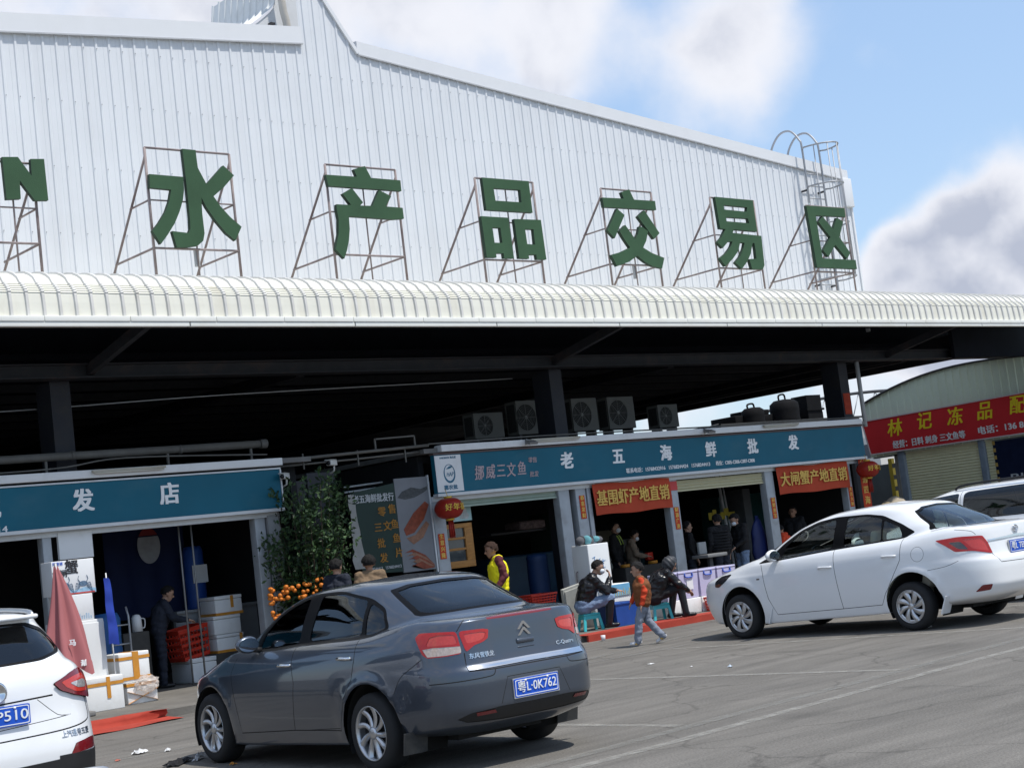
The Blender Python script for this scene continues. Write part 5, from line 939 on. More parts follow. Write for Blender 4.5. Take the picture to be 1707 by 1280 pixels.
def round_poly(p, r=.25, n=3):
    """soften the corners of an outline"""
    out = []; k = len(p)
    for i in range(k):
        a, b, c = Vector(p[i-1]), Vector(p[i]), Vector(p[(i+1) % k])
        s = b+(a-b)*r; e = b+(c-b)*r
        for t in range(n+1): t /= n; out.append(tuple(s*(1-t)**2+b*2*t*(1-t)+e*t*t))
    return out
def cut_edges(bm, poly, axis, closed=True, sel=None):
    ax, pr = AX[axis]; sel = sel or SEL[axis]; k = len(poly); E = AXV[axis]
    bx0, bx1, by0, by1 = min(p[0] for p in poly)-.03, max(p[0] for p in poly)+.03, min(p[1] for p in poly)-.03, max(p[1] for p in poly)+.03
    cand = set()
    for f in bm.faces:
        if not sel(f): continue
        q = [pr(v.co) for v in f.verts]
        if max(u[0] for u in q) < bx0 or min(u[0] for u in q) > bx1 or max(u[1] for u in q) < by0 or min(u[1] for u in q) > by1: continue
        cand.add(f)
    for i in range(k if closed else k-1):
        a, b = Vector(poly[i]), Vector(poly[(i+1) % k])
        if (b-a).length < 1e-5: continue
        x0, x1 = min(a.x, b.x)-.004, max(a.x, b.x)+.004; y0, y1 = min(a.y, b.y)-.004, max(a.y, b.y)+.004; fs = []
        for f in cand:
            q = [pr(v.co) for v in f.verts]
            if max(u[0] for u in q) < x0 or min(u[0] for u in q) > x1 or max(u[1] for u in q) < y0 or min(u[1] for u in q) > y1: continue
            fs.append(f)
        if not fs: continue
        g = set(fs)
        for f in fs: g.update(f.edges); g.update(f.verts)
        d = b-a; no2 = Vector((-d.y, d.x)); no = E[0]*no2.x+E[1]*no2.y
        res = bmesh.ops.bisect_plane(bm, geom=list(g), plane_co=E[0]*a.x+E[1]*a.y, plane_no=no.normalized(), dist=2e-5)
        cand = {f for f in cand if f.is_valid} | {x for x in res['geom'] if isinstance(x, bmesh.types.BMFace)}
AXV = {'S': (Vector((1, 0, 0)), Vector((0, 0, 1))), 'R': (Vector((0, 1, 0)), Vector((0, 0, 1))), 'F': (Vector((0, 1, 0)), Vector((0, 0, 1))), 'D': (Vector((1, 1, 0))/math.sqrt(2), Vector((0, 0, 1))), 'T': (Vector((1, 0, 0)), Vector((0, 1, 0)))}
def region(bm, lay, rid, poly, axis, allow=None, sel=None):
    cut_edges(bm, poly, axis, sel=sel); bm.normal_update(); ax, pr = AX[axis]; sel = sel or SEL[axis]; xs = [p[0] for p in poly]; ys = [p[1] for p in poly]
    for f in bm.faces:
        if allow is not None and f[lay] not in allow: continue
        if not sel(f): continue
        c = pr(f.calc_center_median())
        if min(xs) <= c[0] <= max(xs) and min(ys) <= c[1] <= max(ys) and inside(c, poly): f[lay] = rid
def seam(bm, lay, rid, pts, axis, w=.007, allow=None):
    pts = [Vector(p) for p in pts]; L = []; Rr = []
    for i, p in enumerate(pts):
        t = (pts[min(i+1, len(pts)-1)]-pts[max(i-1, 0)]).normalized(); n = Vector((-t.y, t.x))*w/2; L.append(tuple(p+n)); Rr.append(tuple(p-n))
    region(bm, lay, rid, L+Rr[::-1], axis, allow)
def smooth_poly(p, n=4):
    k = len(p); out = []
    for i in range(k):
        p0, p1, p2, p3 = [Vector(p[(i+j) % k]) for j in (-1, 0, 1, 2)]
        for q in range(n):
            t = q/n; out.append(tuple(.5*((2*p1)+(p2-p0)*t+(2*p0-5*p1+4*p2-p3)*t*t+(3*p1-p0-3*p2+p3)*t**3)))
    return out
def circle(cx, cy, r, n=40): return [(cx+r*math.cos(2*math.pi*i/n), cy+r*math.sin(2*math.pi*i/n)) for i in range(n)]
class Shell:
    """smooth normals looked up on the uncut shell, so that cut panels shade as one surface"""
    def __init__(s, bm):
        b = bm.copy(); bmesh.ops.triangulate(b, faces=b.faces); b.normal_update(); b.faces.ensure_lookup_table()
        s.t = BVHTree.FromBMesh(b); s.f = [[(v.co.copy(), v.normal.copy()) for v in f.verts] for f in b.faces]; b.free()
    def n(s, p):
        co, no, i, d = s.t.find_nearest(p); (a, na), (b, nb), (c, nc) = s.f[i]
        v0, v1, v2 = b-a, c-a, co-a; d00, d01, d11, d20, d21 = v0.dot(v0), v0.dot(v1), v1.dot(v1), v2.dot(v0), v2.dot(v1); D = d00*d11-d01*d01
        if abs(D) < 1e-14: return no
        v = (d11*d20-d01*d21)/D; w = (d00*d21-d01*d20)/D; r = na*(1-v-w)+nb*v+nc*w
        if abs(p.y) < 1e-3: r.y = 0
        return r.normalized() if r.length > 1e-6 else no
def panel(shell, faces, name, mats, matidx, parent, side='both', push=0.0):
    """a part made of the given faces of the left half; side: both (mirrored and joined), left, right"""
    vi = {}; co = []; no = []; fs = []; mi = []
    for f in faces:
        ids = []
        for v in f.verts:
            if v not in vi: n = shell.n(v.co); vi[v] = len(co); co.append(v.co-n*push); no.append(n)
            ids.append(vi[v])
        fs.append(ids); mi.append(matidx(f) if callable(matidx) else matidx)
    C, Nn, F, Mi = [], [], [], []
    if side in ('both', 'left'): C += co; Nn += no; F += fs; Mi += mi
    if side in ('both', 'right'):
        o = len(C); C += [Vector((c.x, -c.y, c.z)) for c in co]; Nn += [Vector((c.x, -c.y, c.z)) for c in no]; F += [[o+i for i in reversed(f)] for f in fs]; Mi += mi
    me = bpy.data.meshes.new(name); me.from_pydata([tuple(c) for c in C], [], F)
    for m in (mats if isinstance(mats, (list, tuple)) else [mats]): me.materials.append(m)
    me.polygons.foreach_set('material_index', Mi); me.polygons.foreach_set('use_smooth', [True]*len(F))
    me.normals_split_custom_set_from_vertices([tuple(n) for n in Nn])
    return link(name, me, parent)
ROWS_SEDAN = lambda: [
 ([(0,.26)], 3.0, -.7, 0.0, 3, 4),
 ([(0,.25)], 3.1, -.75, .68, 3, 4),
 ([(-1,.345),(-.55,.31),(.35,.215),(2.2,.175),(2.9,.18),(3.4,.2)], 3.40, -.985, .835, 3.7, 5),
 ([(-1,.40),(-.55,.37),(.35,.30),(2.2,.26),(3.4,.28)], 3.48, -1.03, .862, 3.7, 5),
 ([(0,.48)], 3.55, -1.06, .885, 3.7, 5),
 ([(0,.62)], 3.54, -1.06, .89, 3.7, 5),
 ([(-1,.735),(3.4,.72)], 3.50, -1.05, .886, 3.7, 5),
 ([(-1,.80),(0,.82),(3.4,.76)], 3.44, -1.01, .880, 3.7, 5),
 ([(-1,.92),(0,.91),(3.3,.79)], 3.34, -.99, .868, 3.7, 5),
 ([(-1,1.075),(-.4,1.02),(1,.965),(2.3,.925),(3.2,.82)], 3.20, -.975, .835, 3.7, 5),
 ([(-1,1.125),(-.5,1.105),(0,1.05),(1,1.015),(1.9,.985),(2.4,.975),(3.0,.86)], 3.02, -.965, .795, 3.7, 5),
 ([(-1,1.142),(-.5,1.15),(0,1.07),(1,1.03),(1.9,1.0),(2.3,1.01),(2.7,.93)], 2.70, -.88, .768, 3.6, 4.4),
 ([(-1,1.15),(-.4,1.165),(0,1.085),(1,1.045),(1.9,1.01),(2.3,1.03)], 2.42, -.60, .75, 5, 3.6),
 ([(-.5,1.26),(0,1.2),(1.95,1.16)], 2.10, -.43, .715, 5.5, 3.6),
 ([(-.3,1.36),(0,1.33),(.5,1.345),(1.75,1.325)], 1.74, -.21, .655, 5.5, 3.6),
 ([(-.1,1.415),(.4,1.452),(.9,1.458),(1.45,1.41)], 1.44, -.03, .59, 5, 3.6),
 ([(0,1.455),(.5,1.495),(1.25,1.462)], 1.27, .05, .48, 4, 3.4),
 ([(.1,1.48),(.5,1.512),(1.1,1.485)], 1.08, .15, .25, 3, 3),
 ([(.2,1.49),(.5,1.52),(1.0,1.497)], 1.0, .22, 0.0, 3, 3)]
ROWS_SUV = [
 ([(0,.30)], 3.0, -.6, 0.0, 3.6, 5), ([(0,.29)], 3.1, -.65, .70, 3.6, 5),
 ([(-1,.36),(0,.28),(3.5,.3)], 3.45, -.86, .88, 3.6, 5), ([(0,.42)], 3.55, -.91, .915, 3.6, 5),
 ([(0,.60)], 3.60, -.925, .925, 3.6, 5), ([(0,.76)], 3.58, -.90, .925, 3.6, 5),
 ([(0,.90)], 3.52, -.875, .918, 3.6, 5), ([(-1,1.08),(3.4,.98)], 3.40, -.86, .90, 3.6, 5),
 ([(-1,1.19),(1,1.10),(2.5,1.06),(3.3,1.0)], 3.2, -.83, .862, 3.6, 5), ([(-1,1.235),(0,1.17),(1,1.14),(2.4,1.11),(3.1,1.03)], 2.9, -.80, .825, 4, 5),
 ([(-.8,1.26),(0,1.20),(2.4,1.14)], 2.4, -.765, .79, 5, 4.6), ([(-.6,1.38),(2,1.33)], 2.0, -.63, .735, 5.5, 4.6),
 ([(-.5,1.505),(1.5,1.48)], 1.55, -.47, .675, 5.5, 4.6), ([(-.5,1.56),(.5,1.57),(1.4,1.55)], 1.3, -.47, .60, 5, 5),
 ([(-.4,1.60),(.5,1.625),(1.2,1.59)], 1.15, -.42, .42, 4, 4), ([(-.3,1.61),(.5,1.645),(1.1,1.605)], 1.0, -.35, 0.0, 4, 4)]
ROWS_VAN = [
 ([(0,.30)], 3.2, -.6, 0.0, 3.6, 5), ([(0,.27)], 3.3, -.65, .72, 3.6, 5),
 ([(0,.25)], 3.65, -.9, .90, 3.6, 5), ([(0,.40)], 3.75, -.98, .925, 3.6, 5),
 ([(0,.62)], 3.78, -1.0, .93, 3.6, 5), ([(0,.85)], 3.70, -.99, .925, 3.6, 5),
 ([(0,1.02)], 3.5, -.97, .91, 3.6, 5), ([(0,1.12)], 3.3, -.96, .885, 3.6, 5),
 ([(0,1.17)], 3.1, -.95, .86, 4.2, 5), ([(0,1.21)], 2.95, -.94, .84, 5, 5),
 ([(0,1.40)], 2.6, -.90, .79, 5.5, 5), ([(0,1.58)], 2.28, -.83, .73, 5.5, 5),
 ([(0,1.66),(2.2,1.64)], 2.08, -.77, .67, 5, 5), ([(0,1.715),(2,1.69)], 1.9, -.68, .56, 4, 4),
 ([(0,1.745),(1.8,1.72)], 1.7, -.6, .3, 4, 4), ([(0,1.755),(1.6,1.73)], 1.5, -.5, 0.0, 4, 4)]
def make_wheel(parent, x, side, rad, hw, rimr, style, track=.76, scale=1.0):
    """tyre with a spoked rim; side +1 left, -1 right"""
    w = thing_part('wheel', parent, (x, side*track, rad))
    w.rotation_euler = (R(90)*-side, 0, 0)
    t = MB(); sw = hw*.5
    prof = [(rimr*.97, -hw/2), (rimr+.012, -hw/2-.004), (rimr+(rad-rimr)*.5, -hw/2-.012), (rad-.022, -hw/2+.004), (rad-.006, -hw/2+.022), (rad, -hw/4), (rad, hw/4), (rad-.006, hw/2-.022), (rad-.022, hw/2-.004), (rimr+(rad-rimr)*.5, hw/2+.012), (rimr+.012, hw/2+.004), (rimr*.97, hw/2)]
    t.lathe(prof, 40); t.build('tyre', mat('tyre_rubber', (.022, .022, .023), .85, var=.3, scale=14, dirt=(.10, .09, .08), dirt_amt=.35), w)
    z0 = hw/2
    r = MB(); al = mat('wheel_alloy', (.52, .53, .55), .32, .85, var=.08, scale=20, dirt=(.16, .14, .12), dirt_amt=.4)
    dk = mat('wheel_recess', (.018, .018, .02), .7, var=.1)
    r.lathe([(rimr*.985, z0-.002), (rimr*1.0, z0+.006), (rimr*.955, z0+.002), (rimr*.93, z0-.03), (rimr*.93, -z0)], 40)
    r.lathe([(rimr*.92, z0-.075), (0.001, z0-.075)], 32, mi=1)          # brake side behind the spokes
    r.lathe([(.05, z0-.03), (.052, z0-.012), (.035, z0-.002), (0.001, z0)], 18)
    if style == 'spoke':
        for k in range(9):
            a = 2*math.pi*k/9+.2; n = 7; pts = []
            for i in range(n+1):
                q = i/n; rr = .045+(rimr*.945-.045)*q; aa = a+.26*q*q
                hwid = .017+.011*q; zz = z0-.014-.012*math.sin(math.pi*q)+.006*q
                pts.append((rr, aa, hwid, zz))
            vs = []; fs = []
            for rr, aa, hh, zz in pts:
                c, s = math.cos(aa), math.sin(aa)
                for u, dz in ((-hh, -.012), (-hh*.55, 0), (hh*.55, 0), (hh, -.03)): vs.append((rr*c-u*s, rr*s+u*c, zz+dz))
            for i in range(n):
                for j in range(3): fs.append((i*4+j, i*4+j+1, i*4+4+j+1, i*4+4+j))
            r.add(vs, fs, 0, True)
    else:                                                                # pressed cover with slots between wide blades
        for k in range(8):
            a = 2*math.pi*k/8; n = 8; vs = []; fs = []
            for i in range(n+1):
                q = i/n; rr = .03+(rimr*.95-.03)*q; aa = a+.42*q
                h = .016+.040*q-.016*q*q; zz = z0-.006+.012*math.sin(math.pi*q*.9)
                c, s = math.cos(aa), math.sin(aa)
                for u, dz in ((-h, -.014), (-h*.6, 0), (h*.75, .003), (h, -.02)): vs.append((rr*c-u*s, rr*s+u*c, zz+dz))
            for i in range(n):
                for j in range(3): fs.append((i*4+j, i*4+j+1, i*4+4+j+1, i*4+4+j))
            r.add(vs, fs, 0, True)
        r.lathe([(rimr*.95, z0-.003), (rimr*.86, z0+.004), (rimr*.80, z0-.006)], 40)
    r.build('rim', [al, dk], w)
    return w
def thing_part(name, parent, loc):
    o = bpy.data.objects.new(name, None); COL.objects.link(o); o.parent = parent; o.location = loc; return o
def seats(parent, col, floor=.32, rows=((1.05, .37), (1.05, -.37)), bench=.05, top=1.12):
    m = mat('seat_cloth_'+col[0], col[1], .9, var=.1)
    for x, y in rows:
        s = MB(); s.bev(x-.25, x+.27, y-.23, y+.23, floor, floor+.22, .05)
        T = Matrix.Rotation(R(-14), 3, 'Y'); s2 = MB(); s2.bev(-.07, .07, -.22, .22, 0, .58, .05); s2.bev(-.05, .05, -.12, .12, .60, .76, .04)
        s.add([T @ Vector(v)+Vector((x-.22, y, floor+.16)) for v in s2.v], s2.f, 0, True); s.build('seat', m, parent)
    s = MB(); s.bev(bench-.1, bench+.4, -.62, .62, floor, floor+.24, .05); T = Matrix.Rotation(R(-18), 3, 'Y'); s2 = MB(); s2.bev(-.07, .07, -.62, .62, 0, .55, .05)
    for y in (-.38, .38): s2.bev(-.05, .05, y-.12, y+.12, .55, .70, .04)
    s.add([T @ Vector(v)+Vector((bench-.12, 0, floor+.18)) for v in s2.v], s2.f, 0, True); s.build('rear_seat', m, parent)
def licence_plate(parent, x, z, tilt, body, tsize, chars, yo=0.0, name='licence_plate'):
    """blue plate, white border and characters, facing backwards (-x)"""
    T = Matrix(((0, 0, -1, x), (-1, 0, 0, yo), (0, 1, 0, z), (0, 0, 0, 1))) @ Matrix.Rotation(R(tilt), 4, 'X')
    p = MB(); fn = lambda u, v, t: T @ Vector((u, v, t))
    p.prism(round_poly([(-.22, -.07), (.22, -.07), (.22, .07), (-.22, .07)], .06), [], fn, -.006, .002)
    pl = p.build(name, mat('plate_blue', (.01, .085, .52), .35, var=.08, scale=30), parent)
    white = mat('plate_white', (.78, .80, .82), .4, var=.05)
    b = MB(); o = round_poly([(-.212, -.062), (.212, -.062), (.212, .062), (-.212, .062)], .06); i = round_poly([(-.206, -.056), (.206, -.056), (.206, .056), (-.206, .056)], .06)
    b.prism(o, [i], fn, .002, .0035); b.build('border', white, pl)
    text(body, tsize, 'lettering', white, pl, T @ Matrix.Translation((0, 0, .0045)), bold=.0006, depth=.002, width=chars)
    s = MB()
    for u, v in ((-.11, .052), (.11, .052)): s.lathe([(.009, .002), (.009, .007), (.001, .009)], 10, T @ Matrix.Translation((u, v, 0)))
    s.build('screw', white, pl); return pl
def door_handle(parent, x, z, y, m, left=True, L=.19):
    s = 1 if left else -1; h = MB(); pts = [(x-L/2, s*(y-.004), z-.002), (x-L/2+.03, s*(y+.026), z), (x, s*(y+.034), z+.003), (x+L/2-.03, s*(y+.026), z), (x+L/2, s*(y-.004), z-.002)]
    h.tube(smooth3(pts), .013, 8); return h.build('handle', m, parent)
def mirror_cap(parent, x, z, y, m, left=True):
    s = 1 if left else -1; b = MB(); bm = bmesh.new(); bmesh.ops.create_uvsphere(bm, u_segments=16, v_segments=10, radius=1)
    for v in bm.verts:
        c = v.co; c.x = c.x*.075 if c.x > 0 else c.x*.035; c.y *= .115; c.z *= .075*(1-.12*c.y/.115)
    b.bm(bm, 0, True, Matrix.Translation((x, s*(y+.10), z)))
    b.tube([(x-.01, s*(y-.03), z-.06), (x, s*(y+.05), z-.045)], .025, 8, mi=1)
    o = b.build('wing_mirror', [m, mat('black_plastic', (.02, .02, .021), .5, var=.1)], parent)
    g = MB(); g.lathe([(.001, 0), (.9, 0), (1, -.1)], 20, Matrix.Translation((x-.037, s*(y+.10), z)) @ Matrix.Rotation(R(-90), 4, 'Y') @ Matrix.Diagonal((.06, .10, .008, 1)))
    g.build('mirror_glass', mat('mirror_glass', (.6, .65, .7), .03, 1.0, var=0), o); return o
CLEAR = lambda k: glass_mat('window_glass_%s' % k[0], k[1], k[2])
def build_car(name, label, cat, loc, rz, rows, wb, F, paint, scale=1.0, group=None):
    """F: regions on the left half, all in metres from the rear axle at ground level"""
    root = thing(name, label, cat, loc, rz, group); root.scale = (scale,)*3
    arch = F['arch']; bm = car_half(rows, arches=[(a[0], a[1]) for a in arch], r_arch=arch[0][2]); sh = Shell(bm)
    lay = bm.faces.layers.int.new('reg'); BODY, TRIM, SEAM, DEL = 0, 1, 2, 99
    for ax, az, ar in arch: region(bm, lay, DEL, circle(ax, az, ar, 44), 'S', sel=lambda f: f.calc_center_median().y > .45 and f.calc_center_median().z < 1.0 and abs(f.normal.z) < .97 or (f.calc_center_median().y > .45 and f.calc_center_median().z < .45))
    rid = 10; R_ = {}
    for nm, axis, poly, allow in F['regions']:
        R_[nm] = rid; region(bm, lay, rid, poly, axis, allow and [R_[a] if isinstance(a, str) else a for a in allow]); rid += 1
    for axis, pts, w, allow in F['seams']: seam(bm, lay, SEAM, pts, axis, w, allow and [R_[a] if isinstance(a, str) else a for a in allow])
    bmesh.ops.delete(bm, geom=[f for f in bm.faces if f[lay] == DEL], context='FACES')
    black = mat('black_plastic', (.02, .02, .021), .5, var=.1); gap = mat('panel_gap', (.012, .012, .013), .8, var=0)
    sets = {}
    for f in bm.faces: sets.setdefault(f[lay], []).append(f)
    body = panel(sh, sets.get(0, [])+sets.get(SEAM, []), 'body', [paint, gap], lambda f: 1 if f[lay] == SEAM else 0, root)
    made = {'body': body}
    for nm, how, m, push, par in F['parts']:
        fs = [f for f in sets.get(R_[nm], [])]
        if not fs: print('empty region', name, nm); continue
        pn = how[0]
        for side in how[1]:
            p = made.get((par, side)) or made.get((par, 'both')) or made.get(par) or root
            made[(nm, side)] = panel(sh, fs, pn, m, 0, p, side, push)
    bm.free()
    # wheel housings, floor
    for ax, az, ar in arch:
        for s in (1, -1):
            lin = MB(); ring = []; n = 30
            for yy in (s*.86, s*.42): ring.append([(ax+(ar+.004)*math.cos(R(-25+230*i/n)), yy-s*(.0 if abs(yy) < .5 else F.get('inset', .012)), az+(ar+.004)*math.sin(R(-25+230*i/n))) for i in range(n+1)])
            vs = ring[0]+ring[1]; lin.add(vs, [(i, i+1, n+2+i, n+1+i) for i in range(n)], 0, True)
            lin.add(ring[1]+[(ax, s*.42, az)], [(i, i+1, n+1) for i in range(n)])
            lin.build('wheel_housing', mat('housing', (.012, .012, .012), .95, var=.2), root)
    fl = MB(); fl.bx(-.55, wb+.35, -.42, .42, .20, .33); fl.bx(.45, wb-.45, -.70, .70, .26, .34); fl.tube([(-.5, -.3, .22), (.9, -.12, .22)], .03, 8); fl.build('underbody', mat('underbody', (.02, .02, .02), .9, var=.3), root)
    for x in (0, wb):
        for s in (1, -1): make_wheel(root, x, s, F['rad'], F['tw'], F['rim'], F['style'], F['track'])
    return root, made, sh
def RM(y, z): return Matrix(((0, 0, -1, 0), (-1, 0, 0, y), (0, 1, 0, z), (0, 0, 0, 1)))
def wrap(o, sh):
    """lay raised lettering on the curved tail of the shell"""
    for v in o.data.vertices:
        h = sh.t.ray_cast(Vector((-3, abs(v.co.y), v.co.z)), Vector((1, 0, 0)))
        if h[0]: v.co.x += h[0].x-.001
    return o
grey_paint = mat('grey_metallic_paint', (.065, .079, .105), .30, .60, var=.03, scale=3, coat=1.0, dirt=(.09, .09, .085), dirt_amt=.10, dscale=(2, 2, 4))
white_paint = mat('white_paint', (.74, .75, .765), .32, 0, var=.015, scale=2, coat=.8, dirt=(.45, .43, .40), dirt_amt=.12, dscale=(2, 2, 5))
chrome = mat('chrome', (.72, .73, .75), .12, 1.0, var=.03)
red_lens = mat('red_lens', (.38, .014, .011), .12, 0, var=.12, scale=40, coat=.5)
dark_red_lens = mat('dark_red_lens', (.16, .008, .012), .12, 0, var=.1, scale=40, coat=1.0)
clear_lens = mat('clear_lens', (.52, .40, .33), .12, .3, var=.25, scale=45, coat=1.0)
smoked_lens = mat('smoked_lens', (.07, .06, .06), .12, .3, var=.3, scale=40, coat=1.0)
black_gloss = mat('black_gloss', (.007, .007, .008), .35, 0, var=0, spec=.08)
black = mat('black_plastic', (.02, .02, .021), .5, var=.1)
GREYGLASS = glass_mat('window_glass_tinted', (.8, .95, .92), .30)
LIGHTGLASS = glass_mat('window_glass_clear', (.88, .98, .92), .80)
DARKGLASS = glass_mat('window_glass_privacy', (.8, .9, 1), .10)
BOTH, LR = ('both',), ('left', 'right')
# --- grey saloon
F = dict(arch=[(-.02, .315, .395), (2.66, .315, .385)], rad=.316, tw=.205, rim=.218, style='spoke', track=.765, inset=.012)
F['regions'] = [
 ('window_trim', 'S', round_poly([(1.985, .99), (1.90, 1.145), (1.70, 1.265), (1.42, 1.365), (1.06, 1.44), (.60, 1.447), (.18, 1.368), (-.03, 1.27), (-.135, 1.115), (-.065, 1.072), (.157, 1.048), (1.143, 1.020), (1.52, .993)], .25), None),
 ('front_glass', 'S', round_poly([(1.875, 1.012), (1.80, 1.13), (1.63, 1.248), (1.38, 1.345), (1.085, 1.415), (1.164, 1.042), (1.547, 1.015)], .14), None),
 ('rear_glass', 'S', round_poly([(1.00, 1.050), (.895, 1.420), (.59, 1.424), (.205, 1.35), (.205, 1.072)], .12), None),
 ('quarter_glass', 'S', round_poly([(.155, 1.075), (.162, 1.328), (-.015, 1.248), (-.088, 1.124), (.016, 1.09)], .18), None),
 ('back_window_trim', 'R', round_poly([(0, 1.452), (.34, 1.442), (.50, 1.412), (.555, 1.20), (.535, 1.186), (.17, 1.193), (0, 1.194), (-.1, 1.194), (-.1, 1.452)], .1), [0]),
 ('back_window', 'R', round_poly([(-.1, 1.437), (.33, 1.426), (.468, 1.398), (.512, 1.222), (.47, 1.207), (-.1, 1.213)], .12), None),
 ('windscreen', 'F', round_poly([(-.1, 1.43), (.40, 1.405), (.53, 1.36), (.66, 1.07), (.60, 1.05), (-.1, 1.05)], .1), [0]),
 ('tail_lamp', 'D', round_poly([(.115, 1.035), (.075, 1.068), (-.08, 1.064), (-.222, 1.056), (-.252, .888), (-.13, .878), (.022, .877), (.065, .907)], .18), [0]),
 ('reversing_lens', 'D', [(.06, .944), (-.03, .952), (-.245, .944), (-.25, .894), (-.13, .885), (.022, .885)], ['tail_lamp']),
 ('lamp_core', 'D', round_poly([(.03, .965), (-.01, 1.03), (-.08, 1.042), (-.205, 1.035), (-.225, .962)], .2), ['tail_lamp']),
 ('boot_lamp', 'R', round_poly([(.577, 1.055), (.385, 1.052), (.335, 1.040), (.352, .975), (.404, .952), (.477, .937), (.549, .893)], .18), [0]),
 ('boot_lamp_core', 'R', round_poly([(.545, 1.03), (.40, 1.030), (.365, 1.020), (.380, .985), (.42, .968), (.53, .955)], .2), ['boot_lamp']),
 ('high_brake_lamp', 'R', [(-.1, 1.139), (.17, 1.1385), (.33, 1.131), (.325, 1.115), (.18, 1.112), (-.1, 1.113)], [0]),
 ('chrome_strip', 'R', [(-.1, .797), (.57, .791), (.572, .752), (-.1, .758)], [0]),
 ('lower_grille', 'R', round_poly([(-.1, .455), (.346, .458), (.590, .440), (.665, .40), (.60, .368), (.28, .352), (-.1, .35)], .12), [0]),
 ('reflector', 'R', [(.403, .44), (.555, .437), (.543, .410), (.384, .414)], ['lower_grille']),
 ('front_door', 'S', round_poly([(2.17, .93), (2.222, .82), (2.183, .675), (2.133, .44), (2.118, .289), (1.171, .330), (1.10, .726), (1.14, .889), (1.143, 1.03), (1.55, 1.0), (1.95, .985)], .12), [0]),
 ('rear_door', 'S', round_poly([(1.165, .332), (.421, .338), (.329, .575), (.193, .744), (.150, .90), (.152, 1.052), (1.137, 1.025), (1.134, .889), (1.094, .726)], .12), [0]),
]
F['seams'] = [('S', [(2.17, .945), (2.226, .82), (2.187, .675), (2.137, .44), (2.122, .285), (1.171, .326), (.421, .334), (.325, .575), (.188, .744), (.145, .90), (.148, 1.05)], .009, [0]),
 ('S', [(1.17, .33), (1.096, .726), (1.137, .889), (1.14, 1.03)], .009, [0, 'front_door', 'rear_door']),
 ('D', smooth_line([(-.28, 1.133), (-.224, 1.053)]), .007, [0]), ('R', [(.562, .889), (.571, .75), (.36, .742), (-.05, .742)], .009, [0]),
 ('R', smooth_line([(.78, .678), (.60, .685), (.47, .69), (.385, .70), (.36, .738)]), .008, [0]), ('S', smooth_line([(-.37, .62), (-.45, .74), (-.60, .83), (-.67, .87)]), .006, [0]),
 ('R', [(.344, .475), (.262, .668), (-.05, .668)], .006, [0]), ('S', [(2.13, .282), (.43, .352)], .006, ['front_door', 'rear_door'])]
F['parts'] = [('window_trim', ('window_trim', LR), black_gloss, .001, None), ('front_glass', ('side_window', LR), GREYGLASS, .006, None), ('rear_glass', ('side_window', LR), GREYGLASS, .006, None), ('quarter_glass', ('side_window', LR), GREYGLASS, .006, None),
 ('back_window_trim', ('rear_window', BOTH), black_gloss, .001, None), ('back_window', ('glass', BOTH), GREYGLASS, .006, 'back_window_trim'), ('windscreen', ('windscreen', BOTH), GREYGLASS, .004, None),
 ('tail_lamp', ('tail_lamp', LR), red_lens, -.004, None), ('reversing_lens', ('clear_lens', LR), clear_lens, -.002, 'tail_lamp'), ('lamp_core', ('lamp_core', LR), mat('bright_red_lens', (.50, .035, .022), .12, 0, var=.15, scale=60, coat=1), -.001, 'tail_lamp'),
 ('boot_lamp', ('boot_lamp', LR), red_lens, -.004, None), ('boot_lamp_core', ('lamp_core', LR), mat('bright_red_lens'), -.001, 'boot_lamp'), ('high_brake_lamp', ('high_brake_lamp', BOTH), dark_red_lens, .001, None), ('chrome_strip', ('chrome_strip', BOTH), chrome, -.006, None),
 ('lower_grille', ('lower_grille', BOTH), black, .004, None), ('reflector', ('reflector', LR), dark_red_lens, -.002, 'lower_grille'), ('front_door', ('door', LR), grey_paint, 0, None), ('rear_door', ('door', LR), grey_paint, 0, None)]
car, P, SH = build_car('parked_car', 'dark grey metallic saloon with five-figure blue plate L 0K762, parked nearest the viewer', 'car', (8.261, 10.57, 0), 1.533, ROWS_SEDAN(), 2.67, F, grey_paint)
seats(car, ('dark', (.035, .035, .04)))
dsh = MB(); dsh.bev(1.75, 2.15, -.68, .68, .75, 1.0, .06); dsh.build('dashboard', black, car)
shelf = MB(); shelf.bx(-.55, -.18, -.55, .55, 1.07, 1.09); shelf.build('parcel_shelf', black, car)
for l in (True, False):
    s = 'left' if l else 'right'
    mirror_cap(car, 1.80, 1.065, .80, grey_paint, l)
    door_handle(P[('front_door', s)], 1.25, .873, .868, chrome, l); door_handle(P[('rear_door', s)], .29, .912, .865, chrome, l)
    fl = MB(); sg = 1 if l else -1; fl.box((-.47, sg*.775, .24), (.012, .22, .17), M=Matrix.Rotation(R(-12), 3, 'Y')); fl.build('mud_flap', mat('mud_flap', (.05, .05, .05), .8, var=.2, dirt=(.2, .18, .15), dirt_amt=.4), car)
licence_plate(car, -1.073, .567, 3, '粤L·0K762', .098, .385)
pf = MB(); pf.box((-1.06, 0, .567), (.02, .455, .152)); pf.build('plate_frame', mat('plate_frame', (.5, .51, .53), .35, .6, var=.05), car)
e = MB()
for dz in (0, -.048):
    e.prism([(-.066, -.030), (-.040, -.030), (0, .010), (.040, -.030), (.066, -.030), (.010, .030), (-.010, .030)], [], lambda u, v, t: (-.978-t, -u, 1.035+v+dz), .0, .016)
e.build('badge', chrome, car)
h = MB(); h.bev(-1.004, -.985, -.085, .085, .895, .935, .012); h.bev(-1.0, -.985, -.085, .085, .862, .876, .006); h.build('boot_handle', grey_paint, car)
wrap(text('东风雪铁龙', .045, 'lettering', chrome, car, RM(.43, .856), bold=.0006, depth=.006, width=.21), SH)
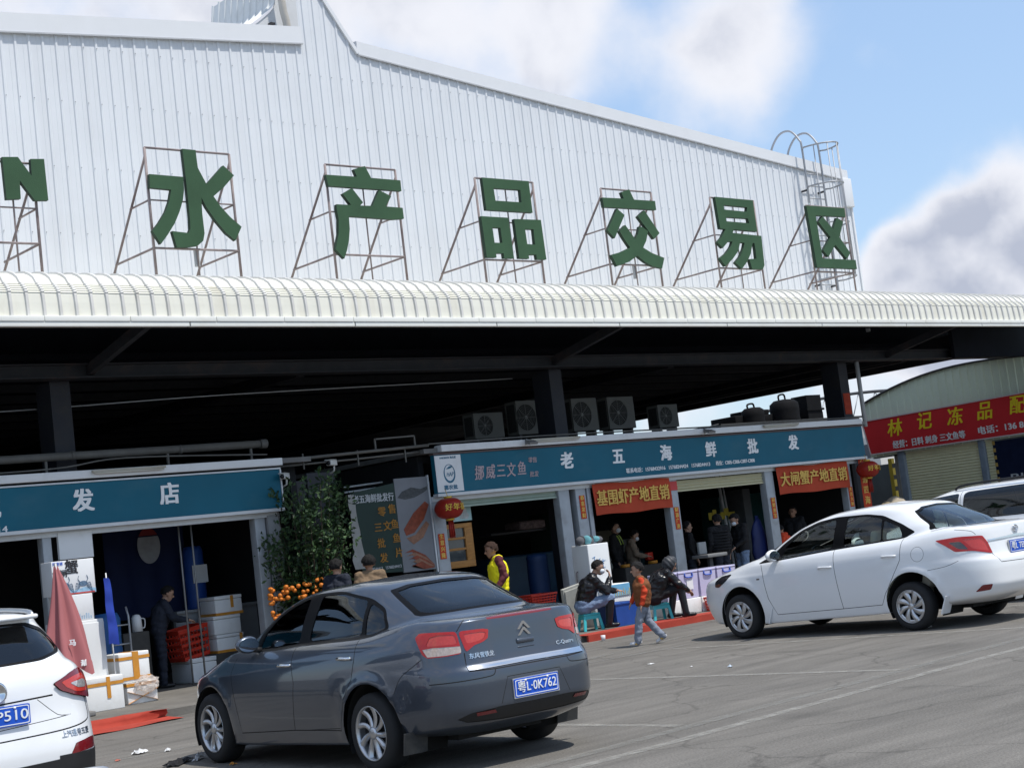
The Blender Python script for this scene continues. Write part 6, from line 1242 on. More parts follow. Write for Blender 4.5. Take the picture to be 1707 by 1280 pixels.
wrap(text('C-Quatre', .042, 'lettering', chrome, car, RM(-.405, .852), bold=.0005, depth=.005, width=.20), SH)
cush = MB(); bmc = bmesh.new(); bmesh.ops.create_uvsphere(bmc, u_segments=14, v_segments=8, radius=1); cush.bm(bmc, 0, True, Matrix.Translation((-.28, -.02, 1.135)) @ Matrix.Diagonal((.10, .19, .055, 1)))
tag(cush.build('cushion', mat('lime_cloth', (.45, .60, .16), .9, var=.2, scale=20), None, (8.261, 10.57, 0), 1.533), 'lime green cushion behind the rear window of the grey saloon', 'cushion')
cush = MB(); bmc = bmesh.new(); bmesh.ops.create_uvsphere(bmc, u_segments=14, v_segments=8, radius=1); cush.bm(bmc, 0, True, Matrix.Translation((-.27, .24, 1.13)) @ Matrix.Diagonal((.09, .13, .05, 1)))
tag(cush.build('soft_toy', mat('pink_cloth', (.55, .25, .28), .9, var=.5, scale=26), None, (8.261, 10.57, 0), 1.533), 'pink soft toy beside the lime cushion in the grey saloon', 'soft toy')
# --- white saloon
F = dict(arch=[(-.06, .315, .375), (2.57, .315, .36)], rad=.285, tw=.18, rim=.196, style='cover', track=.775, inset=.012)
F['regions'] = [
 ('window_trim', 'S', round_poly([(2.265, .935), (2.13, 1.01), (1.90, 1.165), (1.64, 1.30), (1.36, 1.385), (1.05, 1.418), (.60, 1.412), (.366, 1.376), (.10, 1.254), (-.085, 1.143), (.05, 1.080), (.615, 1.048), (1.099, 1.02), (1.90, .958)], .16), None),
 ('front_glass', 'S', round_poly([(1.925, .972), (1.86, 1.11), (1.634, 1.268), (1.356, 1.352), (1.057, 1.388), (1.099, 1.040)], .14), None),
 ('rear_glass', 'S', round_poly([(.932, 1.054), (.885, 1.392), (.62, 1.390), (.405, 1.35), (.375, 1.325), (.378, 1.082), (.62, 1.062)], .10), None),
 ('quarter_glass', 'S', round_poly([(.357, 1.083), (.348, 1.318), (.132, 1.226), (.071, 1.096)], .12), None),
 ('back_window_trim', 'R', round_poly([(-.1, 1.452), (.34, 1.43), (.50, 1.385), (.555, 1.30), (.60, 1.20), (.635, 1.145), (.53, 1.147), (-.1, 1.150)], .1), [0]),
 ('back_window', 'R', round_poly([(-.1, 1.440), (.33, 1.416), (.485, 1.372), (.535, 1.29), (.575, 1.20), (.60, 1.160), (.50, 1.161), (-.1, 1.164)], .1), None),
 ('windscreen', 'F', round_poly([(-.1, 1.43), (.40, 1.405), (.53, 1.36), (.66, 1.07), (.60, 1.05), (-.1, 1.05)], .1), [0]),
 ('tail_lamp', 'D', round_poly([(.274, 1.018), (.032, 1.036), (-.226, 1.024), (-.275, .946), (-.318, .809), (-.092, .863), (.095, .869), (.182, .947)], .14), [0]),
 ('lamp_lens', 'D', round_poly([(.15, .981), (.022, .981), (-.052, .882), (.056, .898)], .2), ['tail_lamp']),
 ('lamp_core', 'D', round_poly([(.0, 1.0), (-.215, .995), (-.255, .93), (-.285, .84), (-.10, .885)], .2), ['tail_lamp']),
 ('chrome_strip', 'R', [(-.1, .996), (.545, .970), (.535, .954), (-.1, .966)], [0]),
 ('fog_reflector', 'D', round_poly([(-.053, .393), (-.135, .467), (-.255, .468), (-.228, .403)], .15), [0]),
 ('head_lamp', 'S', round_poly([(3.078, .746), (2.992, .813), (2.748, .838), (2.841, .752), (2.984, .676), (3.071, .682)], .2), [0]),
 ('front_door', 'S', round_poly([(2.20, .928), (2.155, .806), (2.138, .702), (2.097, .491), (1.994, .290), (.966, .313), (.989, .531), (1.015, .747), (1.044, 1.025), (1.9, .96)], .12), [0]),
 ('rear_door', 'S', round_poly([(.960, .313), (.39, .330), (.314, .451), (.194, .617), (.062, .838), (.045, 1.078), (.615, 1.048), (1.038, 1.026), (1.009, .747), (.983, .531)], .12), [0]),
]
F['seams'] = [('S', [(2.205, .93), (2.159, .806), (2.142, .702), (2.101, .491), (1.996, .286), (.966, .309), (.388, .326), (.310, .451), (.190, .617), (.058, .838), (.041, 1.078)], .007, [0]),
 ('S', [(.963, .311), (.986, .531), (1.012, .747), (1.041, 1.025)], .007, [0, 'front_door', 'rear_door']), ('S', circle(-.18, .885, .085, 24)+[(-.095, .885)], .004, [0]),
 ('D', smooth_line([(.055/1.0, 1.122), (-.105, 1.088), (-.155, 1.042)]), .006, [0]), ('R', [(.548, .944), (.525, .797), (.467, .702), (-.05, .691)], .008, [0]), ('S', smooth_line([(-.30, .688), (-.524, .716), (-.68, .765)]), .005, [0])]
F['parts'] = [('window_trim', ('window_trim', LR), black_gloss, .001, None), ('front_glass', ('side_window', LR), LIGHTGLASS, .006, None), ('rear_glass', ('side_window', LR), LIGHTGLASS, .006, None), ('quarter_glass', ('side_window', LR), LIGHTGLASS, .006, None),
 ('back_window_trim', ('rear_window', BOTH), black_gloss, .001, None), ('back_window', ('glass', BOTH), LIGHTGLASS, .006, 'back_window_trim'), ('windscreen', ('windscreen', BOTH), LIGHTGLASS, .004, None),
 ('tail_lamp', ('tail_lamp', LR), red_lens, -.006, None), ('lamp_lens', ('clear_lens', LR), smoked_lens, -.003, 'tail_lamp'), ('lamp_core', ('lamp_core', LR), mat('bright_red_lens'), -.003, 'tail_lamp'), ('chrome_strip', ('chrome_strip', BOTH), chrome, -.01, None), ('fog_reflector', ('reflector', LR), dark_red_lens, -.001, None),
 ('head_lamp', ('head_lamp', LR), mat('head_lamp_glass', (.03, .03, .035), .06, .2, var=.4, scale=30, coat=1), -.004, None), ('front_door', ('door', LR), white_paint, 0, None), ('rear_door', ('door', LR), white_paint, 0, None)]
car, P, SH = build_car('parked_car', 'white saloon with plate L TE077, parked beyond the walking boy', 'car', (17.815, 12.216, 0), 1.589, ROWS_SEDAN(), 2.607, F, white_paint, 1.07)
seats(car, ('beige', (.50, .46, .37)), floor=.30)
dsh = MB(); dsh.bev(1.75, 2.15, -.68, .68, .70, .96, .06); dsh.lathe([(.17, -.012), (.185, 0), (.17, .012), (.155, 0), (.17, -.012)], 20, Matrix.Translation((1.55, .37, .93)) @ Matrix.Rotation(R(-65), 4, 'Y')); dsh.build('dashboard', black, car)
for l in (True, False):
    s = 'left' if l else 'right'
    mirror_cap(car, 1.93, 1.03, .80, white_paint, l)
    door_handle(P[('front_door', s)], 1.16, .826, .878, white_paint, l, .2); door_handle(P[('rear_door', s)], .215, .892, .866, white_paint, l, .2)
    sg = 1 if l else -1
    for x in (-.46, 2.10): fl = MB(); fl.box((x, sg*.80, .28), (.014, .17, .22), M=Matrix.Rotation(R(-24), 3, 'Y')); fl.build('mud_flap', white_paint, car)
    sm = MB(); sm.bev(2.215, 2.265, sg*.868-.006, sg*.868+.006, .738, .758, .004); sm.build('side_marker', mat('marker_lens', (.12, .10, .09), .2, var=0), car)
licence_plate(car, -1.025, .855, 2, '粤L TE077', .098, .385)
pf = MB(); pf.box((-1.012, 0, .855), (.02, .455, .152)); pf.build('plate_frame', mat('plate_frame'), car)
e = MB()
for a, b, w in ((.055, .04, .006), (.024, .040, .005)): e.tube([(-.99, a*math.cos(t*.3142), 1.055+b*math.sin(t*.3142)) for t in range(20)], w, 6, closed=True)
e.tube([(-.99, .052*math.cos(t*.3142)*.8, 1.075+.016*math.sin(t*.3142)) for t in range(20)], .005, 6, closed=True)
e.build('badge', chrome, car)
# --- white off-roader at the left, seen from behind
F = dict(arch=[(0, .35, .42), (2.65, .35, .42)], rad=.35, tw=.22, rim=.235, style='spoke', track=.80, inset=.012)
F['regions'] = [
 ('window_trim', 'S', round_poly([(2.2, 1.13), (1.85, 1.36), (1.4, 1.50), (.5, 1.535), (-.25, 1.49), (-.45, 1.31), (-.3, 1.235), (1, 1.16)], .2), None),
 ('side_glass', 'S', round_poly([(2.1, 1.15), (1.8, 1.34), (1.38, 1.475), (.5, 1.51), (-.2, 1.465), (-.37, 1.32), (-.25, 1.26), (1, 1.185)], .2), None),
 ('back_window_trim', 'R', round_poly([(-.1, 1.535), (.45, 1.525), (.60, 1.47), (.685, 1.33), (.60, 1.285), (.40, 1.245), (-.1, 1.235)], .14), [0]),
 ('back_window', 'R', round_poly([(-.1, 1.520), (.43, 1.508), (.56, 1.455), (.635, 1.335), (.57, 1.30), (.38, 1.262), (-.1, 1.252)], .14), None),
 ('windscreen', 'F', round_poly([(-.1, 1.52), (.45, 1.5), (.58, 1.44), (.72, 1.18), (-.1, 1.17)], .1), [0]),
 ('tail_lamp', 'D', round_poly([(-.30, 1.075), (-.14, 1.135), (-.03, 1.155), (.06, 1.12), (.10, 1.03), (.085, .94), (.03, .935), (-.16, .975), (-.26, 1.02)], .2), [0]),
 ('lamp_core', 'D', round_poly([(-.25, 1.075), (-.13, 1.105), (-.03, 1.115), (.03, 1.09), (.055, 1.03), (.02, .985), (-.15, .995), (-.22, 1.035)], .2), ['tail_lamp']),
 ('lamp_lens', 'D', round_poly([(-.19, 1.06), (-.05, 1.075), (0, 1.065), (.015, 1.035), (-.02, 1.015), (-.12, 1.02)], .2), ['lamp_core']),
 ('cladding', 'R', [(-.1, .545), (.60, .56), (.99, .60), (.99, .2), (-.1, .2)], [0]),
 ('reflector', 'R', round_poly([(.50, .575), (.55, .645), (.70, .665), (.86, .655), (.875, .60), (.70, .585)], .12), [0]),
 ('side_cladding', 'S', [(-1.0, .58), (3.7, .52), (3.7, .2), (-1.0, .2)], [0]),
]
F['seams'] = [('R', smooth_line([(.70, 1.0), (.72, .92), (.73, .83), (.68, .78), (.45, .75), (-.05, .735)]), .01, [0]), ('R', [(.42, 1.0), (-.05, .985)], .012, [0]), ('R', smooth_line([(.30, .985), (.44, .86), (.52, .845), (-.05, .81)]), .005, [0])]
F['parts'] = [('window_trim', ('window_trim', LR), black_gloss, .001, None), ('side_glass', ('side_window', LR), DARKGLASS, .006, None), ('back_window_trim', ('rear_window', BOTH), black_gloss, .001, None), ('back_window', ('glass', BOTH), DARKGLASS, .005, 'back_window_trim'), ('windscreen', ('windscreen', BOTH), GREYGLASS, .004, None),
 ('tail_lamp', ('tail_lamp', LR), dark_red_lens, -.02, None), ('lamp_core', ('lamp_core', LR), mat('bright_red_lens'), -.022, 'tail_lamp'), ('lamp_lens', ('clear_lens', LR), mat('silver_lens', (.55, .52, .52), .15, .5, var=.4, scale=50, coat=1), -.024, 'tail_lamp'), ('cladding', ('bumper_cladding', BOTH), black, -.004, None), ('reflector', ('reflector', LR), dark_red_lens, -.003, None), ('side_cladding', ('sill_cladding', LR), black, -.003, None)]
car, P, SH = build_car('parked_car', 'white off-roader with roof rails and plate ending P510, cut by the left edge', 'car', (4.47, 11.70, 0), 1.571, ROWS_SUV, 2.65, F, white_paint)
seats(car, ('dark', (.035, .035, .04)), floor=.45)
licence_plate(car, -.915, .905, 2, 'P510', .098, .23, yo=0)
for o_ in list(car.children):
    if o_.name.startswith('licence_plate'):
        for c_ in o_.children:
            if c_.name.startswith('lettering'): c_.location = (0, -.085, 0)
rr = MB()
for s in (1, -1): rr.tube(smooth3([(-.30, s*.565, 1.555), (-.2, s*.57, 1.60), (.5, s*.575, 1.635), (1.1, s*.56, 1.61), (1.25, s*.55, 1.55)]), .018, 8)
rr.build('roof_rail', mat('satin_metal', (.45, .46, .47), .35, .8, var=.05), car)
sp = MB(); sp.bev(-.56, -.36, -.50, .50, 1.545, 1.578, .015); sp.build('spoiler', white_paint, car)
hb = MB(); hb.bev(-.615, -.595, -.16, .16, 1.537, 1.562, .006); hb.build('high_brake_lamp', dark_red_lens, car)
tp = MB(); tp.tube(smooth3([(-.93, -.75, .40), (-.945, -.70, .44), (-.955, -.4, .455), (-.96, 0, .455), (-.955, .4, .455), (-.945, .70, .44), (-.93, .75, .40)]), .018, 8); tp.build('skid_trim', mat('satin_metal'), car)
wrap(text('上汽通用五菱', .05, 'lettering', chrome, car, RM(-.57, .715), bold=.0006, depth=.006, width=.25), SH)
e = MB(); e.lathe([(.075, 0), (.078, .01), (.06, .016), (.058, .006), (.001, .004)], 24, Matrix(((0, 0, -1, -.885), (-1, 0, 0, 0), (0, 1, 0, 1.07), (0, 0, 0, 1)))); e.build('badge', chrome, car)
# --- white people carrier behind the white saloon
F = dict(arch=[(0, .33, .40), (2.85, .33, .40)], rad=.33, tw=.21, rim=.22, style='spoke', track=.80, inset=.012)
F['regions'] = [
 ('front_glass', 'S', round_poly([(2.62, 1.245), (2.38, 1.44), (2.14, 1.60), (1.56, 1.635), (1.58, 1.235)], .1), None),
 ('rear_glass', 'S', round_poly([(1.49, 1.235), (1.47, 1.645), (.5, 1.665), (-.6, 1.64), (-.78, 1.27), (0, 1.235)], .1), None),
 ('back_window', 'R', round_poly([(-.1, 1.62), (.5, 1.60), (.62, 1.28), (-.1, 1.26)], .12), [0]),
 ('windscreen', 'F', round_poly([(-.1, 1.66), (.5, 1.63), (.62, 1.55), (.74, 1.25), (-.1, 1.235)], .1), [0]),
 ('tail_lamp', 'D', round_poly([(-.25, 1.20), (.02, 1.20), (.05, .90), (-.15, .86)], .2), [0]),
]
F['seams'] = [('S', [(1.53, 1.66), (1.53, 1.2), (1.5, .7), (1.45, .3)], .008, [0]), ('S', [(.42, 1.22), (.40, .75), (.45, .3)], .008, [0]), ('S', [(.40, 1.66), (.42, 1.22)], .012, ['rear_glass'])]
F['parts'] = [('front_glass', ('side_window', LR), GREYGLASS, .004, None), ('rear_glass', ('side_window', LR), DARKGLASS, .004, None), ('back_window', ('rear_window', BOTH), DARKGLASS, .004, None), ('windscreen', ('windscreen', BOTH), GREYGLASS, .004, None), ('tail_lamp', ('tail_lamp', LR), red_lens, -.004, None)]
car, P, SH = build_car('parked_car', 'tall white people carrier with dark rear side windows, behind the white saloon', 'car', (21.42, 12.25, 0), 1.571, ROWS_VAN, 2.85, F, white_paint)
seats(car, ('dark', (.035, .035, .04)), floor=.5, rows=((1.6, .4), (1.6, -.4)), bench=.4)
rr = MB()
for s in (1, -1): rr.tube(smooth3([(-.5, s*.60, 1.69), (-.4, s*.60, 1.745), (.5, s*.61, 1.77), (1.5, s*.59, 1.75), (1.7, s*.57, 1.69)]), .017, 8)
rr.build('roof_rail', black, car)

# ---------------------------------------------------------------- people
skin = mat('skin', (.40, .235, .165), .55, var=.06, scale=20); skin_d = mat('skin_tanned', (.30, .165, .11), .55, var=.06, scale=20); hair = mat('black_hair', (.009, .008, .008), .9, var=.2, scale=40)
mask_m = mat('face_mask', (.66, .70, .74), .7, var=.05)
def caps(a, b, ra, rb, m): return (Vector(a), Vector(b), ra, rb, m)
def add_caps(bm, a, b, ra, rb):
    a, b = Vector(a), Vector(b); d = b-a; L = d.length; n = 12
    if L < 1e-5: d = Vector((0, 0, 1)); L = 1e-5
    z = d.normalized(); x = z.orthogonal().normalized(); y = z.cross(x); rings = []
    prof = [(ra*math.sin(t), -ra*math.cos(t)) for t in (.35, .8, 1.2, math.pi/2)]+[(rb*math.sin(t), L-rb*math.cos(t)) for t in (math.pi/2, 1.95, 2.35, 2.8)]
    v0 = bm.verts.new(a-z*ra); v1 = bm.verts.new(b+z*rb)
    for r_, h in prof: rings.append([bm.verts.new(a+z*h+(x*math.cos(6.2832*j/n)+y*math.sin(6.2832*j/n))*r_) for j in range(n)])
    for j in range(n):
        k = (j+1) % n; bm.faces.new((v0, rings[0][k], rings[0][j])); bm.faces.new((v1, rings[-1][j], rings[-1][k]))
        for i in range(len(rings)-1): bm.faces.new((rings[i][j], rings[i][k], rings[i+1][k], rings[i+1][j]))
def hand(C, wrist, d, up, side, s, m, curl=.5):
    """palm with four unequal bent fingers and a thumb from the side of the palm"""
    d = Vector(d).normalized(); up = Vector(up); up = (up-d*up.dot(d)).normalized(); lat = d.cross(up)*side; w = Vector(wrist); pk = w+d*.075*s
    C.append(caps(w+lat*.018*s, pk+lat*.026*s, .020*s, .017*s, m)); C.append(caps(w-lat*.014*s, pk-lat*.026*s, .020*s, .016*s, m))
    for k, L in enumerate((.070, .080, .074, .058)):
        o = pk+lat*(.033-.022*k)*s; q = d; b_ = o
        for seg in range(3):
            q = (q*math.cos(curl*.75)-up*math.sin(curl*.75)).normalized() if seg else (d*math.cos(curl*.4)-up*math.sin(curl*.4)).normalized(); e_ = b_+q*L*s*(.45, .32, .23)[seg]; C.append(caps(b_, e_, .0098*s, .0088*s, m)); b_ = e_
    t0 = w+d*.022*s+lat*.030*s; t1 = t0+(d*.6+lat*.7-up*.15).normalized()*.036*s; t2 = t1+(d*.9+lat*.15-up*.3).normalized()*.030*s; C.append(caps(t0, t1, .013*s, .011*s, m)); C.append(caps(t1, t2, .011*s, .0095*s, m))
def person(label, loc, rz, J, G, s=1.0, hs=1.0, mats=(), hairstyle='short', mask=False, extra=None, vox=.012, group=None, hood=None, bulk=1.0, lb=1.0):
    """J: joints in metres for a 1.7 m adult before scaling; x forward, y to the person's left"""
    t = thing('person', label, 'person', loc, rz, group); P = {k: Vector(v)*s for k, v in J.items()}; C = []; SK, CO, TR, SH, SL = 0, 1, 2, 3, 4; b_ = bulk; ab = 1+(bulk-1)*.4
    pel, ch, nk, hd = P['pelvis'], P['chest'], P['neck'], P['head']; ax = (P['shoulder_l']-P['shoulder_r']).normalized(); hx = (P['hip_l']-P['hip_r']).normalized()
    for sg in (1, -1):
        C.append(caps(pel+hx*.075*sg*s, pel+hx*.06*sg*s+(ch-pel)*.35, .118*s*b_, .120*s*b_, CO if G.get('long') else TR)); C.append(caps(pel+hx*.055*sg*s+(ch-pel)*.3, ch+ax*.085*sg*s, .128*s*b_, .132*s*b_, CO))
        C.append(caps(ch+ax*.09*sg*s, P['shoulder_l' if sg > 0 else 'shoulder_r']-ax*.02*sg*s, .10*s*b_, .068*s*b_, CO)); C.append(caps(nk-Vector((0, 0, .01))*s, P['shoulder_l' if sg > 0 else 'shoulder_r']-ax*.03*sg*s, .058*s, .058*s*b_, CO))
    C.append(caps(ch, nk, .10*s, .060*s, CO)); C.append(caps(nk-(hd-nk)*.1, hd-(hd-nk)*.3, .052*s, .050*s, SK))
    F = Vector(G.get('face', (1, 0, 0))).normalized(); UP = Vector(G.get('up', (0, 0, 1))); UP = (UP-F*UP.dot(F)).normalized(); S = UP.cross(F); k = s*hs
    C.append(caps(hd+UP*.030*k-F*.018*k, hd+UP*.034*k+F*.012*k, .088*k, .082*k, SK)); C.append(caps(hd-UP*.02*k+F*.02*k, hd-UP*.072*k+F*.040*k, .072*k, .043*k, SK))
    C.append(caps(hd+UP*.012*k+F*.088*k, hd-UP*.018*k+F*.108*k, .010*k, .016*k, SK)); C.append(caps(hd-UP*.052*k+F*.078*k+S*.014*k, hd-UP*.052*k+F*.078*k-S*.014*k, .013*k, .013*k, SK))
    for sg in (1, -1): C.append(caps(hd+S*.083*sg*k+UP*.018*k-F*.012*k, hd+S*.084*sg*k-UP*.022*k-F*.006*k, .018*k, .013*k, SK))
    for sd, sg in (('l', 1), ('r', -1)):
        sh_, el, wr = P['shoulder_'+sd], P['elbow_'+sd], P['wrist_'+sd]; sl = SL if G.get('sleeve') else CO
        C.append(caps(sh_, el, .070*s*ab, .060*s*ab, sl)); C.append(caps(el, wr-(wr-el)*.10, .058*s*ab, .044*s*ab, sl)); C.append(caps(wr-(wr-el)*.15, wr, .027*s, .025*s, SK))
        d = Vector(G.get('hand_'+sd, (wr-el).normalized())); hand(C, wr, d, G.get('handup_'+sd, (0, 0, 1) if abs(d.normalized().z) < .8 else (1, 0, 0)), sg, s, SK, G.get('curl', .55))
        hp, kn, an = P['hip_'+sd], P['knee_'+sd], P['ankle_'+sd]
        C.append(caps(hp, kn, .098*s*lb, .074*s*lb, TR)); C.append(caps(kn, an, .072*s*lb, .060*s*lb if not G.get('boots') else .058*s, TR if not G.get('boots') else (TR if G.get('boots') == 0 else SH)))
        toe = an+Vector(G.get('toe_'+sd, (.15, 0, -.045)))*s; hl = an+Vector((-.045, 0, -.045))*s if 'toe_'+sd not in G else an-Vector(G['toe_'+sd])*.32*s+Vector((0, 0, -.02))*s
        C.append(caps(an-Vector((0, 0, .0)), an-Vector((0, 0, .03))*s, .042*s, .044*s, SH)); C.append(caps(hl, toe, .038*s, .034*s, SH))
        if G.get('boots'): C.append(caps(an, an+(kn-an)*.55, .056*s, .060*s, SH))
    bm = bmesh.new()
    for c in C: add_caps(bm, *c[:4])
    me = bpy.data.meshes.new('body'); bm.to_mesh(me); bm.free(); o = link('body', me)
    md = o.modifiers.new('r', 'REMESH'); md.mode = 'VOXEL'; md.voxel_size = vox*max(s, .8); sm = o.modifiers.new('s', 'SMOOTH'); sm.iterations = 3; sm.factor = .4
    me2 = bpy.data.meshes.new_from_object(o.evaluated_get(bpy.context.evaluated_depsgraph_get())); bpy.data.objects.remove(o); me2.name = 'body'; me2.materials.clear()
    for m in mats: me2.materials.append(m)
    n = len(me2.polygons); cc = np.empty(n*3); me2.polygons.foreach_get('center', cc); cc = cc.reshape(-1, 3); best = np.full(n, 1e9); mi = np.zeros(n, int)
    for a, b2, ra, rb, m in C:
        a_, d_ = np.array(a), np.array(b2-a); L2 = max(d_ @ d_, 1e-9); tt = np.clip(((cc-a_) @ d_)/L2, 0, 1); dist = np.linalg.norm(cc-a_-tt[:, None]*d_, axis=1)-(ra+(rb-ra)*tt); u = dist < best; best[u] = dist[u]; mi[u] = min(m, len(mats)-1)
    nv = len(me2.vertices); co = np.empty(nv*3); me2.vertices.foreach_get('co', co); co = co.reshape(-1, 3); clothv = np.zeros(nv, bool)
    for pg_, m_ in zip(me2.polygons, mi):
        if m_ in (CO, TR, SL):
            for vi in pg_.vertices: clothv[vi] = True
    no_ = np.empty(nv*3); me2.vertices.foreach_get('normal', no_); no_ = no_.reshape(-1, 3)
    for i in np.nonzero(clothv)[0]:       # folds in the cloth
        p_ = Vector(co[i]); f_ = noise.noise(Vector((p_.x*9, p_.y*9, p_.z*17)))*.016+noise.noise(p_*27)*.007; co[i] += no_[i]*f_*max(s, .75)
    me2.vertices.foreach_set('co', co.ravel())
    me2.polygons.foreach_set('material_index', mi.astype(np.int32)); me2.polygons.foreach_set('use_smooth', [True]*n); link('body', me2, t)
    if hood is None or hood == 'cap':      # hair: a shell over the crown and back of the head
        q = MB(); bm = bmesh.new(); bmesh.ops.create_icosphere(bm, subdivisions=4, radius=1); rr = random.Random(len(label))
        M = Matrix((F, S, UP)).transposed(); low = -.62 if hairstyle == 'short' else -.95
        for v in bm.verts:
            c = v.co; jit = 1+.16*noise.noise(c*4.5+Vector((len(label), 0, 0)))+.10*noise.noise(c*11)+.05*rr.random(); c.x, c.y, c.z = c.x*.112*jit, c.y*.102*jit, c.z*.104*jit
        kill = [v for v in bm.verts if (v.co.x > .040 and v.co.z < .046+.014*noise.noise(v.co*60)) or (v.co.x > .012 and v.co.z < .0) or (v.co.x > -.022 and v.co.z < -.022) or v.co.z < low*.10]
        bmesh.ops.delete(bm, geom=kill, context='VERTS'); T = Matrix.Translation(hd+UP*.034*k-F*.006*k) @ (M*k).to_4x4()
        q.bm(bm, 0, True, T); q.build('hair', mats[5] if len(mats) > 5 else hair, t)
    if hood and hood != 'cap':
        q = MB(); bm = bmesh.new(); bmesh.ops.create_icosphere(bm, subdivisions=4, radius=1); M = Matrix((F, S, UP)).transposed()
        for v in bm.verts: c = v.co; w_ = 1+.05*math.sin(c.z*13+c.x*5); c.x, c.y, c.z = c.x*.135*w_, c.y*.120*w_, c.z*.145*w_
        bmesh.ops.delete(bm, geom=[v for v in bm.verts if v.co.x > .085 and abs(v.co.z) < .11], context='VERTS'); q.bm(bm, 0, True, Matrix.Translation(hd+UP*.012*k-F*.018*k) @ (M*k).to_4x4()); q.build('hood', hood, t)
    e = MB()
    for sg in (1, -1):
        bm = bmesh.new(); bmesh.ops.create_icosphere(bm, subdivisions=2, radius=.0105*k); e.bm(bm, 0, True, Matrix.Translation(hd+F*.088*k+UP*.014*k+S*.032*sg*k)); e.bar(hd+F*.092*k+UP*.036*k+S*.018*sg*k, hd+F*.084*k+UP*.038*k+S*.046*sg*k, .007*k, .006*k)
    e.build('eyes_and_brows', hair, t)
    if mask:
        q = MB(); M = Matrix((F, S, UP)).transposed(); bm = bmesh.new(); bmesh.ops.create_icosphere(bm, subdivisions=3, radius=1)
        for v in bm.verts: v.co = Vector((v.co.x*.062, v.co.y*.066, v.co.z*.052))
        bmesh.ops.delete(bm, geom=[v for v in bm.verts if v.co.x < -.02], context='VERTS'); q.bm(bm, 0, True, Matrix.Translation(hd+F*.058*k-UP*.040*k) @ (M*k).to_4x4()); q.build('face_mask', mask_m, t)
    if extra: extra(t, P, s)
    return t
STAND = dict(pelvis=(0, 0, .93), chest=(.0, 0, 1.25), neck=(.0, 0, 1.43), head=(.02, 0, 1.565), shoulder_l=(0, .185, 1.395), shoulder_r=(0, -.185, 1.395), elbow_l=(-.02, .23, 1.12), elbow_r=(-.02, -.23, 1.12), wrist_l=(.08, .24, .88), wrist_r=(.08, -.24, .88), hip_l=(0, .09, .90), hip_r=(0, -.09, .90), knee_l=(.02, .095, .48), knee_r=(.02, -.095, .48), ankle_l=(0, .10, .082), ankle_r=(0, -.10, .082))
def pose(**k): d = dict(STAND); d.update(k); return d
C = lambda n, rgb, **k: mat('cloth_'+n, rgb, k.pop('rough', .85), var=k.pop('var', .18), scale=9, bump=.25, bscale=26, **k)
navy = C('navy', (.018, .022, .035)); blk = C('black', (.012, .012, .014)); jean = C('blue_jeans', (.16, .22, .33)); greyt = C('grey_blue_joggers', (.20, .225, .28)); brown = C('brown_vest', (.17, .062, .022)); orange_ = C('orange_red_knit', (.55, .055, .018)); boot = mat('rubber_boot', (.014, .015, .018), .3, var=.1); leather = mat('black_leather', (.012, .012, .014), .28, var=.2, scale=12, bump=.5, bscale=16)
yellow = C('yellow_vest', (.82, .72, .012), var=.06); maroon = C('maroon_sleeve', (.10, .022, .028)); tan = C('tan_jacket', (.17, .115, .07)); beige = C('beige_coat', (.22, .165, .12)); white_shoe = mat('white_trainer', (.62, .61, .62), .5, var=.1, scale=20); dbrown = mat('brown_hair', (.035, .018, .012), .9, var=.3, scale=40)
# boy walking towards the left
hb = dict(pelvis=(0, 0, .90), chest=(-.01, 0, 1.20), neck=(.01, 0, 1.37), head=(.035, 0, 1.53), shoulder_l=(.0, .165, 1.33), shoulder_r=(.0, -.165, 1.33), elbow_l=(-.04, .225, 1.08), elbow_r=(.08, -.21, 1.08), wrist_l=(.05, .245, .83), wrist_r=(.22, -.22, .88), hip_l=(0, .085, .86), hip_r=(0, -.085, .86), knee_l=(.14, .09, .49), knee_r=(-.07, -.09, .48), ankle_l=(.20, .085, .10), ankle_r=(-.33, -.08, .14))
def trainers(t, P, s):
    for sd, tz in (('l', .0), ('r', .0)):
        q = MB(); a = P['ankle_'+sd]; q.bev(a.x+.0*s, a.x+.07*s, a.y-.047*s, a.y+.047*s, a.z-.055*s, a.z-.018*s, .008); q.build('shoe_panel', mat('yellow_purple', (.45, .28, .06), .6, var=.5, scale=30), t)
        q = MB(); q.lathe([(.050*s, 0), (.056*s, .02*s), (.050*s, .045*s)], 14, Matrix.Translation((a.x, a.y, a.z+.025*s))); q.build('cuff', navy, t)
    q = MB(); q.lathe([(.062*s, -.02*s), (.080*s, .0), (.076*s, .035*s), (.066*s, .04*s)], 18, Matrix.Translation(P['neck']+Vector((0, 0, .0)))); q.build('collar', brown, t)
person('small boy in brown padded vest and orange red sleeves walking over the road', (16.60, 16.62, -.005), R(139), hb, dict(sleeve=True, long=True, toe_l=(.15, 0, -.03), toe_r=(.13, 0, -.085), curl=.5, face=(1, -.05, -.05)), .715, 1.22, (skin, brown, greyt, white_shoe, orange_), extra=trainers, vox=.011, bulk=1.40, lb=1.18)
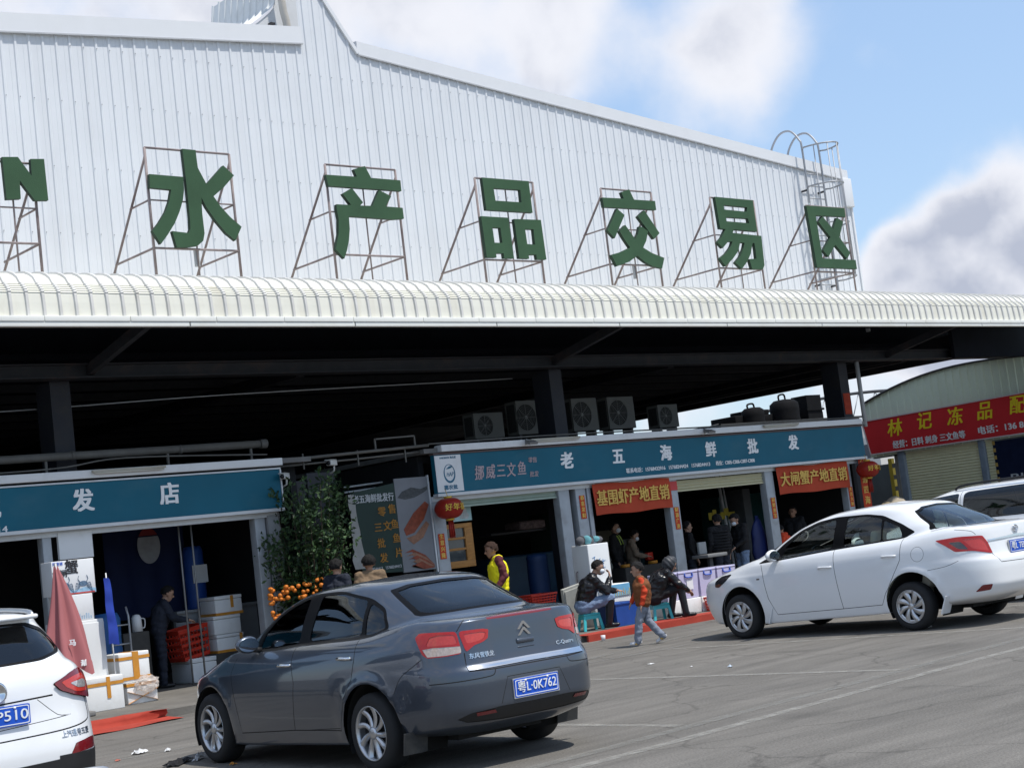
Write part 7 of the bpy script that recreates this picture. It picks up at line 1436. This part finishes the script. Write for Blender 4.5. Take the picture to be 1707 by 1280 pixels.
# man sitting on the turquoise stool
ms = dict(pelvis=(-.02, 0, .41), chest=(.10, 0, .72), neck=(.20, 0, .90), head=(.30, 0, 1.01), shoulder_l=(.17, .18, .86), shoulder_r=(.17, -.18, .86), elbow_l=(.36, .23, .63), elbow_r=(.38, -.20, .62), wrist_l=(.58, .14, .60), wrist_r=(.47, -.09, .84), hip_l=(.02, .10, .40), hip_r=(.02, -.10, .40), knee_l=(.44, .17, .50), knee_r=(.43, -.16, .50), ankle_l=(.42, .17, .10), ankle_r=(.36, -.15, .10))
def crew(t, P, s):
    q = MB(); q.lathe([(.066, -.02), (.074, .01), (.066, .03)], 16, Matrix.Translation(P['neck']) @ Matrix.Rotation(R(30), 4, 'Y')); q.build('collar', blk, t)
person('man in a black jacket and jeans with a chin mask sitting on a turquoise stool', (18.36, 19.76, .104), R(-38), ms, dict(boots=1, face=(1, -.1, -.22), up=(.25, 0, 1), hand_r=(.0, .25, .8), hand_l=(.9, -.1, -.12), curl=.8), 1.0, 1.0, (skin, leather, jean, boot), mask=True, extra=crew, bulk=1.28, lb=1.12)
# woman with a silver hood on the second stool
wsit = dict(pelvis=(0, 0, .40), chest=(.15, 0, .68), neck=(.27, 0, .83), head=(.36, 0, .905), shoulder_l=(.25, .17, .78), shoulder_r=(.25, -.17, .78), elbow_l=(.42, .20, .56), elbow_r=(.44, -.21, .56), wrist_l=(.60, .10, .46), wrist_r=(.60, -.08, .44), hip_l=(.02, .10, .39), hip_r=(.02, -.10, .39), knee_l=(.40, .13, .53), knee_r=(.46, -.14, .52), ankle_l=(.30, .13, .09), ankle_r=(.50, -.16, .09))
person('woman in a shiny black jacket and raised hood bending forward on the second stool', (19.62, 19.38, .104), R(-36), wsit, dict(boots=1, face=(.85, 0, -.5), up=(.5, 0, .85), curl=.7), 1.0, 1.0, (skin, leather, blk, boot), hood=mat('silver_black_hood', (.045, .047, .053), .5, .1, var=.5, scale=10, bump=.4, bscale=18), bulk=1.28)
# yellow vest
def vest_collar(t, P, s):
    q = MB(); q.lathe([(.062*s, -.03*s), (.078*s, 0), (.070*s, .05*s)], 16, Matrix.Translation(P['neck']) @ Matrix.Rotation(R(10), 4, 'Y')); q.build('collar', maroon, t)
person('person in a bright yellow vest over maroon sleeves behind the grey saloon', (16.86, 20.10, .10), R(150), pose(head=(.08, 0, 1.555), neck=(.04, 0, 1.42), elbow_l=(-.05, .25, 1.12), wrist_l=(.10, .25, .90)), dict(sleeve=True, long=True, face=(1, .1, -.15)), .975, 1.05, (skin_d, yellow, navy, boot, maroon, dbrown), extra=vest_collar, bulk=1.22)
# two men behind the grey saloon
person('man with short hair in a tan jacket, seen from behind over the grey saloon roof', (14.42, 20.25, .10), R(62), pose(), dict(long=True), .985, 1.05, (skin_d, tan, navy, boot)); person('man in a dark navy jacket beside the tan jacketed man, mostly hidden by him', (14.05, 20.62, .10), R(20), pose(), dict(long=True), .985, 1.03, (skin, navy, navy, boot))
# worker in the left shop
person('worker in dark clothes stooping over the red basket in the left shop', (12.20, 22.98, .10), R(-20), pose(chest=(.06, 0, 1.22), neck=(.13, 0, 1.38), head=(.20, 0, 1.49), shoulder_l=(.11, .18, 1.34), shoulder_r=(.11, -.18, 1.34), elbow_l=(.22, .22, 1.10), elbow_r=(.22, -.22, 1.10), wrist_l=(.46, .14, 1.04), wrist_r=(.46, -.14, 1.04)), dict(long=True, face=(.9, 0, -.35)), .97, 1.0, (skin, navy, navy, boot), bulk=1.08)
# bay two
def stripes(t, P, s):
    q = MB()
    for sg in (1, -1): q.tube(smooth3([P['chest']+Vector((.135, .10*sg, -.02))*s, P['neck']+Vector((.075, .085*sg, -.03))*s, P['neck']+Vector((-.04, .09*sg, -.01))*s, P['chest']+Vector((-.13, .10*sg, .0))*s], 4), .014, 6)
    q.build('reflective_stripe', mat('lime_reflective', (.50, .65, .12), .5, var=.1), t)
person('worker in black with lime reflective stripes and a mask, behind the dark counter', (23.15, 23.75, .16), R(-60), pose(), dict(long=True), 1.02, 1.0, (skin, blk, navy, boot), mask=True, extra=stripes)
def apron(t, P, s):
    q = MB(); q.bev(.118*s, .15*s, -.16*s, .16*s, .72*s, 1.24*s, .01); q.build('apron', mat('apron_brown', (.12, .09, .07), .7, var=.2), t)
person('masked worker in a beige coat serving behind the dark counter', (23.45, 23.62, .10), R(-40), pose(head=(.09, 0, 1.50), neck=(.05, 0, 1.38), elbow_l=(.08, .22, 1.10), elbow_r=(.08, -.22, 1.10), wrist_l=(.30, .12, 1.05), wrist_r=(.30, -.12, 1.05)), dict(long=True, face=(.9, 0, -.35)), .97, 1.0, (skin, beige, navy, boot), mask=True, extra=apron)
q = MB(); q.bev(-.08, .08, -.05, .05, 0, .16, .02); lone(q, 'red_bag', redp, 'small red bag held by the masked worker in beige', 'bag', (23.68, 23.36, 1.03))
# bay three
def puff(t, P, s):
    q = MB()
    for k in range(7):
        z = (.98+.06*k)*s; q.tube([(.16*math.cos(a*.3142)*s*1.0, .205*math.sin(a*.3142)*s, z) for a in range(20)], .022*s, 6, closed=True)
    q.build('quilting', blk, t)
    q = MB(); q.lathe([(.06*s, -.02*s), (.08*s, .01*s), (.072*s, .05*s)], 16, Matrix.Translation(P['neck'])); q.build('collar', blk, t)
person('man in a black quilted jacket, back to the street, in the third bay', (24.55, 22.15, .10), R(75), pose(), dict(long=True), 1.0, 1.0, (skin, blk, navy, boot), extra=puff, bulk=1.06); person('masked man in black looking down at the tubs, right of the quilted jacket', (25.25, 22.2, .10), R(165), pose(head=(.09, 0, 1.535), neck=(.05, 0, 1.41), elbow_l=(.05, .22, 1.12), wrist_l=(.25, .14, .98), elbow_r=(.05, -.22, 1.12), wrist_r=(.25, -.14, .98)), dict(long=True, face=(.85, 0, -.45)), 1.0, 1.0, (skin, blk, jean, boot), mask=True)
person('person in dark clothes half hidden left of the quilted jacket', (24.25, 22.75, .10), R(-30), pose(), dict(long=True), .96, 1.0, (skin, blk, navy, boot))
# bay four
person('person in dark clothes seen over the roof of the white saloon in the fourth bay', (28.0, 23.0, .10), R(200), pose(), dict(long=True), .99, 1.0, (skin_d, blk, navy, boot)); person('person in an orange red jacket bending behind the white saloon', (26.72, 22.2, .10), R(120), pose(head=(.14, 0, 1.36), neck=(.09, 0, 1.26), chest=(.03, 0, 1.12), shoulder_l=(.06, .18, 1.24), shoulder_r=(.06, -.18, 1.24), elbow_l=(.1, .22, 1.0), elbow_r=(.1, -.22, 1.0)), dict(long=True, face=(.8, 0, -.5)), .88, 1.0, (skin, orange_, navy, boot))
